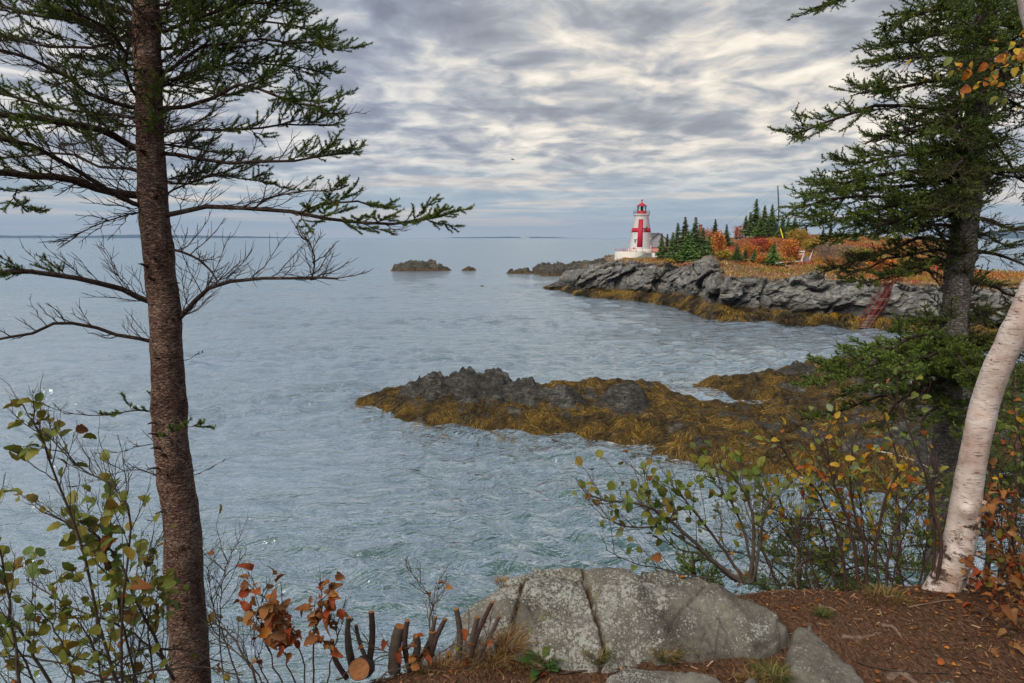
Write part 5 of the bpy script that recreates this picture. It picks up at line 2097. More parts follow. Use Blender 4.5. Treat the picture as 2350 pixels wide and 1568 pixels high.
def trunk_mesh(root, pts, name, mat, n=90, sides=40, bump=.012, seed=0, knots=()):
    """pts: (px, py, depth, width px)"""
    o = np.array(root.location)
    C = smooth_line([at(x, y, d) for x, y, d, w in pts], n) - o
    wv = np.interp(np.linspace(0, 1, n), np.linspace(0, 1, len(pts)), [w / FOC * d / ray(x, y)[1] * .5 / math.hypot(1, (x - 1175) / FOC) for x, y, d, w in pts])
    T, S, U = frames(C[None])
    a = np.arange(sides) * 2 * math.pi / sides
    ring = np.cos(a)[None, :, None] * S[0][:, None] + np.sin(a)[None, :, None] * U[0][:, None]
    V = C[:, None] + ring * wv[:, None, None]
    q = V * 1.0
    disp = bump * (fbm(q * 4 + seed, 3) * .8 + .45 * fbm(q * np.array([14, 14, 5]) + seed, 3) + .3 * fbm(q * 40 + seed, 2))
    for kz, ka, kr, kh in knots:
        i0 = kz * (n - 1)
        dd = ((np.arange(n) - i0) / (n * kr))[:, None] ** 2 + (np.angle(np.exp(1j * (a - ka))) / .5)[None] ** 2
        disp = disp + kh * np.exp(-dd)
    V = V + ring * disp[..., None]
    V2 = V.reshape(-1, 3)
    i = (np.arange(n - 1) * sides)[:, None]
    j = np.arange(sides)[None]
    j2 = (j + 1) % sides
    F = np.stack([i + j, i + j2, i + sides + j2, i + sides + j], -1).reshape(-1, 4)
    Z0 = V2[-sides:].mean(0)
    return link(name, mesh_np(name, V2, F, mat, True), root)


# ---- the spruce on the left
def build_left_spruce():
    D = 4.2
    base = at(445, 1568, D)
    base[2] = ground_z(base[0], base[1]) - .1
    t = thing('spruce_tree', 'tall spruce with reddish trunk and half bare limbs in the left foreground', 'spruce tree', base)
    trunk_mesh(t, [(335, -60, D, 64), (337, 60, D, 66), (343, 200, D, 67), (350, 450, D, 69), (364, 580, D, 73), (377, 700, D, 76), (386, 850, D, 79), (393, 1000, D, 82), (405, 1100, D, 85), (417, 1200, D, 87),
                   (427, 1400, D, 90), (440, 1568, D, 96), (452, 1760, D, 103), (470, 2100, D, 120)], 'trunk', M_BARK_L, 150, 48, .012, 3.0,
               [(.36, 4.2, .012, .010), (.50, 4.0, .01, .009), (.58, 5.0, .01, .012), (.62, 3.9, .012, .009), (.30, .4, .012, .012), (.23, 3.3, .012, .012), (.26, 3.0, .012, .010)])
    K = dict(tw_r=.0036)
    # limbs spring from the middle of the trunk
    ty, tx = [-60, 200, 450, 580, 700, 850, 1000, 1200, 1400, 1568], [335, 343, 350, 364, 377, 386, 393, 417, 427, 440]

    def axis(p):
        x, y = proj(p)
        xc = np.interp(y, ty, tx)
        return at(xc + (x - xc) * .25, y + 4, D) if abs(x - xc) < 75 else p - np.array([0, .01, 0])
    K['axis'] = axis
    # right side, from the bottom up
    limb(t, L3([(412, 735), (450, 690), (500, 652), (600, 638), (700, 640), (775, 640)], 4.2, 3.9), .019, .006, 1, needle=(2, 3), twigs=20, tl=.40, sub=9, sl=.45, up=.22, hook=.35, flat=.6, **K)
    limb(t, L3([(402, 575), (450, 592), (482, 620), (500, 648)], 4.15, 4.05), .010, .005, 2, needle=(2, 3), twigs=10, tl=.26, up=.3, hook=.4, flat=.8, **K)
    limb(t, L3([(715, 640), (722, 600), (712, 560), (690, 545)], 3.95, 3.9), .006, .003, 52, needle=(2, 3), twigs=12, tl=.22, up=.0, hook=.1, flat=.6, **K)
    limb(t, L3([(398, 492), (500, 470), (600, 478), (700, 490), (800, 505), (880, 516), (960, 502), (1012, 497)], 4.2, 3.7), .018, .005, 3, needle=(.42, 1), twigs=24, tl=.34, sub=8, bare=.15, hook=.18, up=.03, flat=.35, nd=1500, **K)
    limb(t, L3([(690, 489), (730, 470), (800, 462), (850, 470), (890, 474)], 3.9, 3.75), .009, .004, 4, needle=(.2, 1), twigs=11, tl=.20, sub=7, bare=.1, nd=1500, **K)
    limb(t, L3([(585, 478), (620, 450), (690, 440), (760, 440), (800, 425)], 4.0, 3.9), .006, .003, 54, needle=(.55, 1), twigs=11, tl=.20, sub=6, bare=.32, up=.2, **K)
    limb(t, L3([(392, 352), (450, 366), (560, 372), (680, 366), (740, 356), (808, 348)], 4.2, 3.95), .015, .004, 5, needle=(.45, 1), twigs=22, tl=.33, sub=8, bare=.15, **K)
    limb(t, L3([(392, 440), (430, 420), (480, 405), (560, 410), (640, 425)], 4.2, 4.3), .008, .003, 6, needle=(.7, 1), twigs=16, tl=.30, sub=8, bare=.32, **K)
    limb(t, L3([(394, 246), (460, 236), (540, 196), (600, 206), (650, 226), (720, 240), (752, 268)], 4.2, 3.9), .016, .004, 7, needle=(.30, 1), twigs=24, tl=.38, sub=9, bare=.15, **K)
    limb(t, L3([(390, 300), (500, 300), (620, 290), (700, 288), (770, 288)], 4.2, 4.4), .011, .004, 8, needle=(.35, 1), twigs=20, tl=.34, sub=8, bare=.12, **K)
    limb(t, L3([(385, 160), (450, 118), (560, 96), (680, 98), (766, 118)], 4.2, 4.0), .014, .004, 9, needle=(.2, 1), twigs=26, tl=.40, sub=9, **K)
    limb(t, L3([(385, 185), (470, 160), (560, 140), (660, 150), (742, 168)], 4.2, 4.5), .012, .004, 10, needle=(.2, 1), twigs=24, tl=.40, sub=9, bare=.1, **K)
    limb(t, L3([(380, 70), (460, 40), (540, 10), (620, 5), (650, 18)], 4.2, 4.0), .014, .005, 11, needle=(.25, 1), twigs=24, tl=.40, sub=9, **K)
    limb(t, L3([(380, 110), (450, 70), (560, 50), (680, 60), (720, 75)], 4.2, 4.6), .012, .004, 12, needle=(.2, 1), twigs=22, tl=.42, sub=9, bare=.1, **K)
    limb(t, L3([(378, 10), (460, -30), (560, -60), (640, -50)], 4.2, 4.0), .012, .004, 13, needle=(.1, 1), twigs=20, tl=.42, sub=9, **K)
    # left side
    limb(t, L3([(330, 687), (250, 655), (150, 635), (60, 626), (-40, 628)], 4.2, 3.7), .020, .012, 14, needle=(.58, 1), twigs=20, tl=.30, sub=8, bare=.25, up=.2, flat=.5, **K)
    limb(t, L3([(342, 783), (270, 768), (190, 745), (120, 746), (50, 770), (-20, 782)], 4.2, 3.8), .014, .007, 15, needle=(2, 3), twigs=15, tl=.20, sub=5, up=.3, hook=.3, flat=.9, **K)
    limb(t, L3([(312, 448), (240, 436), (150, 410), (60, 400), (-40, 395)], 4.2, 3.7), .026, .018, 16, needle=(.5, 1), twigs=20, tl=.34, sub=9, bare=.32, flat=.6, **K)
    limb(t, L3([(316, 470), (230, 425), (150, 375), (60, 332), (-40, 310)], 4.15, 3.5), .017, .010, 17, needle=(.6, 1), twigs=22, tl=.36, sub=9, bare=.32, up=.15, flat=.7, **K)
    limb(t, L3([(306, 340), (240, 305), (160, 285), (80, 270), (-40, 262)], 4.2, 3.6), .024, .015, 18, needle=(.35, 1), twigs=22, tl=.36, sub=9, bare=.32, flat=.7, **K)
    limb(t, L3([(310, 245), (220, 226), (140, 170), (60, 130), (-30, 108)], 4.2, 3.7), .016, .008, 19, needle=(2, 3), twigs=26, tl=.40, sub=10, up=.1, flat=.8, **K)
    limb(t, L3([(308, 220), (288, 160), (286, 112), (240, 60), (180, 30), (110, 20)], 4.15, 3.6), .013, .006, 20, needle=(.55, 1), twigs=22, tl=.34, sub=9, bare=.15, flat=.7, **K)
    limb(t, L3([(305, 100), (200, 55), (100, 40), (-30, 5)], 4.2, 4.3), .014, .008, 21, needle=(.3, 1), twigs=26, tl=.42, sub=10, bare=.2, flat=.5, **K)
    limb(t, L3([(310, 60), (230, 110), (140, 110), (60, 90), (-20, 95)], 4.2, 4.6), .012, .006, 22, needle=(.3, 1), twigs=24, tl=.44, sub=9, bare=.25, flat=.5, **K)
    limb(t, L3([(305, 30), (220, 0), (120, -15), (0, -30)], 4.2, 4.0), .013, .007, 23, needle=(.15, 1), twigs=24, tl=.42, sub=9, bare=.2, **K)
    limb(t, L3([(316, 488), (260, 505), (190, 530), (132, 565)], 4.2, 3.9), .006, .002, 24, needle=(2, 3), twigs=12, tl=.24, sub=6, up=-.05, hook=-.05, flat=.5, **K)
    limb(t, L3([(312, 390), (240, 390), (150, 350), (50, 360), (-30, 372)], 4.3, 4.6), .011, .006, 25, needle=(.2, 1), twigs=20, tl=.40, sub=9, bare=.4, **K)
    limb(t, L3([(310, 270), (230, 265), (140, 245), (50, 225), (-30, 215)], 4.3, 4.8), .011, .006, 26, needle=(.15, 1), twigs=22, tl=.42, sub=9, bare=.12, **K)
    limb(t, L3([(40, 438), (30, 455), (60, 475), (92, 484)], 3.8, 3.75), .005, .002, 53, needle=(.1, 1), twigs=9, tl=.16, sub=5, **K)
    # towards and away from the camera
    for i, (pts, d1, nz) in enumerate([([(350, 330), (420, 340), (520, 350)], 5.2, .2), ([(345, 200), (420, 200), (560, 220)], 5.4, .15),
                                       ([(345, 60), (290, 60), (220, 140)], 5.3, .2), ([(350, 300), (270, 290), (190, 330)], 5.2, .2), ([(345, 30), (420, 30), (540, 60)], 5.2, .1), ([(350, 410), (430, 420), (560, 380)], 5.0, .4), ([(345, 150), (260, 160), (120, 200)], 5.0, .2)]):
        limb(t, L3(pts, 4.2, d1), .011, .004, 60 + i, needle=(nz, 1), twigs=20, tl=.38, sub=9, bare=.15, **K)
    # snapped branch stubs on the trunk
    rr = random.Random(6)
    for i in range(26):
        y = rr.uniform(60, 1540)
        xc = np.interp(y, ty, tx)
        a = rr.uniform(-2.6, -.5)
        p = at(xc, y, D) - base
        dv = np.array([math.cos(a), math.sin(a), rr.uniform(-.1, .35)])
        m = MB()
        L = rr.uniform(.02, .07)
        m.tube([p + dv * .085, p + dv * (.112 + L * .5) + [0, 0, .004], p + dv * (.112 + L)], [rr.uniform(.010, .016), .006, .003], 6)
        m.build('branch_stub', M_LIMB, t, True)
    # small lower shoots
    limb(t, L3([(347, 946), (300, 944), (250, 952), (205, 957), (150, 945), (90, 925)], 4.2, 3.95), .006, .0015, 30, needle=(.05, .50), twigs=12, tl=.11, sub=4, fulltip=False, nd=1600, **K)
    limb(t, L3([(385, 1000), (415, 985), (445, 978), (482, 980)], 4.05, 3.85), .004, .0015, 31, needle=(.1, 1), twigs=8, tl=.10, sub=4, nd=1600, tipshade=1.0, **K)
    limb(t, L3([(352, 1016), (300, 1030), (262, 1040), (212, 1040)], 4.2, 4.0), .004, .001, 32, needle=(2, 3), twigs=6, tl=.09, sub=3, **K)
    limb(t, L3([(358, 1090), (310, 1078), (280, 1082), (230, 1098), (165, 1118)], 4.2, 4.0), .005, .001, 33, needle=(2, 3), twigs=8, tl=.14, sub=4, **K)
    limb(t, L3([(378, 1090), (412, 1080), (440, 1092), (480, 1076), (530, 1050)], 4.02, 4.0), .005, .001, 34, needle=(2, 3), twigs=7, tl=.08, sub=3, **K)
    limb(t, L3([(430, 826), (448, 815), (467, 809)], 4.2, 4.15), .003, .001, 35, needle=(2, 3), twigs=3, tl=.04, sub=2, **K)
    limb(t, L3([(385, 1320), (405, 1290), (408, 1275), (398, 1300), (410, 1330)], 4.03, 4.0), .003, .001, 36, needle=(2, 3), twigs=4, tl=.06, sub=2, **K)
    limb(t, L3([(462, 1275), (490, 1262), (500, 1235)], 4.15, 4.1), .003, .001, 37, needle=(2, 3), twigs=4, tl=.06, sub=2, **K)
    limb(t, L3([(372, 1180), (345, 1200), (325, 1225)], 4.2, 4.1), .003, .001, 38, needle=(2, 3), twigs=4, tl=.07, sub=3, **K)


build_left_spruce()


# ---- the big spruce on the right
def build_right_spruce():
    D = 9.0
    base = at(2165, 1560, D)
    base[2] = ground_z(base[0], base[1]) - .3
    t = thing('spruce_tree', 'dense dark spruce with grey trunk behind the birch on the right', 'spruce tree', base)
    trunk_mesh(t, [(2272, -120, D, 40), (2262, 60, D, 50), (2245, 240, D, 57), (2228, 400, D, 62), (2212, 550, D, 66), (2198, 650, D, 67), (2188, 760, D, 66), (2180, 850, D, 66), (2172, 1000, D, 66), (2166, 1150, D, 68), (2150, 1500, D, 76), (2140, 1800, D, 90)],
               'trunk', M_BARK_R, 90, 28, .02, 8.0)
    K = dict(nl=.031, nw=.0115, nd=215, tw_r=.006, pal=PAL_RIGHT, sl=.40, flat=.45, hook=.12, up=.02)
    S = 100
    K['axis'] = lambda p: p + (at(np.interp(proj(p)[1], [-60, 240, 550, 850, 1150], [2268, 2245, 2212, 2180, 2166]), proj(p)[1] + 3, D) - p) * .8 if abs(p[1] - D) < .05 else p - np.array([0, .01, 0])

    def lb(pts, d1, r0=.035, tw=22, tl=.75, sub=12, needle=(.12, 1), d0=D, **kw):
        nonlocal S
        S += 1
        q = dict(K)
        q.update(kw)
        limb(t, L3(pts, d0, d1), r0, .010, S, needle=needle, twigs=tw, tl=tl, sub=sub, **q)
    # crown, left side
    lb([(2265, -40), (2150, -60), (2000, -30), (1930, 0), (1870, 18)], 8.3, tl=.6)
    lb([(2262, 20), (2180, 20), (2110, 30), (2055, 65)], 8.4)
    lb([(2260, 60), (2180, 70), (2090, 95), (2030, 100)], 8.8)
    lb([(2255, 120), (2170, 120), (2080, 135), (2000, 140)], 8.5)
    lb([(2250, 180), (2160, 180), (2060, 200), (1975, 215)], 8.6, tw=26)
    lb([(2245, 220), (2150, 250), (2040, 240), (1940, 265), (1870, 290), (1818, 310)], 8.2, tw=28, tl=.62)
    lb([(2240, 230), (2170, 270), (2100, 290), (2010, 325)], 9.4)
    lb([(2235, 270), (2150, 290), (2080, 300), (1985, 330)], 8.6, tl=.6, bare=.25)
    lb([(2225, 340), (2150, 345), (2060, 355), (1990, 375), (1955, 375)], 8.3, tw=26)
    lb([(2220, 370), (2140, 390), (2040, 395), (1930, 418), (1894, 424)], 8.2, tw=26, tl=.65)
    lb([(2215, 400), (2130, 420), (2030, 430), (1930, 440), (1880, 442)], 9.2)
    lb([(2215, 420), (2120, 445), (2000, 450), (1900, 462), (1828, 478)], 7.9, tw=30, tl=.72, tipshade=.9, pal=PAL_NEEDLE * 1.25)
    lb([(2215, 430), (2110, 460), (2020, 480), (1930, 500), (1860, 520)], 8.0, tw=30, tl=.7, tipshade=.9, pal=PAL_NEEDLE * 1.2)
    lb([(2212, 450), (2130, 480), (2040, 510), (1960, 535), (1910, 560)], 8.2, tw=26, tl=.6, tipshade=.8)
    lb([(2210, 470), (2130, 490), (2050, 500), (1985, 515)], 9.6, tw=24)
    # drooping duller boughs beneath
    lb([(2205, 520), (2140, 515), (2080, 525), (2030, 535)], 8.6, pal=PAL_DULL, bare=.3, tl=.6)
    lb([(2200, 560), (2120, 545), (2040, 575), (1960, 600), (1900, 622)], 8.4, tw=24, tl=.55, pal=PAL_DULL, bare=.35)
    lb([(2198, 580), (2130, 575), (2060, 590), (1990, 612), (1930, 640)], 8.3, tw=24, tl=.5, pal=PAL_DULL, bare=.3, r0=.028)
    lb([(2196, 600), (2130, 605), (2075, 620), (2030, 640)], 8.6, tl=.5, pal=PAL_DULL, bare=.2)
    lb([(2120, 620), (2050, 630), (1990, 650), (1952, 635)], 8.2, tw=14, tl=.28, d0=8.4, r0=.015)
    # lower left boughs over the ledge
    lb([(2185, 745), (2130, 735), (2080, 745), (2058, 752)], 8.4, tl=.42, tw=16)
    lb([(2182, 790), (2120, 770), (2070, 800), (2040, 815)], 8.3, tl=.4, pal=PAL_DULL, bare=.3, tw=16)
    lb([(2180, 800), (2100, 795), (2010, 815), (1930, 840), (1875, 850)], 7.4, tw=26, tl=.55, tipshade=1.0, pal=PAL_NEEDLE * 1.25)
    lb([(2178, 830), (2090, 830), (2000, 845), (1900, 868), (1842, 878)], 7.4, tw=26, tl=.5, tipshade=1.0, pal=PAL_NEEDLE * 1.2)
    lb([(2176, 850), (2090, 865), (2000, 880), (1930, 900)], 7.8, tw=22, tl=.5, tipshade=.7)
    lb([(2175, 870), (2090, 890), (1990, 915), (1900, 955), (1838, 962)], 7.6, tw=20, tl=.34, tipshade=1.0)
    lb([(2172, 890), (2110, 900), (2060, 925), (2010, 985)], 7.6, tw=18, tl=.4)
    lb([(2172, 900), (2150, 930), (2120, 960), (2110, 1000)], 7.6, tw=18, tl=.4)
    # bright low boughs reaching out over the ledge
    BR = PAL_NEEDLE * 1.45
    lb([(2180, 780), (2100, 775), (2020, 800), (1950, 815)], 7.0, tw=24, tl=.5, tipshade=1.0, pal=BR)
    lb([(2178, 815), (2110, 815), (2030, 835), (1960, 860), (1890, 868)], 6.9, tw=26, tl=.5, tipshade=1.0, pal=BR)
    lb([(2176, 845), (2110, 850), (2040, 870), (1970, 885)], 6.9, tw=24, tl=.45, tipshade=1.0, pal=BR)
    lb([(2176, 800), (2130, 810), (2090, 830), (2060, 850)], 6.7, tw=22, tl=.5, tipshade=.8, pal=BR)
    # right side
    lb([(2262, 60), (2320, 60), (2400, 90)], 8.6)
    lb([(2258, 110), (2330, 140), (2420, 180)], 9.4)
    lb([(2250, 190), (2310, 230), (2400, 270)], 8.8, bare=.4)
    lb([(2240, 280), (2290, 330), (2330, 400), (2380, 440)], 9.2, bare=.5, needle=(.3, 1))
    lb([(2230, 380), (2290, 400), (2370, 410)], 9.2, bare=.5)
    lb([(2220, 500), (2270, 505), (2320, 525), (2390, 530)], 8.8, r0=.045, tw=14, tl=.5, bare=.55)
    lb([(2215, 580), (2270, 580), (2330, 600), (2390, 625)], 8.8, r0=.040, tw=16, tl=.5, bare=.5)
    lb([(2218, 545), (2260, 540), (2300, 560), (2350, 560)], 9.3, tw=14, tl=.45, bare=.4, r0=.02)
    lb([(2205, 640), (2270, 655), (2330, 680), (2400, 690)], 9.2, tl=.55, pal=PAL_DULL, bare=.2)
    lb([(2200, 700), (2270, 715), (2330, 740), (2400, 760)], 9.0, tl=.6, pal=PAL_DULL)
    lb([(2195, 770), (2250, 790), (2320, 820)], 8.8, tl=.6, pal=PAL_DULL)
    lb([(2190, 830), (2250, 850), (2310, 870), (2380, 880)], 8.3, tl=.6)
    lb([(2190, 860), (2260, 880), (2350, 900)], 9.4, tl=.6)
    # towards and away
    for i in range(13):
        y = -20 + i * 42
        x = 2265 - y * .093
        lb([(x, y), (x - 60 + (i * 53) % 90, y + 15), (x - 130 + (i * 97) % 200, y + 45)], 6.9 if i % 2 else 11.0, tw=20, tl=.65, bare=.1, pal=PAL_NEEDLE if i < 9 else PAL_DULL)
    for i in range(5):
        y = 800 + i * 40
        lb([(2178, y), (2200 + 40 * (i % 3), y + 20), (2230 + 35 * (i % 4), y + 60)], 7.2, tw=18, tl=.5)


build_right_spruce()


# ---- young spruces on the slope below the path
def build_young_spruce(label, px, pytop, pybase, d, seed, spread, n=16, pal=PAL_NEEDLE, bare=0.0, nl=.020):
    top, bot = at(px, pytop, d), at(px, pybase, d)
    root = thing('young_spruce', label, 'spruce tree', bot, 'young spruces on the slope below the path')
    r = random.Random(seed)
    m = MB()
    m.tube([np.array([0, 0, -.6]), (top - bot) * .5 + [.02, 0, 0], top - bot], [.035, .022, .006], 7, cap=False)
    m.build('trunk', M_BARK_L, root, True)
    h = top[2] - bot[2]
    for i in range(n):
        s = .08 + .9 * (i + .5) / n
        a = i * 2.4 + r.uniform(-.3, .3)
        L = spread * (1 - s) ** .7 * r.uniform(.75, 1.2) + .08
        p0 = bot + np.array([0, 0, h * s])
        dv = np.array([math.cos(a), math.sin(a), 0])
        limb(root, [p0, p0 + dv * L * .5 + [0, 0, .05 * L], p0 + dv * L + [0, 0, .10 * L]], .009, .003, seed * 50 + i, needle=(.05, 1), twigs=14, tl=L * .5, sub=7, sl=.42, nl=nl, nw=.0062, nd=250, tw_r=.003, pal=pal, bare=bare, tipshade=.7, k0=6)
    limb(root, [top - [0, 0, .25], top - [0, 0, .1], top + [0, 0, .05]], .006, .002, seed * 50 + 49, needle=(0, 1), twigs=6, tl=.10, sub=3, nl=nl, nw=.0062, nd=250, k0=5, pal=pal, tipshade=1)


build_young_spruce('young dark spruce low on the slope behind the yellow leaved saplings', 2060, 1120, 1420, 6.6, 5, .62)
build_young_spruce('young spruce hugging the slope behind the green alder', 1830, 1190, 1420, 6.0, 6, .55, pal=PAL_NEEDLE * .9)
build_young_spruce('small bright spruce sprout at the cliff edge left of the green alder', 1590, 1280, 1400, 4.9, 7, .34, n=9, pal=PAL_NEEDLE * 1.5)
build_young_spruce('young spruce with drooping green boughs between alder and saplings', 1930, 1200, 1440, 6.3, 10, .60)
build_young_spruce('dark young spruce right of the birch at the frame edge', 2330, 850, 1250, 6.2, 8, .75, n=18)
build_young_spruce('dark young spruce filling the gap behind the birch trunk', 2270, 980, 1350, 6.8, 9, .65, n=16)

# ------------------------------------------------------------------ leaves
def mat_leaf(name, cols, trans=.3, rough=.5):
    """leaf colour with blotches; each leaf differs a little"""
    def fn(g, bs, out):
        oi = g.n('ShaderNodeObjectInfo').outputs['Random']
        co = g.n('ShaderNodeTexCoord').outputs['Object']
        loc = g.n('ShaderNodeObjectInfo').outputs['Location']
        v = g.vmath('ADD', co, g.vmath('SCALE', loc, scale=3.0))
        nz = g.noise(v, 1.7, 4, .65)
        f = g.math('ADD', g.math('MULTIPLY', g.math('SUBTRACT', nz, .5), 1.4), oi)
        n = len(cols)
        c = g.ramp(f, [(i / (n - 1) if n > 1 else 0, cols[i]) for i in range(n)])
        # pale midrib and side veins
        x, y, z = g.n('ShaderNodeSeparateXYZ', ins={0: co}).outputs
        ay = g.math('ABSOLUTE', y)
        rib = g.maprange(ay, .0, .03, .35, 0)
        vein = g.maprange(g.math('ABSOLUTE', g.math('SUBTRACT', g.math('FRACT', g.math('MULTIPLY', g.math('SUBTRACT', x, g.math('MULTIPLY', ay, .7)), 8.0)), .5)), 0, .10, .22, 0)
        c = g.mix(g.math('MAXIMUM', rib, vein), c, tuple(min(1, q * 1.7 + .02) for q in cols[0]))
        g.set(bs.inputs['Base Color'], c)
        bs.inputs['Roughness'].default_value = rough
        bs.inputs['Specular IOR Level'].default_value = .3
        tr = g.n('ShaderNodeBsdfTranslucent', ins={'Color': c})
        mx = g.n('ShaderNodeMixShader', ins={0: trans})
        g.t.links.new(bs.outputs[0], mx.inputs[1])
        g.t.links.new(tr.outputs[0], mx.inputs[2])
        g.t.links.new(mx.outputs[0], out.inputs[0])
    return material(name, fn)


LM = {'green': mat_leaf('alder leaf green', [(.095, .150, .028), (.150, .195, .038), (.22, .23, .046)]),
      'olive': mat_leaf('alder leaf olive', [(.15, .16, .024), (.23, .21, .032), (.24, .15, .028)]),
      'lime': mat_leaf('birch leaf lime', [(.14, .19, .035), (.20, .23, .04), (.27, .25, .04)]),
      'sage': mat_leaf('leaf underside sage', [(.17, .21, .11), (.22, .26, .13)]),
      'yellow': mat_leaf('birch leaf yellow', [(.48, .30, .025), (.55, .36, .03), (.50, .22, .02)]),
      'orange': mat_leaf('leaf orange', [(.42, .14, .02), (.50, .19, .025), (.36, .08, .02)]),
      'brown': mat_leaf('dead leaf brown', [(.15, .055, .018), (.24, .085, .022), (.34, .14, .035)], .22, .7),
      'tan': mat_leaf('dead leaf tan', [(.22, .10, .035), (.32, .17, .06), (.17, .07, .03)], .22, .7),
      'rust': mat_leaf('dead leaf rust', [(.30, .055, .015), (.20, .035, .012), (.38, .11, .02)], .22, .7)}


def leaf_mesh(mat, seed, curl, fold, width=.36, tooth=.03):
    r = np.random.default_rng(seed)
    k = 11
    s = np.linspace(0, 1, k)
    w = np.sin(np.clip(s, 0, 1) ** .82 * math.pi) ** .6 * width
    w[0] = w[-1] = .004
    tw = r.uniform(-.5, .5)
    V = []
    for j in range(k):
        a = tw * s[j]
        zc = -curl * s[j] ** 2 + r.normal(0, .012)
        x = s[j] * (1 - .25 * abs(curl) * s[j])
        for sd in (-1, 0, 1):
            ww = w[j] * (1 + r.uniform(-tooth, tooth) * 4)
            yy, zz = sd * ww, abs(sd) * ww * fold + (r.normal(0, .02) if sd else 0)
            V.append([x, yy * math.cos(a) - zz * math.sin(a), zc + yy * math.sin(a) + zz * math.cos(a)])
    F = []
    for j in range(k - 1):
        F += [[3 * j, 3 * j + 3, 3 * j + 4, 3 * j + 1], [3 * j + 1, 3 * j + 4, 3 * j + 5, 3 * j + 2]]
    V = np.array(V)
    V[:, 0] += .12
    st = np.array([[0, -.008, 0], [0, .008, 0], [.13, .008, 0], [.13, -.008, 0]])
    F.append([len(V), len(V) + 1, len(V) + 2, len(V) + 3])
    return mesh_np('leaf', np.vstack([V, st]), np.array(F), mat, True)


LEAF = {}
for _k, _m in LM.items():
    dead = _k in ('brown', 'tan', 'rust')
    LEAF[_k] = [leaf_mesh(_m, 40 + i * 7 + len(_k), (.75 if dead else .28) * (.5 + .5 * i), (.75 if dead else .28) + .12 * (i % 2), .30 if _k in ('lime', 'yellow', 'sage') else .37, .05 if dead else .03) for i in range(3)]


def place_leaf(root, pos, size, kind, rng, outdir=None, droop=.2, face=None):
    """one leaf, stalk at pos (world)"""
    d = np.array(outdir if outdir is not None else rng.normal(size=3), float)
    d = d / (np.linalg.norm(d) + 1e-9) + rng.normal(0, .45, 3)
    d[2] -= droop
    d /= np.linalg.norm(d)
    n = np.array([0, -.35, .9]) + rng.normal(0, .55, 3)
    n -= d * (n @ d)
    n /= np.linalg.norm(n)
    y = np.cross(n, d)
    me = LEAF[kind][rng.integers(0, 3)]
    o = bpy.data.objects.new('leaf', me)
    COL.objects.link(o)
    o.parent = root
    M = Matrix(((d[0], y[0], n[0], 0), (d[1], y[1], n[1], 0), (d[2], y[2], n[2], 0), (0, 0, 0, 1)))
    o.rotation_euler = M.to_euler()
    rl = np.array(root.location)
    o.location = tuple(np.asarray(pos) - rl)
    o.scale = (size, size, size)
    return o


def shrub(name, label, cat, stems, bark, nb, bl, leaves, nleaf, lsize, seed, twig_r=.0022, up=.35, sub=4, sl=.4, droop=.2, t0=.3, ang=.75, lt0=.35, clusters=None, group=None, lift=None):
    """stems: [(photo pts with depth, r0, r1)]; branches grow on them, leaves on the branches"""
    rng = np.random.default_rng(seed)
    base = at(*stems[0][0][0])
    t = thing(name, label, cat, base, group)
    tips = []
    for pts, r0, r1 in stems:
        P = smooth_line([at(*p) for p in pts], 14)
        P[1:-1] += rng.normal(0, .004, (12, 3))
        m = MB()
        m.tube(P - base, np.linspace(r0, r1, 14), 7)
        st = m.build('stem', bark, t, True)
        L = np.linalg.norm(P[-1] - P[0])
        B, i1, tb = spawn(P[None], None, max(1, int(nb * L)), t0, 1.0, lambda tt, i: bl * (1.15 - .55 * tt), ang, rng, 6, up, .15, 1.4)
        S, i2, ts = spawn(B, None, sub, .25, 1.0, lambda tt, i: bl * sl * (1.1 - .5 * tt), .7, rng, 5, .12, .2, 1.2)
        m = MB()
        V, F = tubes(B - base, twig_r * np.linspace(1.3, .5, 6)[None] * np.ones((len(B), 1)), 4)
        m.add(V, F)
        V, F = tubes(S - base, twig_r * .65 * np.linspace(1, .5, 5)[None] * np.ones((len(S), 1)), 3)
        m.add(V, F)
        m.build('twigs', bark, st)['kind'] = 'stuff'
        for arr in (B, S):
            for q in arr:
                for j in range(1, len(q)):
                    tips.append((q[j], q[j] - q[j - 1]))
    pos = np.array([p for p, d in tips])
    kinds = [k for k, w in leaves]
    wts = np.array([w for k, w in leaves], float)
    wts /= wts.sum()
    if clusters is not None:
        # leaves sit where the photo shows them: weight the twig points by nearness to cluster centres
        px = np.array([proj(p) for p in pos])
        wt = np.full(len(pos), .16)
        for cx, cy, rad, k in clusters:
            wt += k * np.exp(-((px[:, 0] - cx) ** 2 + (px[:, 1] - cy) ** 2) / rad ** 2)
    else:
        wt = np.ones(len(pos))
    sel = rng.choice(len(pos), min(nleaf, len(pos)), replace=False, p=wt / wt.sum())
    for s in sel:
        k = kinds[rng.choice(len(kinds), p=wts)]
        place_leaf(t, pos[s], lsize * rng.uniform(.6, 1.2), k, rng, tips[s][1], droop)
    return t


M_BARK_ALD = plain('alder bark', (0.085, 0.065, 0.052), 0.85, 0.35, 25.0, 0.4)
M_BARK_RED = plain('sapling bark reddish', (0.060, 0.033, 0.028), 0.8, 0.35, 25.0, 0.4)
M_BARK_BRN = plain('dry stem bark', (0.10, 0.070, 0.048), 0.85, 0.35, 25.0, 0.4)

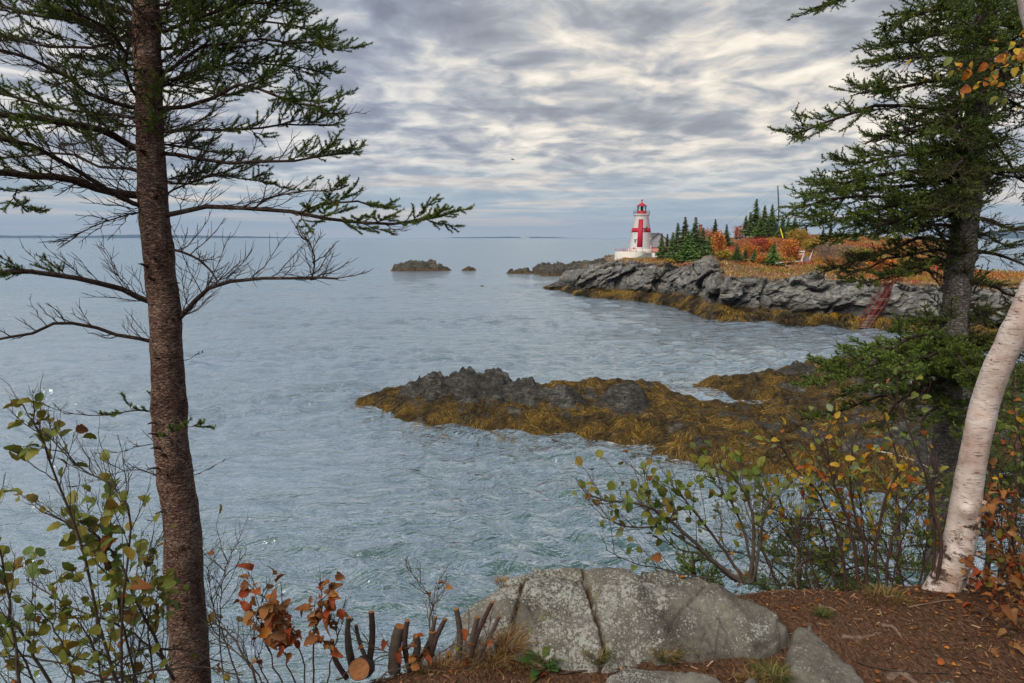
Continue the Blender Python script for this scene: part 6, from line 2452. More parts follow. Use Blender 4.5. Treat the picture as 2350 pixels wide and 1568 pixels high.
# ---- alder at the lower left
shrub('alder_shrub', 'leafy alder shrub in the lower left corner in front of the spruce', 'shrub', [
    ([(300, 1650, 2.9), (240, 1480, 2.85), (185, 1250, 2.8), (120, 1060, 2.75), (70, 960, 2.7)], .008, .003),
    ([(285, 1640, 2.9), (278, 1400, 2.8), (300, 1200, 2.75), (270, 1130, 2.75), (190, 1080, 2.75), (95, 985, 2.7)], .006, .002),
    ([(400, 1560, 3.3), (350, 1450, 3.2), (270, 1290, 3.1), (220, 1230, 3.0), (110, 1180, 2.95)], .009, .003),
    ([(330, 1640, 3.2), (275, 1400, 3.1), (240, 1250, 3.05), (255, 1120, 3.0)], .007, .002),
    ([(60, 1660, 2.5), (35, 1480, 2.5), (10, 1320, 2.5), (-20, 1200, 2.45)], .007, .003),
    ([(150, 1660, 2.7), (90, 1520, 2.65), (30, 1430, 2.6), (-30, 1380, 2.6)], .008, .003),
    ([(360, 1640, 3.3), (345, 1480, 3.3), (330, 1330, 3.3), (360, 1240, 3.3)], .006, .002)],
    M_BARK_ALD, 15, .20, [('green', 4), ('olive', 5), ('brown', .25), ('lime', 1.2)], 295, .064, 11, droop=.35, lt0=.2, sub=4, ang=.6, t0=.08,
    clusters=[(60, 1010, 70, 1.0), (20, 1110, 60, .5), (110, 1200, 60, .8), (40, 1220, 60, .6), (200, 1190, 60, .7), (250, 1230, 60, .8), (80, 1350, 60, .4), (170, 1270, 60, .6), (340, 1330, 70, .9), (260, 1380, 70, .7), (140, 1480, 80, .6), (120, 1540, 60, .6), (250, 1320, 60, .5)])
shrub('bare_brush', 'tangle of thin bare stems round the foot of the left spruce', 'shrub', [
    ([(380, 1520, 3.5), (300, 1450, 3.4), (180, 1400, 3.3), (60, 1330, 3.3)], .007, .003),
    ([(230, 1568, 3.1), (300, 1500, 3.2), (400, 1490, 3.3), (520, 1520, 3.3)], .006, .003),
    ([(560, 1600, 3.2), (520, 1480, 3.3), (490, 1400, 3.4), (475, 1300, 3.4)], .005, .002),
    ([(600, 1610, 3.1), (560, 1500, 3.1), (520, 1450, 3.2), (480, 1420, 3.3)], .007, .003),
    ([(520, 1600, 3.3), (505, 1450, 3.3), (510, 1350, 3.3), (530, 1260, 3.3)], .004, .0015),
    ([(100, 1590, 2.9), (250, 1560, 3.0), (420, 1530, 3.1), (560, 1550, 3.1)], .006, .003),
    ([(640, 1600, 3.1), (600, 1560, 3.1), (540, 1490, 3.1), (500, 1470, 3.2)], .005, .002),
    ([(0, 1500, 2.9), (130, 1520, 3.0), (260, 1560, 3.0), (380, 1590, 3.0)], .005, .003)],
    M_BARK_ALD, 15, .20, [('olive', 1), ('brown', 1)], 14, .05, 12, sub=5, up=.15)
shrub('alder_shrub', 'low small leaved alder growth along the bottom left edge below the taller one', 'shrub', [
    ([(110, 1640, 2.8), (70, 1540, 2.8), (20, 1470, 2.75), (-40, 1420, 2.7)], .006, .002),
    ([(180, 1640, 2.9), (160, 1530, 2.9), (120, 1440, 2.9), (60, 1370, 2.9)], .006, .002),
    ([(240, 1640, 3.0), (230, 1540, 3.0), (200, 1450, 3.0), (150, 1400, 3.0)], .006, .002),
    ([(300, 1640, 3.2), (310, 1530, 3.2), (330, 1440, 3.2), (350, 1370, 3.2)], .006, .002),
    ([(350, 1640, 3.3), (290, 1560, 3.3), (220, 1520, 3.3), (150, 1500, 3.3)], .006, .002)],
    M_BARK_ALD, 17, .18, [('green', 3), ('olive', 4), ('lime', 2), ('brown', .5)], 230, .050, 17, droop=.35, t0=.1)
# ---- brown leaved shrub
shrub('dead_leaf_shrub', 'shrub of withered orange brown leaves left of the cut stems', 'shrub', [
    ([(700, 1600, 3.0), (690, 1500, 3.0), (640, 1420, 3.0), (582, 1340, 3.0)], .004, .0015),
    ([(720, 1600, 3.0), (720, 1480, 3.0), (730, 1400, 3.0), (740, 1365, 3.0)], .005, .002),
    ([(660, 1600, 3.0), (620, 1500, 3.0), (600, 1430, 3.0), (605, 1350, 3.0)], .004, .0015),
    ([(690, 1600, 2.95), (660, 1520, 2.95), (640, 1460, 2.95), (650, 1400, 2.95)], .004, .0015),
    ([(740, 1600, 3.0), (760, 1520, 3.0), (775, 1450, 3.0), (765, 1420, 3.0)], .004, .0015),
    ([(640, 1600, 3.0), (600, 1540, 3.0), (580, 1480, 3.0), (575, 1440, 3.0)], .004, .0015)],
    M_BARK_RED, 14, .13, [('brown', 4), ('rust', 2.2), ('tan', 1.6), ('orange', .8)], 165, .054, 13, droop=.7, sub=3,
    clusters=[(580, 1340, 14, .6), (605, 1355, 16, .8), (720, 1365, 22, 1.2), (750, 1385, 18, .9), (590, 1430, 18, .6), (640, 1410, 30, 1.0), (690, 1415, 30, 1.3), (650, 1455, 30, 1.0), (700, 1480, 40, 1.6), (640, 1530, 40, 1.8), (690, 1540, 50, 2.2), (760, 1440, 25, .8), (740, 1510, 30, 1.0)])


# ---- cut stems
def cut_stems():
    r = random.Random(4)
    M_CUT = plain('fresh cut wood', (0.30, 0.125, 0.035), 0.8, 0.35, 30.0)
    specs = [(762, 1470, 790, 1548, 11, 'thin'), (800, 1418, 808, 1535, 12, 'slender'), (798, 1445, 812, 1530, 12, 'slender'), (852, 1405, 845, 1528, 14, 'tall'), (817, 1435, 850, 1530, 9, 'thin'), (918, 1438, 905, 1530, 26, 'stout'), (935, 1425, 938, 1530, 12, 'upright'),
             (955, 1460, 945, 1525, 16, 'short'), (1000, 1416, 965, 1510, 8, 'leaning'), (1022, 1421, 988, 1515, 11, 'leaning'), (993, 1450, 985, 1505, 17, 'short'), (1047, 1398, 1051, 1518, 13, 'straight'), (1130, 1382, 1075, 1532, 10, 'long leaning'), (1146, 1415, 1085, 1530, 9, 'leaning'),
             (1097, 1417, 1085, 1510, 12, 'upright')]
    names = ['first from the left, dark and thin', 'second from the left, slender', 'third from the left, with an orange cut top', 'tallest of the left half, standing upright', 'thin one leaning behind the tall upright stem', 'stoutest stump, brown barked', 'upright one with an orange cut just right of the stoutest stump',
             'short fat stub right of the stoutest stump', 'thin one leaning right above the short stubs', 'leaning one with a slanted pale cut', 'short stub with a flat top left of the boulder', 'straight isolated one standing before the boulder', 'longest, leaning right across the boulder', 'lower of the crossing pair leaning right before the boulder', 'reddish one behind the leaning pair']
    for i, (x0, y0, x1, y1, w, kind) in enumerate(specs):
        b = hit(x1, y1, lambda x, y: 0 * x + GZ - .02)
        d = b[1]
        top = at(x0, y0, d + r.uniform(-.02, .04))
        t = thing('cut_stem', 'cut alder stem: ' + names[i], 'stem', b, 'cut alder stems at the cliff edge')
        k = 9
        s = np.linspace(-.12, 1, k)[:, None]
        P = (top - b) * s
        side = np.array([1.0, .3, 0]) * r.uniform(-.02, .02)
        P += side * np.sin(s * math.pi)
        rad = w / FOC * d / .92 * .5
        m = MB()
        m.tube(P, np.linspace(rad * 1.15, rad * .95, k) * (1 + .05 * np.sin(np.arange(k) * 2.3)), 12, cap=False)
        m.build('bark', M_BARK_ALD if i % 3 else M_BARK_RED, t, True)
        m = MB()
        dirv = P[-1] - P[-2]
        dirv /= np.linalg.norm(dirv)
        m.tube([P[-1] - dirv * .004, P[-1] + dirv * .003], [rad * .93, rad * .90], 12)
        m.build('cut_face', M_CUT, t)
    # the sawn log end
    b = hit(825, 1560, lambda x, y: 0 * x + GZ - .02)
    c = at(824, 1536, b[1] - .06)
    t = thing('log', 'sawn log with a bright orange cut end below the cut stems', 'log', b)
    rad = 24 / FOC * c[1] / .9
    tgt = np.array([0, 0, CZ]) - c
    tgt /= np.linalg.norm(tgt)
    ax = tgt + np.array([-.10, 0, -.05])
    ax /= np.linalg.norm(ax)
    m = MB()
    m.tube([c - b - ax * .25, c - b - ax * .1, c - b], [rad * 1.1, rad * 1.04, rad], 20, cap=False)
    m.build('bark', M_BARK_RED, t, True)

    def fn(g, bs, out):
        co = g.vmath('SUBTRACT', g.n('ShaderNodeTexCoord').outputs['Object'], tuple(c - b))
        rr = g.vmath('LENGTH', co)
        w = g.n('ShaderNodeTexWave', {'wave_type': 'RINGS', 'rings_direction': 'SPHERICAL'}, {'Vector': co, 'Scale': 70.0, 'Distortion': 2.5, 'Detail': 3.0}).outputs[1]
        nz = g.noise(co, 60, 4, .6)
        cc = g.ramp(g.math('ADD', g.math('MULTIPLY', w, .4), g.math('MULTIPLY', nz, .6)), [(.30, (.10, .026, .005)), (.5, (.27, .085, .012)), (.70, (.44, .19, .04))])
        cc = g.mix(g.maprange(rr, rad * .78, rad, 0, .8), cc, (.22, .06, .015))
        g.set(bs.inputs['Base Color'], cc)
        bs.inputs['Roughness'].default_value = .6
    m = MB()
    m.tube([c - b - ax * .01, c - b + ax * .003], [rad * .97, rad * .96], 20)
    m.build('cut_face', material('log end grain', fn), t)


cut_stems()
shrub('bare_brush', 'low brush of dead twigs among the cut stems', 'shrub', [
    ([(770, 1560, 3.1), (830, 1530, 3.15), (900, 1500, 3.2), (960, 1480, 3.2)], .004, .002),
    ([(1000, 1540, 3.2), (930, 1510, 3.2), (870, 1490, 3.2), (800, 1450, 3.2)], .004, .002),
    ([(960, 1560, 3.15), (1010, 1500, 3.2), (1060, 1470, 3.2), (1100, 1440, 3.2)], .003, .0015),
    ([(1030, 1560, 3.1), (1080, 1530, 3.15), (1110, 1470, 3.2), (1130, 1420, 3.2)], .003, .0012),
    ([(950, 1560, 3.2), (990, 1450, 3.3), (985, 1370, 3.3), (925, 1292, 3.3)], .004, .0015),
    ([(985, 1540, 3.3), (985, 1440, 3.3), (1000, 1380, 3.3), (1010, 1320, 3.3)], .003, .0012),
    ([(860, 1570, 3.1), (900, 1540, 3.1), (960, 1530, 3.15), (1050, 1550, 3.1)], .004, .002)],
    M_BARK_BRN, 16, .12, [('brown', 3), ('rust', 2), ('olive', .5)], 26, .045, 14, sub=3, up=.1, clusters=[(960, 1500, 60, 1), (1050, 1480, 40, .6), (880, 1510, 50, .8)])

# ---- green alder right of the boulder
shrub('alder_shrub', 'green leaved alder leaning left over the water right of the boulder', 'shrub', [
    ([(1700, 1335, 4.1), (1640, 1290, 4.1), (1560, 1215, 4.05), (1480, 1160, 4.0), (1400, 1150, 3.95), (1345, 1135, 3.9)], .015, .004),
    ([(1690, 1335, 4.15), (1600, 1260, 4.1), (1520, 1215, 4.1), (1440, 1210, 4.05), (1380, 1185, 4.0)], .009, .003),
    ([(1710, 1340, 4.1), (1660, 1260, 4.1), (1590, 1170, 4.0), (1540, 1110, 4.0)], .012, .004),
    ([(1720, 1335, 4.1), (1730, 1250, 4.1), (1725, 1170, 4.1), (1690, 1100, 4.1), (1650, 1070, 4.05)], .014, .004),
    ([(1725, 1335, 4.1), (1745, 1240, 4.1), (1760, 1160, 4.1), (1800, 1110, 4.1)], .012, .004),
    ([(1680, 1330, 4.2), (1610, 1275, 4.2), (1540, 1250, 4.2), (1490, 1170, 4.2), (1470, 1080, 4.2)], .007, .0015),
    ([(1640, 1330, 4.2), (1560, 1315, 4.2), (1470, 1295, 4.15), (1390, 1262, 4.1)], .006, .002),
    ([(1735, 1335, 4.15), (1700, 1200, 4.2), (1660, 1130, 4.25), (1610, 1090, 4.3)], .009, .003)],
    M_BARK_ALD, 13, .24, [('green', 6), ('olive', 2.5), ('sage', 1.0), ('brown', .35), ('lime', .6)], 300, .064, 21, droop=.15, up=.45,
    clusters=[(1480, 1140, 60, 1.0), (1530, 1130, 60, 1.1), (1420, 1140, 50, .5), (1365, 1135, 30, .4), (1360, 1185, 20, .2), (1560, 1190, 60, .9), (1640, 1090, 60, 1.1), (1690, 1100, 60, 1.1), (1740, 1130, 60, 1.0), (1620, 1150, 70, .8), (1700, 1180, 60, .7), (1500, 1195, 50, .7), (1680, 1240, 60, .4), (1780, 1110, 50, .6)])
# ---- yellow saplings left of the birch
shrub('birch_sapling', 'thin dark stemmed saplings with lime and yellow leaves left of the birch', 'sapling', [
    ([(1975, 1365, 4.1), (1960, 1250, 4.1), (1930, 1150, 4.1), (1905, 1080, 4.1), (1890, 1000, 4.1)], .013, .004),
    ([(1990, 1368, 4.1), (1985, 1260, 4.1), (1960, 1170, 4.1), (1950, 1060, 4.1), (1975, 960, 4.1)], .012, .004),
    ([(2015, 1370, 4.1), (2010, 1250, 4.1), (2030, 1150, 4.1), (2060, 1070, 4.1), (2030, 960, 4.1)], .011, .004),
    ([(2030, 1370, 4.15), (2040, 1260, 4.15), (2070, 1180, 4.15), (2110, 1130, 4.15), (2160, 1110, 4.1)], .010, .003),
    ([(2140, 1330, 4.0), (2145, 1200, 4.0), (2130, 1110, 4.0), (2095, 1010, 4.0), (2060, 930, 4.0), (2020, 890, 4.0)], .010, .003),
    ([(1940, 1360, 4.2), (1930, 1260, 4.2), (1890, 1150, 4.2), (1830, 1080, 4.2), (1790, 1020, 4.2)], .010, .003),
    ([(2150, 1340, 3.95), (2160, 1240, 3.95), (2140, 1140, 4.0), (2150, 1050, 4.0)], .012, .008),
    ([(1880, 1355, 4.2), (1850, 1260, 4.2), (1810, 1200, 4.2), (1770, 1160, 4.2)], .008, .003),
    ([(2060, 1370, 4.2), (2010, 1260, 4.3), (1930, 1200, 4.3), (1820, 1190, 4.3), (1750, 1230, 4.3)], .007, .003)],
    M_BARK_RED, 10, .24, [('lime', 5), ('yellow', 3.2), ('sage', 2.4), ('orange', .9), ('rust', .5), ('green', 1.6)], 300, .054, 22, droop=.2, up=.35, sub=4,
    clusters=[(1930, 1010, 60, 1.0), (1880, 1020, 60, .9), (1990, 1020, 60, 1.0), (1830, 1050, 60, .7), (2040, 950, 50, .6), (2110, 930, 50, .5), (1930, 1090, 60, 1.0), (1990, 1080, 60, .9), (1860, 1120, 60, .8), (2060, 1110, 50, .6), (1900, 1180, 60, .8), (1960, 1180, 60, .8), (2050, 1200, 50, .5), (1840, 1200, 60, .6), (2130, 1150, 40, .5), (1950, 1250, 40, .4), (2070, 1260, 40, .4)])
shrub('bare_brush', 'grey dead brush at the cliff edge between alder and saplings', 'shrub', [
    ([(1800, 1350, 4.4), (1850, 1280, 4.5), (1900, 1240, 4.5), (1980, 1230, 4.5)], .006, .002),
    ([(1780, 1350, 4.4), (1760, 1280, 4.5), (1720, 1240, 4.5), (1650, 1220, 4.6)], .006, .002),
    ([(1830, 1350, 4.4), (1810, 1290, 4.5), (1830, 1220, 4.5), (1880, 1160, 4.5)], .006, .002),
    ([(1890, 1355, 4.4), (1930, 1300, 4.5), (2000, 1280, 4.5), (2060, 1290, 4.5)], .006, .002),
    ([(1760, 1345, 4.4), (1790, 1250, 4.5), (1850, 1200, 4.5), (1930, 1190, 4.6)], .006, .002),
    ([(1870, 1355, 4.4), (1840, 1300, 4.6), (1780, 1290, 4.6), (1720, 1300, 4.6)], .006, .002)],
    plain('grey dead twig', (0.15, 0.13, 0.115), .9, .35, 20), 18, .26, [('brown', 1), ('olive', 1)], 30, .035, 23, sub=7, up=.1, sl=.5)


shrub('bare_brush', 'dense dark brush of thin twigs filling the slope left of the birch', 'shrub', [
    ([(2080, 1370, 4.5), (2060, 1300, 4.6), (2020, 1230, 4.6), (1960, 1150, 4.7)], .007, .002),
    ([(2100, 1370, 4.5), (2120, 1280, 4.6), (2090, 1200, 4.6), (2040, 1130, 4.7)], .007, .002),
    ([(1950, 1365, 4.5), (1920, 1300, 4.6), (1860, 1240, 4.7), (1800, 1200, 4.7)], .007, .002),
    ([(2000, 1368, 4.5), (1960, 1310, 4.6), (1910, 1280, 4.6), (1840, 1290, 4.6)], .006, .002),
    ([(1830, 1350, 4.5), (1770, 1300, 4.6), (1700, 1270, 4.7), (1640, 1265, 4.7)], .006, .002),
    ([(2110, 1365, 4.4), (2070, 1320, 4.5), (2000, 1310, 4.5), (1930, 1320, 4.5)], .006, .002)],
    M_BARK_RED, 17, .30, [('green', 4), ('lime', 3), ('olive', 2), ('yellow', 1), ('sage', 1)], 290, .040, 24, sub=6, up=.15, sl=.5)


shrub('leafy_shrub', 'dense green and yellow undergrowth on the bank between alder and birch', 'shrub', [
    ([(1860, 1355, 4.35), (1840, 1280, 4.4), (1800, 1210, 4.4), (1790, 1140, 4.4)], .006, .002),
    ([(1920, 1360, 4.35), (1900, 1270, 4.4), (1880, 1190, 4.4), (1870, 1100, 4.4)], .006, .002),
    ([(1980, 1365, 4.35), (1990, 1280, 4.4), (1980, 1190, 4.4), (1960, 1090, 4.4)], .006, .002),
    ([(2040, 1368, 4.35), (2060, 1280, 4.4), (2080, 1190, 4.4), (2080, 1090, 4.4)], .006, .002),
    ([(2100, 1365, 4.35), (2120, 1290, 4.4), (2130, 1210, 4.4), (2140, 1130, 4.4)], .006, .002),
    ([(1790, 1345, 4.35), (1760, 1290, 4.4), (1740, 1230, 4.4), (1750, 1170, 4.4)], .006, .002)],
    M_BARK_RED, 16, .24, [('green', 3), ('lime', 4), ('yellow', 2.6), ('orange', .8), ('sage', 1.5)], 300, .052, 25, sub=5, up=.25, sl=.5, t0=.1)


# ------------------------------------------------------------------ birch
def mat_birch():
    def fn(g, bs, out):
        co = g.n('ShaderNodeTexCoord').outputs['Object']
        n1 = g.noise(g.mapping(co, scale=(1, 1, 1.6)), 4.5, 5, .6)
        n2 = g.noise(co, 55, 4, .65)
        c = g.ramp(n1, [(.30, (.36, .24, .19)), (.44, (.54, .43, .38)), (.58, (.68, .60, .56)), (.75, (.54, .38, .31))])
        # lenticels: short dark dashes across the trunk
        ln = g.noise(g.mapping(co, scale=(.22, .22, 2.2)), 95, 3, .6)
        ms = g.noise(co, 12, 4, .65)
        le = g.math('MULTIPLY', g.maprange(ln, .575, .62, 0, 1, True), g.maprange(ms, .38, .55, .25, 1))
        c = g.mix(g.math('MULTIPLY', le, .85), c, (.10, .06, .045))
        # brown rough patches and peel scars, thick near the foot
        z = g.n('ShaderNodeSeparateXYZ', ins={0: co}).outputs[2]
        foot = g.maprange(z, .0, .85, .15, 0.0, True)
        pn = g.math('ADD', g.noise(g.mapping(co, scale=(1, 1, 1.5)), 7.5, 6, .72), foot)
        sc = g.maprange(pn, .62, .68, 0, 1, True)
        c = g.mix(sc, c, g.ramp(n2, [(.35, (.035, .022, .016)), (.55, (.12, .075, .055)), (.72, (.36, .27, .22))]))
        c = g.mix(g.maprange(g.noise(co, 3.1, 4, .6), .56, .70, 0, .55, True), c, (.60, .40, .32))
        g.set(bs.inputs['Base Color'], c)
        bs.inputs['Roughness'].default_value = .6
        bs.inputs['Specular IOR Level'].default_value = .3
        h = g.math('ADD', g.math('MULTIPLY', sc, .8), g.math('ADD', g.math('MULTIPLY', n2, .3), g.math('MULTIPLY', le, -.4)))
        b = g.n('ShaderNodeBump', ins={'Height': h, 'Strength': .7, 'Distance': .008})
        g.set(bs.inputs['Normal'], b.outputs[0])
    return material('birch bark', fn)


def build_birch():
    M = mat_birch()
    base = at(2160, 1375, 3.98)
    base[2] = min(base[2], float(ground_z(base[0], base[1])))
    t = thing('birch_tree', 'white birch with a bent peeling trunk at the right edge of the path', 'birch tree', base)
    d = base[1]
    pts = [(2118, 1440, d, 120), (2150, 1385, d, 99), (2176, 1330, d, 86), (2198, 1260, d, 78), (2213, 1180, d, 74), (2226, 1090, d, 70), (2244, 1000, d, 69), (2262, 920, d, 69), (2286, 850, d - .03, 70), (2320, 780, d - .06, 70), (2362, 690, d - .1, 69), (2410, 560, d - .1, 64), (2432, 380, d - .1, 59), (2410, 200, d - .05, 54), (2372, 60, d, 50), (2335, -80, d, 45)]
    trunk_mesh(t, pts[::-1], 'trunk', M, 150, 44, .006, 5.0, [(.72, 4.2, .012, .03), (.80, 3.9, .015, .02), (.66, .6, .015, .015)])
    # curls of loose bark
    rng = np.random.default_rng(9)
    M_P = plain('peeling bark curl', (.46, .33, .26), .7, .35, 30)
    for i in range(16):
        px, py = [(2196, 1236), (2188, 1222), (2200, 1210), (2226, 1240), (2245, 1205), (2232, 1300), (2222, 1320), (2240, 1270), (2190, 1345), (2240, 1190), (2212, 1262), (2180, 1330), (2250, 1150), (2236, 1222), (2210, 1350), (2228, 1340)][i]
        c = at(px, py, d - .085) - base
        L, W_ = rng.uniform(.02, .05), rng.uniform(.006, .016)
        a = rng.uniform(-.5, .5)
        k = 6
        s = np.linspace(0, 1, k)
        cur = rng.uniform(1.5, 4.0)
        V = []
        for j in range(k):
            x = math.sin(s[j] * cur) / cur * L
            y = -(1 - math.cos(s[j] * cur)) / cur * L
            for sd in (-1, 1):
                V.append([x * math.cos(a) - sd * W_ * math.sin(a), y, x * math.sin(a) + sd * W_ * math.cos(a)])
        m = MB()
        m.add(np.array(V) + c, [[2 * j, 2 * j + 2, 2 * j + 3, 2 * j + 1] for j in range(k - 1)])
        m.build('bark_curl', M_P, t)
    # leafy twigs hanging in from the top right
    rg = np.random.default_rng(19)
    for j, (pts, r0) in enumerate([([(2420, 230, d), (2330, 215, d - .1), (2250, 180, d - .2), (2180, 145, d - .3), (2085, 125, d - .4)], .006), ([(2410, 160, d), (2360, 140, d - .1), (2300, 150, d - .15), (2250, 130, d - .2)], .004),
                                   ([(2425, 300, d), (2380, 240, d - .1), (2330, 200, d - .15), (2290, 150, d - .2)], .005), ([(2400, 120, d), (2350, 100, d - .1), (2310, 115, d - .2)], .003)]):
        P = smooth_line([at(*p) for p in pts], 12) - base
        m = MB()
        m.tube(P, np.linspace(r0, .0012, 12), 6)
        br = m.build('branch', M_BARK_RED, t, True)
        S_, _, ts = spawn(P[None], None, 12, .15, 1, lambda q, i: .13 * (1.2 - .5 * q), .8, rg, 5, -.1, -.15, 1.3)
        V, F = tubes(S_, .0012 * np.ones((len(S_), 5)), 3)
        m = MB()
        m.add(V, F)
        m.build('twigs', M_BARK_RED, br)['kind'] = 'stuff'
        for q in S_:
            for w in (2, 4):
                if rg.random() < .62:
                    place_leaf(t, q[w] + base, .052 * rg.uniform(.6, 1.2), ['yellow', 'yellow', 'orange', 'lime'][rg.integers(0, 4)], rg, q[-1] - q[-2], .55)


build_birch()

# ---- brown undergrowth right of the birch
shrub('dead_leaf_shrub', 'dark tangled shrub of withered tan and rust leaves right of the birch', 'shrub', [
    ([(2260, 1420, 3.9), (2290, 1340, 3.9), (2330, 1260, 3.9), (2380, 1200, 3.9)], .009, .003),
    ([(2280, 1420, 4.0), (2300, 1300, 4.0), (2290, 1200, 4.0), (2270, 1130, 4.0)], .008, .003),
    ([(2330, 1450, 3.7), (2340, 1330, 3.7), (2320, 1220, 3.7), (2300, 1130, 3.7)], .008, .003),
    ([(2220, 1420, 3.6), (2270, 1400, 3.6), (2330, 1420, 3.5), (2390, 1460, 3.4)], .006, .003),
    ([(2360, 1450, 3.7), (2330, 1400, 3.7), (2280, 1360, 3.7), (2230, 1330, 3.7)], .006, .003),
    ([(2240, 1400, 3.6), (2300, 1440, 3.4), (2340, 1500, 3.2), (2380, 1550, 3.1)], .005, .002),
    ([(2350, 1480, 3.6), (2370, 1380, 3.6), (2360, 1280, 3.6), (2330, 1200, 3.6)], .007, .003)],
    M_BARK_RED, 13, .20, [('brown', 4), ('tan', 4), ('rust', 1.6), ('yellow', .5), ('olive', .6)], 300, .050, 33, droop=.6, sub=4, t0=.1,
    clusters=[(2290, 1250, 60, .8), (2330, 1300, 60, 1.0), (2280, 1350, 60, 1.2), (2330, 1380, 60, 1.2), (2250, 1400, 60, 1.0), (2320, 1430, 50, 1.0), (2300, 1150, 60, .4), (2330, 1480, 50, .5)])
shrub('birch_sapling', 'thin saplings with small lime leaves at the right edge behind the birch', 'sapling', [
    ([(2290, 1330, 4.4), (2300, 1200, 4.4), (2290, 1100, 4.4), (2320, 1000, 4.4)], .007, .002),
    ([(2330, 1330, 4.4), (2330, 1180, 4.4), (2350, 1060, 4.4), (2330, 960, 4.4)], .007, .002)],
    M_BARK_RED, 14, .22, [('lime', 4), ('green', 3), ('orange', 1), ('yellow', 1)], 150, .045, 34, droop=.2)


# ---- fallen leaves on the ground
def fallen():
    rng = np.random.default_rng(50)
    spots = [(1900, 1330, 'yellow orange leaf fallen at the path edge behind the grass clump', 'orange'), (2075, 1362, 'orange leaf lying left of the birch foot', 'orange'), (2062, 1358, 'pale orange leaf beside another left of the birch foot', 'tan'),
             (1830, 1408, 'orange leaf on the path next to the boulder', 'orange'), (2190, 1385, 'brown leaf leaning on the birch foot', 'brown'), (2170, 1372, 'orange leaf caught on the birch roots', 'orange'), (2230, 1395, 'rust leaf pile leaf right of the birch foot', 'rust'),
             (2222, 1410, 'orange leaf in front of the birch foot', 'orange'), (2260, 1420, 'tan leaf right of the birch foot', 'tan'), (2330, 1450, 'large pale tan leaf at the right edge of the path', 'tan'), (1575, 1330, 'orange leaf at the cliff edge behind the boulder', 'orange'),
             (1700, 1318, 'orange leaf at the foot of the green alder', 'orange'), (1805, 1340, 'orange leaf at the path edge between alder and saplings', 'orange'), (1890, 1345, 'orange leaf at the path edge left of the saplings', 'orange'), (2150, 1530, 'rust leaf low on the path', 'rust'),
             (1240, 1562, 'rust leaf under the broad leaved plant', 'rust'), (880, 1552, 'rust leaf beside the sawn log', 'rust'), (905, 1545, 'curled brown leaf right of the sawn log', 'brown'), (1035, 1500, 'orange leaf among the short cut stubs', 'orange'), (1060, 1510, 'rust leaf at the foot of the straight cut stem', 'rust'),
             (2285, 1395, 'brown leaf under the tangled shrub', 'brown'), (2270, 1500, 'curled tan leaf on the lower right of the path', 'tan')]
    for px, py, lab, kind in spots:
        p = hit(px, py, bz) + np.array([0, 0, .012])
        o = place_leaf(bpy_zero, p, .05 * rng.uniform(.7, 1.1), kind, rng, (rng.normal(), rng.normal(), .2), 0)
        o.parent = None
        o.name = 'fallen_leaf'
        tag(o, lab, 'leaf', 'leaves fallen on the path')


class _Z:
    location = (0, 0, 0)


def _place_zero():
    z = bpy.data.objects.new('zero', None)
    return z


bpy_zero = _place_zero()
fallen()
bpy.data.objects.remove(bpy_zero)

# ------------------------------------------------------------------ trees and heath on the headland
M_FAR_NEEDLE = vcol('far spruce foliage', rough=0.7, trans=0.12, var=.22)
M_FAR_LEAF = vcol('autumn foliage', rough=0.7, trans=0.25)


def stand_on_top(x, ybase, d):
    """place on the headland seen at (x, ybase), else at distance d on the skyline"""
    p = hit(x, ybase, lambda X, Y: np.where(poly_sdf(X, Y, RIM_POLY) > .5, top_z(X, Y), -9), max(88, d - 28), min(d + 22, 210))
    q = at(x, ybase, d)
    if abs(p[1] - min(d + 22, 210)) < .3 or p[2] < 2:
        q[2] = float(top_z(q[0], q[1]))
        return q
    return p


def far_spruce_mesh(seed, slim=1.0, ragged=.45, tone=(.13, .20, .070), dead=0.0, bare=.08):
    """unit-height crown: whorls of drooping boughs made of small tufts"""
    r = np.random.default_rng(seed)
    V, C = [], []
    nw = 30
    for w in range(nw):
        s = bare + (1 - bare) * (w + .3) / nw
        R = .245 * slim * (1 - s) ** .92 * r.uniform(.55, 1.3) + .006
        nb = int(6 + 7 * (1 - s))
        a0 = r.uniform(0, 6.28)
        for b in range(nb):
            if r.random() < ragged * .5:
                continue
            a = a0 + b * 6.283 / nb + r.normal(0, .2)
            L = R * r.uniform(1 - ragged, 1.1 + ragged * .4)
            nt = max(4, int(7 + 60 * L))
            for q in range(nt):
                f = (q + .6) / nt
                p = np.array([math.cos(a) * L * f, math.sin(a) * L * f, s - .10 * L * f + .10 * L * f * f + r.normal(0, .004)])
                sz = (.024 + .024 * (1 - f)) * (.45 + .75 * (1 - s))
                d = np.array([math.cos(a) + r.normal(0, .8), math.sin(a) + r.normal(0, .8), r.normal(-.05, .35)])
                d /= np.linalg.norm(d)
                n = np.cross(d, r.normal(size=3))
                n /= np.linalg.norm(n)
                V += [p - n * sz * .55, p + n * sz * .55, p + d * sz * 1.6]
                t = np.array(tone) * r.uniform(.6, 1.5)
                if r.random() < dead:
                    t = np.array([.16, .075, .035]) * r.uniform(.6, 1.2)
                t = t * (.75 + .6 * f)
                C += [t, t, t]
    V = np.array(V)
    me = mesh_np('crown', V, np.arange(len(V)).reshape(-1, 3), M_FAR_NEEDLE, False, {'Col': np.array(C)})
    return me


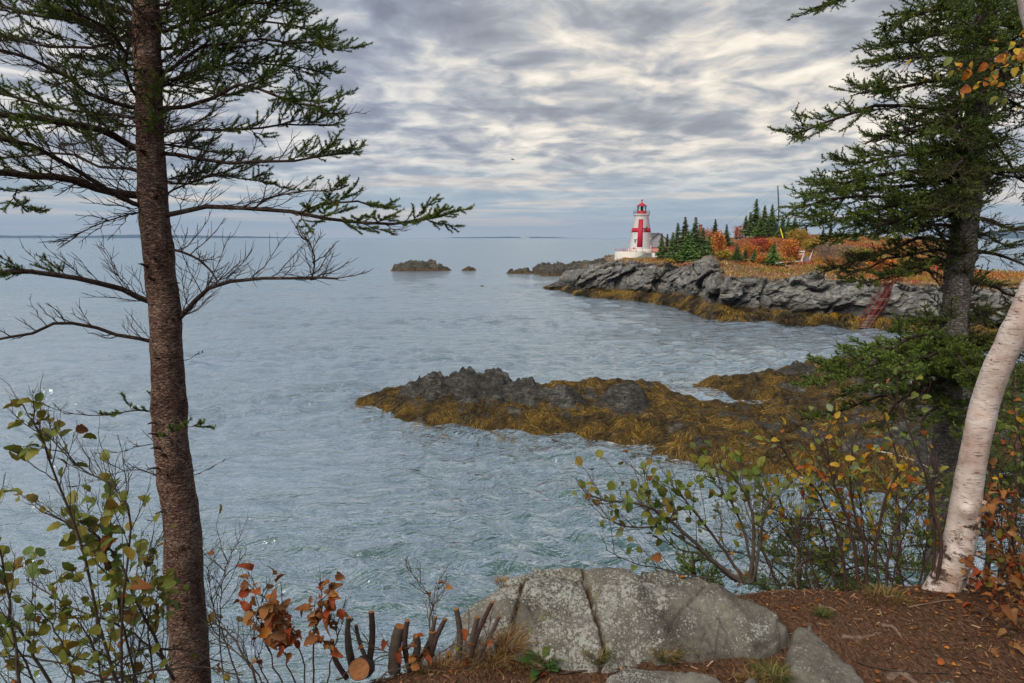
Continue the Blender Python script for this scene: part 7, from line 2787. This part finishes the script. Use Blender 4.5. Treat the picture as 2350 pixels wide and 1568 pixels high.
FS = [far_spruce_mesh(1), far_spruce_mesh(2, .85, .35), far_spruce_mesh(3, 1.15, .3), far_spruce_mesh(4, .9, .6, (.15, .18, .07), .25, .3), far_spruce_mesh(5, 1.25, .2, (.15, .23, .06)), far_spruce_mesh(6, .7, .5, (.13, .15, .065), .1, .25)]
_tm = MB()
_tm.tube([(0, 0, -.05), (0, 0, .5), (0, 0, .97)], [.014, .008, .002], 6, cap=False)
FS_TRUNK = mesh_np('trunk', np.concatenate(_tm.v), np.concatenate(_tm.f4), M_BARK_R, True)


def far_spruce(x, ytop, ybase, d, var, label, wide=1.0):
    base = stand_on_top(x, ybase, d)
    h = max(at(x, ytop, base[1])[2] - base[2], .8)
    t = thing('spruce_tree', label, 'spruce tree', base, 'spruces on the headland')
    for nm, me in (('trunk', FS_TRUNK), ('crown', FS[var])):
        o = link(nm, me, t)
        o.scale = (h * wide * 1.2, h * wide * 1.2, h)
        o.rotation_euler = (0, 0, (x * 1.7) % 6.28)
    return t


for x, yt, yb, d, v, lab, w in [
    (1517, 535, 596, 160, 1, 'slim small spruce nearest the lighthouse at the left end of the clump', 1.0),
    (1530, 537, 598, 158, 3, 'ragged spruce second from the left in the clump by the lighthouse', 1.0),
    (1542, 533, 600, 155, 1, 'narrow spruce third from the left in the clump by the lighthouse', 1.1),
    (1553, 511, 601, 153, 0, 'pointed spruce in the left half of the clump by the lighthouse', 1.0),
    (1569, 498, 601, 155, 3, 'tall ragged topped spruce in the middle of the clump by the lighthouse', 1.0),
    (1593, 498, 599, 152, 2, 'tallest full spruce in the middle of the clump by the lighthouse', 1.05),
    (1578, 530, 603, 148, 4, 'low bushy spruce in front of the clump by the lighthouse', 1.3),
    (1611, 522, 594, 154, 0, 'spruce right of the tallest one in the clump by the lighthouse', 1.25),
    (1626, 540, 590, 152, 4, 'broad low spruce at the right end of the clump by the lighthouse', 1.3),
    (1639, 503, 572, 168, 3, 'rust tinged spruce standing behind the orange bush', 1.0),
    (1666, 515, 566, 170, 0, 'lone dark spruce between the clump and the hill', 1.1),
    (1690, 520, 548, 172, 5, 'thin spruce left of the hilltop group', 1.0),
    (1710, 495, 545, 166, 5, 'thin bare stemmed spruce at the left of the hilltop group', 1.2),
    (1720, 487, 545, 166, 5, 'slender high crowned spruce in the hilltop group', 1.2),
    (1732, 456, 544, 165, 0, 'tallest spruce of the hilltop group', 1.0),
    (1752, 471, 543, 164, 3, 'brownish topped spruce in the hilltop group', 1.15),
    (1769, 469, 542, 162, 2, 'spruce with reaching boughs at the right of the hilltop group', 1.0),
    (1745, 500, 544, 161, 4, 'dark low spruce filling the foot of the hilltop group', 1.6),
    (1760, 505, 543, 160, 0, 'dark spruce low in the right foot of the hilltop group', 1.6),
    (1779, 510, 543, 160, 2, 'squat spruce right beside the utility pole', 1.5),
    (1794, 495, 545, 172, 1, 'small spruce right of the utility pole', 1.2),
    (1807, 498, 546, 172, 0, 'small pointed spruce second right of the utility pole', 1.2),
    (1822, 496, 547, 170, 0, 'small spruce third right of the utility pole', 1.3),
    (1848, 515, 550, 175, 5, 'faint thin spruce on the skyline right of the yellow green bush', 1.2),
    (1690, 560, 600, 126, 4, 'young spruce at the left of the row below the red heath', 1.3),
    (1710, 570, 601, 125, 5, 'thin young spruce second in the row below the red heath', 1.5),
    (1730, 571, 603, 124, 0, 'young spruce in the middle of the row below the red heath', 1.3),
    (1773, 557, 611, 119, 4, 'fullest young spruce of the row below the red heath', 1.35),
    (1888, 520, 552, 172, 5, 'thin spruce behind the big boughs', 1.2),
    (1905, 512, 552, 172, 5, 'thin spruce seen through the big boughs', 1.2),
    (1960, 518, 555, 176, 0, 'small skyline spruce behind the big boughs', 1.2),
    (2010, 522, 556, 176, 5, 'thin skyline spruce right behind the big boughs', 1.2),
    (2060, 525, 556, 178, 1, 'small skyline spruce near the right trunk', 1.2)]:
    far_spruce(x, yt, yb, d, v, lab, w)


def bush(name, label, x, ytop, ybase, d, wpx, pal, n, seed, lean=1.0, stems=True, leaf=.22, cat='bush', group='autumn bushes on the headland'):
    r = np.random.default_rng(seed)
    base = stand_on_top(x, ybase, d)
    d = base[1]
    h = max(at(x, ytop, d)[2] - base[2], .8)
    R = wpx / FOC * d * .5
    t = thing(name, label, cat, base, group)
    n = int(n * 1.7)
    leaf = leaf * 1.5
    pal = np.array(pal) * 1.35
    u = r.normal(size=(n, 3))
    u /= np.linalg.norm(u, axis=1, keepdims=True)
    lump = 1 + .35 * fbm(u * 1.8 + seed, 3)
    rr = r.random(n) ** .45 * lump
    P = u * rr[:, None] * np.array([R, R * .9, h * .42]) + np.array([0, 0, h * .56])
    d1 = r.normal(size=(n, 3))
    d1 /= np.linalg.norm(d1, axis=1, keepdims=True)
    n1 = np.cross(d1, r.normal(size=(n, 3)))
    n1 /= np.linalg.norm(n1, axis=1, keepdims=True)
    s = leaf * r.uniform(.5, 1.2, n)[:, None]
    V = np.stack([P - d1 * s * .5, P + n1 * s * .32, P + d1 * s * .5, P - n1 * s * .32], 1).reshape(-1, 3)
    pal = np.array(pal)
    v = fbm(P * .9 / max(R, .3) + seed, 2) * 1.4 + r.normal(0, .7, n) + len(pal) / 2
    c = pal[np.clip(v, 0, len(pal) - 1).astype(int)] * r.uniform(.7, 1.3, (n, 1))
    link('crown', mesh_np('crown', V, np.arange(n * 4).reshape(-1, 4), M_FAR_LEAF, False, {'Col': np.repeat(c, 4, axis=0)}), t)
    m = MB()
    for i in range(5):
        a = r.uniform(0, 6.28)
        m.tube([(.1 * math.cos(a), .1 * math.sin(a), -.3), (R * .3 * math.cos(a), R * .3 * math.sin(a), h * .35), (R * .6 * math.cos(a), R * .6 * math.sin(a), h * .75)], [.05, .035, .012], 5, cap=False)
    m.build('stems', M_WOOD, t)['kind'] = 'stuff'
    return t


ORG = [(.36, .10, .03), (.48, .17, .03), (.52, .24, .05), (.30, .07, .03)]
YEL = [(.26, .22, .03), (.36, .25, .03), (.20, .19, .03), (.44, .24, .03)]
RED = [(.30, .035, .03), (.40, .07, .035), (.46, .12, .04), (.22, .03, .025)]
OLV = [(.15, .15, .03), (.22, .19, .03), (.10, .12, .025)]
PNK = [(.40, .13, .08), (.30, .09, .06), (.46, .20, .12)]
GRB = [(.20, .15, .13), (.26, .19, .16), (.15, .11, .09)]
bush('autumn_bush', 'orange leaved young tree at the right end of the spruce clump', 1648, 527, 592, 146, 34, ORG + YEL[3:], 900, 1)
bush('autumn_bush', 'pinkish orange bush behind the spruce clump', 1630, 522, 560, 175, 44, ORG + PNK, 700, 2)
bush('autumn_bush', 'yellow bush below the orange young tree', 1660, 572, 598, 138, 34, YEL, 600, 3)
bush('autumn_bush', 'rust coloured bush left of the hilltop spruces', 1698, 515, 548, 168, 34, PNK + ORG[:1], 600, 4)
bush('autumn_bush', 'bright orange rounded bush left of the boardwalk', 1813, 546, 600, 124, 44, ORG + PNK[:1], 1100, 5)
bush('autumn_bush', 'large yellow green bush right of the utility pole', 1830, 521, 568, 148, 48, YEL + OLV, 1100, 6)
bush('autumn_bush', 'low yellow bush at the right of the large yellow green one', 1868, 545, 580, 140, 60, YEL + ORG[1:2], 900, 7)
bush('autumn_bush', 'scarlet bush on the middle of the red slope', 1745, 543, 580, 140, 40, RED + PNK, 800, 8)
bush('autumn_bush', 'red bush right of the scarlet one on the slope', 1765, 552, 582, 138, 34, RED + ORG, 700, 9)
bush('autumn_bush', 'golden bush above the row of young spruces', 1720, 560, 595, 132, 46, YEL + ORG, 800, 10)
bush('autumn_bush', 'golden bush between the young spruces', 1752, 585, 608, 122, 40, YEL + ORG, 700, 11)
bush('autumn_bush', 'orange heath bush left of the boardwalk rail', 1800, 590, 610, 117, 50, ORG + YEL, 700, 12)
bush('autumn_bush', 'greyish leafless bush right of the boardwalk', 1895, 552, 602, 122, 60, GRB, 900, 13, leaf=.16)
bush('autumn_bush', 'tawny bush behind the leafless one', 1940, 560, 605, 124, 60, GRB + YEL[:1], 900, 14, leaf=.18)
bush('autumn_bush', 'olive bush under the big boughs', 1975, 565, 612, 120, 60, OLV + ORG[:1], 900, 15)
bush('autumn_bush', 'orange heath bush under the big boughs', 2030, 590, 622, 112, 70, ORG, 900, 16)
bush('autumn_bush', 'olive bush beside the right trunk on the headland', 2085, 585, 630, 112, 60, OLV + ORG[:1], 900, 17)
bush('autumn_bush', 'orange bush on the cliff rim above the steep stairway', 2040, 618, 645, 102, 60, ORG + YEL[:1], 800, 18)
bush('autumn_bush', 'pink leaved bush over the spruce clump house', 1618, 528, 556, 185, 40, PNK, 500, 19)
bush('autumn_bush', 'small rust bush on the rock rim below the spruce clump', 1577, 600, 613, 140, 18, PNK, 260, 20)
bush('autumn_bush', 'small golden grass bush on the rock rim beside the white hut', 1537, 594, 606, 150, 26, YEL + OLV, 300, 21)


def heath():
    """low ground cover over the top of the headland"""
    r = np.random.default_rng(60)
    n = 120000
    x, y = r.uniform(16, 108, n), r.uniform(84, 205, n)
    d = poly_sdf(x, y, RIM_POLY)
    Q = np.stack([x, y, 0 * x], -1)
    near = np.clip(1.35 - (y - 92) / 130, .25, 1)
    keep = (d > -.6) & (r.random(n) < near) & (np.abs(x / y) < .80) & ((y < 176) | (r.random(n) < .3))
    keep &= ~((y > 168) & (fbm(Q * .09 + 2, 3) > .15))
    x, y, Q, d = x[keep], y[keep], Q[keep], d[keep]
    n = len(x)
    z = top_z(x, y) + np.where(d < 3.5, -.1, 0)
    a = r.uniform(0, 6.28, n)
    s = r.uniform(.12, .34, n) * (1 + .3 * fbm(Q * .3, 2))
    h = s * r.uniform(.7, 1.5, n)
    dx = np.stack([np.cos(a), np.sin(a), 0 * a], 1)
    c = np.stack([x, y, z + .02], 1)
    tip = c + np.stack([r.normal(0, .3, n) * s, r.normal(0, .3, n) * s, h], 1)
    V = np.stack([c - dx * s[:, None] * .6, c + dx * s[:, None] * .6, tip], 1).reshape(-1, 3)
    pal = np.array([(.40, .25, .11), (.50, .24, .05), (.44, .13, .045), (.46, .07, .05), (.40, .27, .05), (.24, .24, .05), (.50, .34, .19)]) * 1.1
    f = fbm(Q * .11 + 5, 3)
    g = fbm(Q * .10 + 11, 3)
    slope_red = sstep(125, 145, y) * sstep(38, 46, x) * (1 - sstep(68, 78, x))
    k = np.where(f + .62 * slope_red - .25 > .25, 3, np.where(g > .35, 1, np.where(g > .05, 2, np.where(g > -.25, 0, np.where(f > 0, 4, 5)))))
    k = np.where((r.random(n) < .38), r.choice([0, 1, 2, 4, 5, 5, 6], n), k)
    k = np.where((d < 2.5) & (r.random(n) < .7), np.where(r.random(n) < .5, 0, 6), k)
    C = np.repeat(pal[k] * r.uniform(.65, 1.3, (n, 1)), 3, axis=0)
    o = link('heath', mesh_np('heath', V, np.arange(n * 3).reshape(-1, 3), M_FAR_LEAF, False, {'Col': C}))
    tag(o, 'low red, orange and straw coloured heath covering the headland', 'heath', kind='stuff')


heath()


# ---- driftwood sticks and white stair rails on the near shore
def shore_bits():
    M_DR = plain('driftwood', (.42, .38, .33), .85, .2, 8)
    for i, (pts, r0, lab) in enumerate([([(2010, 1035), (2060, 1045), (2110, 1062), (2140, 1080)], .05, 'bleached driftwood pole lying on the dark rocks behind the saplings'),
                                       ([(2000, 1070), (2060, 1080), (2120, 1092)], .04, 'lower bleached driftwood pole behind the saplings')]):
        P = smooth_line([at(x, y, 33.5 - .6 * j) for j, (x, y) in enumerate(pts)], 10)
        m = MB()
        m.tube(P, np.linspace(r0, r0 * .4, 10), 6)
        tag(m.build('driftwood', M_DR, None, True), lab, 'driftwood')
    t = thing('stair_rail', 'white wooden stair rail on the near shore beside the right spruce trunk', 'stair rail', at(2100, 848, 30))
    o = np.array(t.location)
    for dy in (0, 12, 26):
        m = MB()
        m.bar(at(2096, 838 + dy, 30) - o, at(2150, 782 + dy, 31) - o, .10, .14)
        m.build('rail', M_WHITE, t)
    for s in (0, .33, .66, 1):
        a = at(2096 + 54 * s, 830 - 56 * s, 30 + s) - o
        m = MB()
        m.bar(a, a + [0, 0, -1.2], .10)
        m.build('post', M_WHITE, t)


shore_bits()


# ------------------------------------------------------------------ sea air
def build_haze():
    """one closed box of thin, even air round camera, sea and far shores"""
    m = bpy.data.materials.new('sea air')
    m.use_nodes = True
    t = m.node_tree
    t.nodes.clear()
    out = t.nodes.new('ShaderNodeOutputMaterial')
    pv = t.nodes.new('ShaderNodeVolumePrincipled')
    pv.inputs['Color'].default_value = (0.42, 0.64, 1.0, 1)
    pv.inputs['Density'].default_value = HAZE
    t.links.new(pv.outputs[0], out.inputs['Volume'])
    b = MB()
    b.box((0, 0, 150 - 2), (32000, 32000, 300))
    o = b.build('haze', m)
    tag(o, 'thin pale sea air fading the far shore to blue', kind='stuff')


HAZE = 6.5e-5
build_haze()
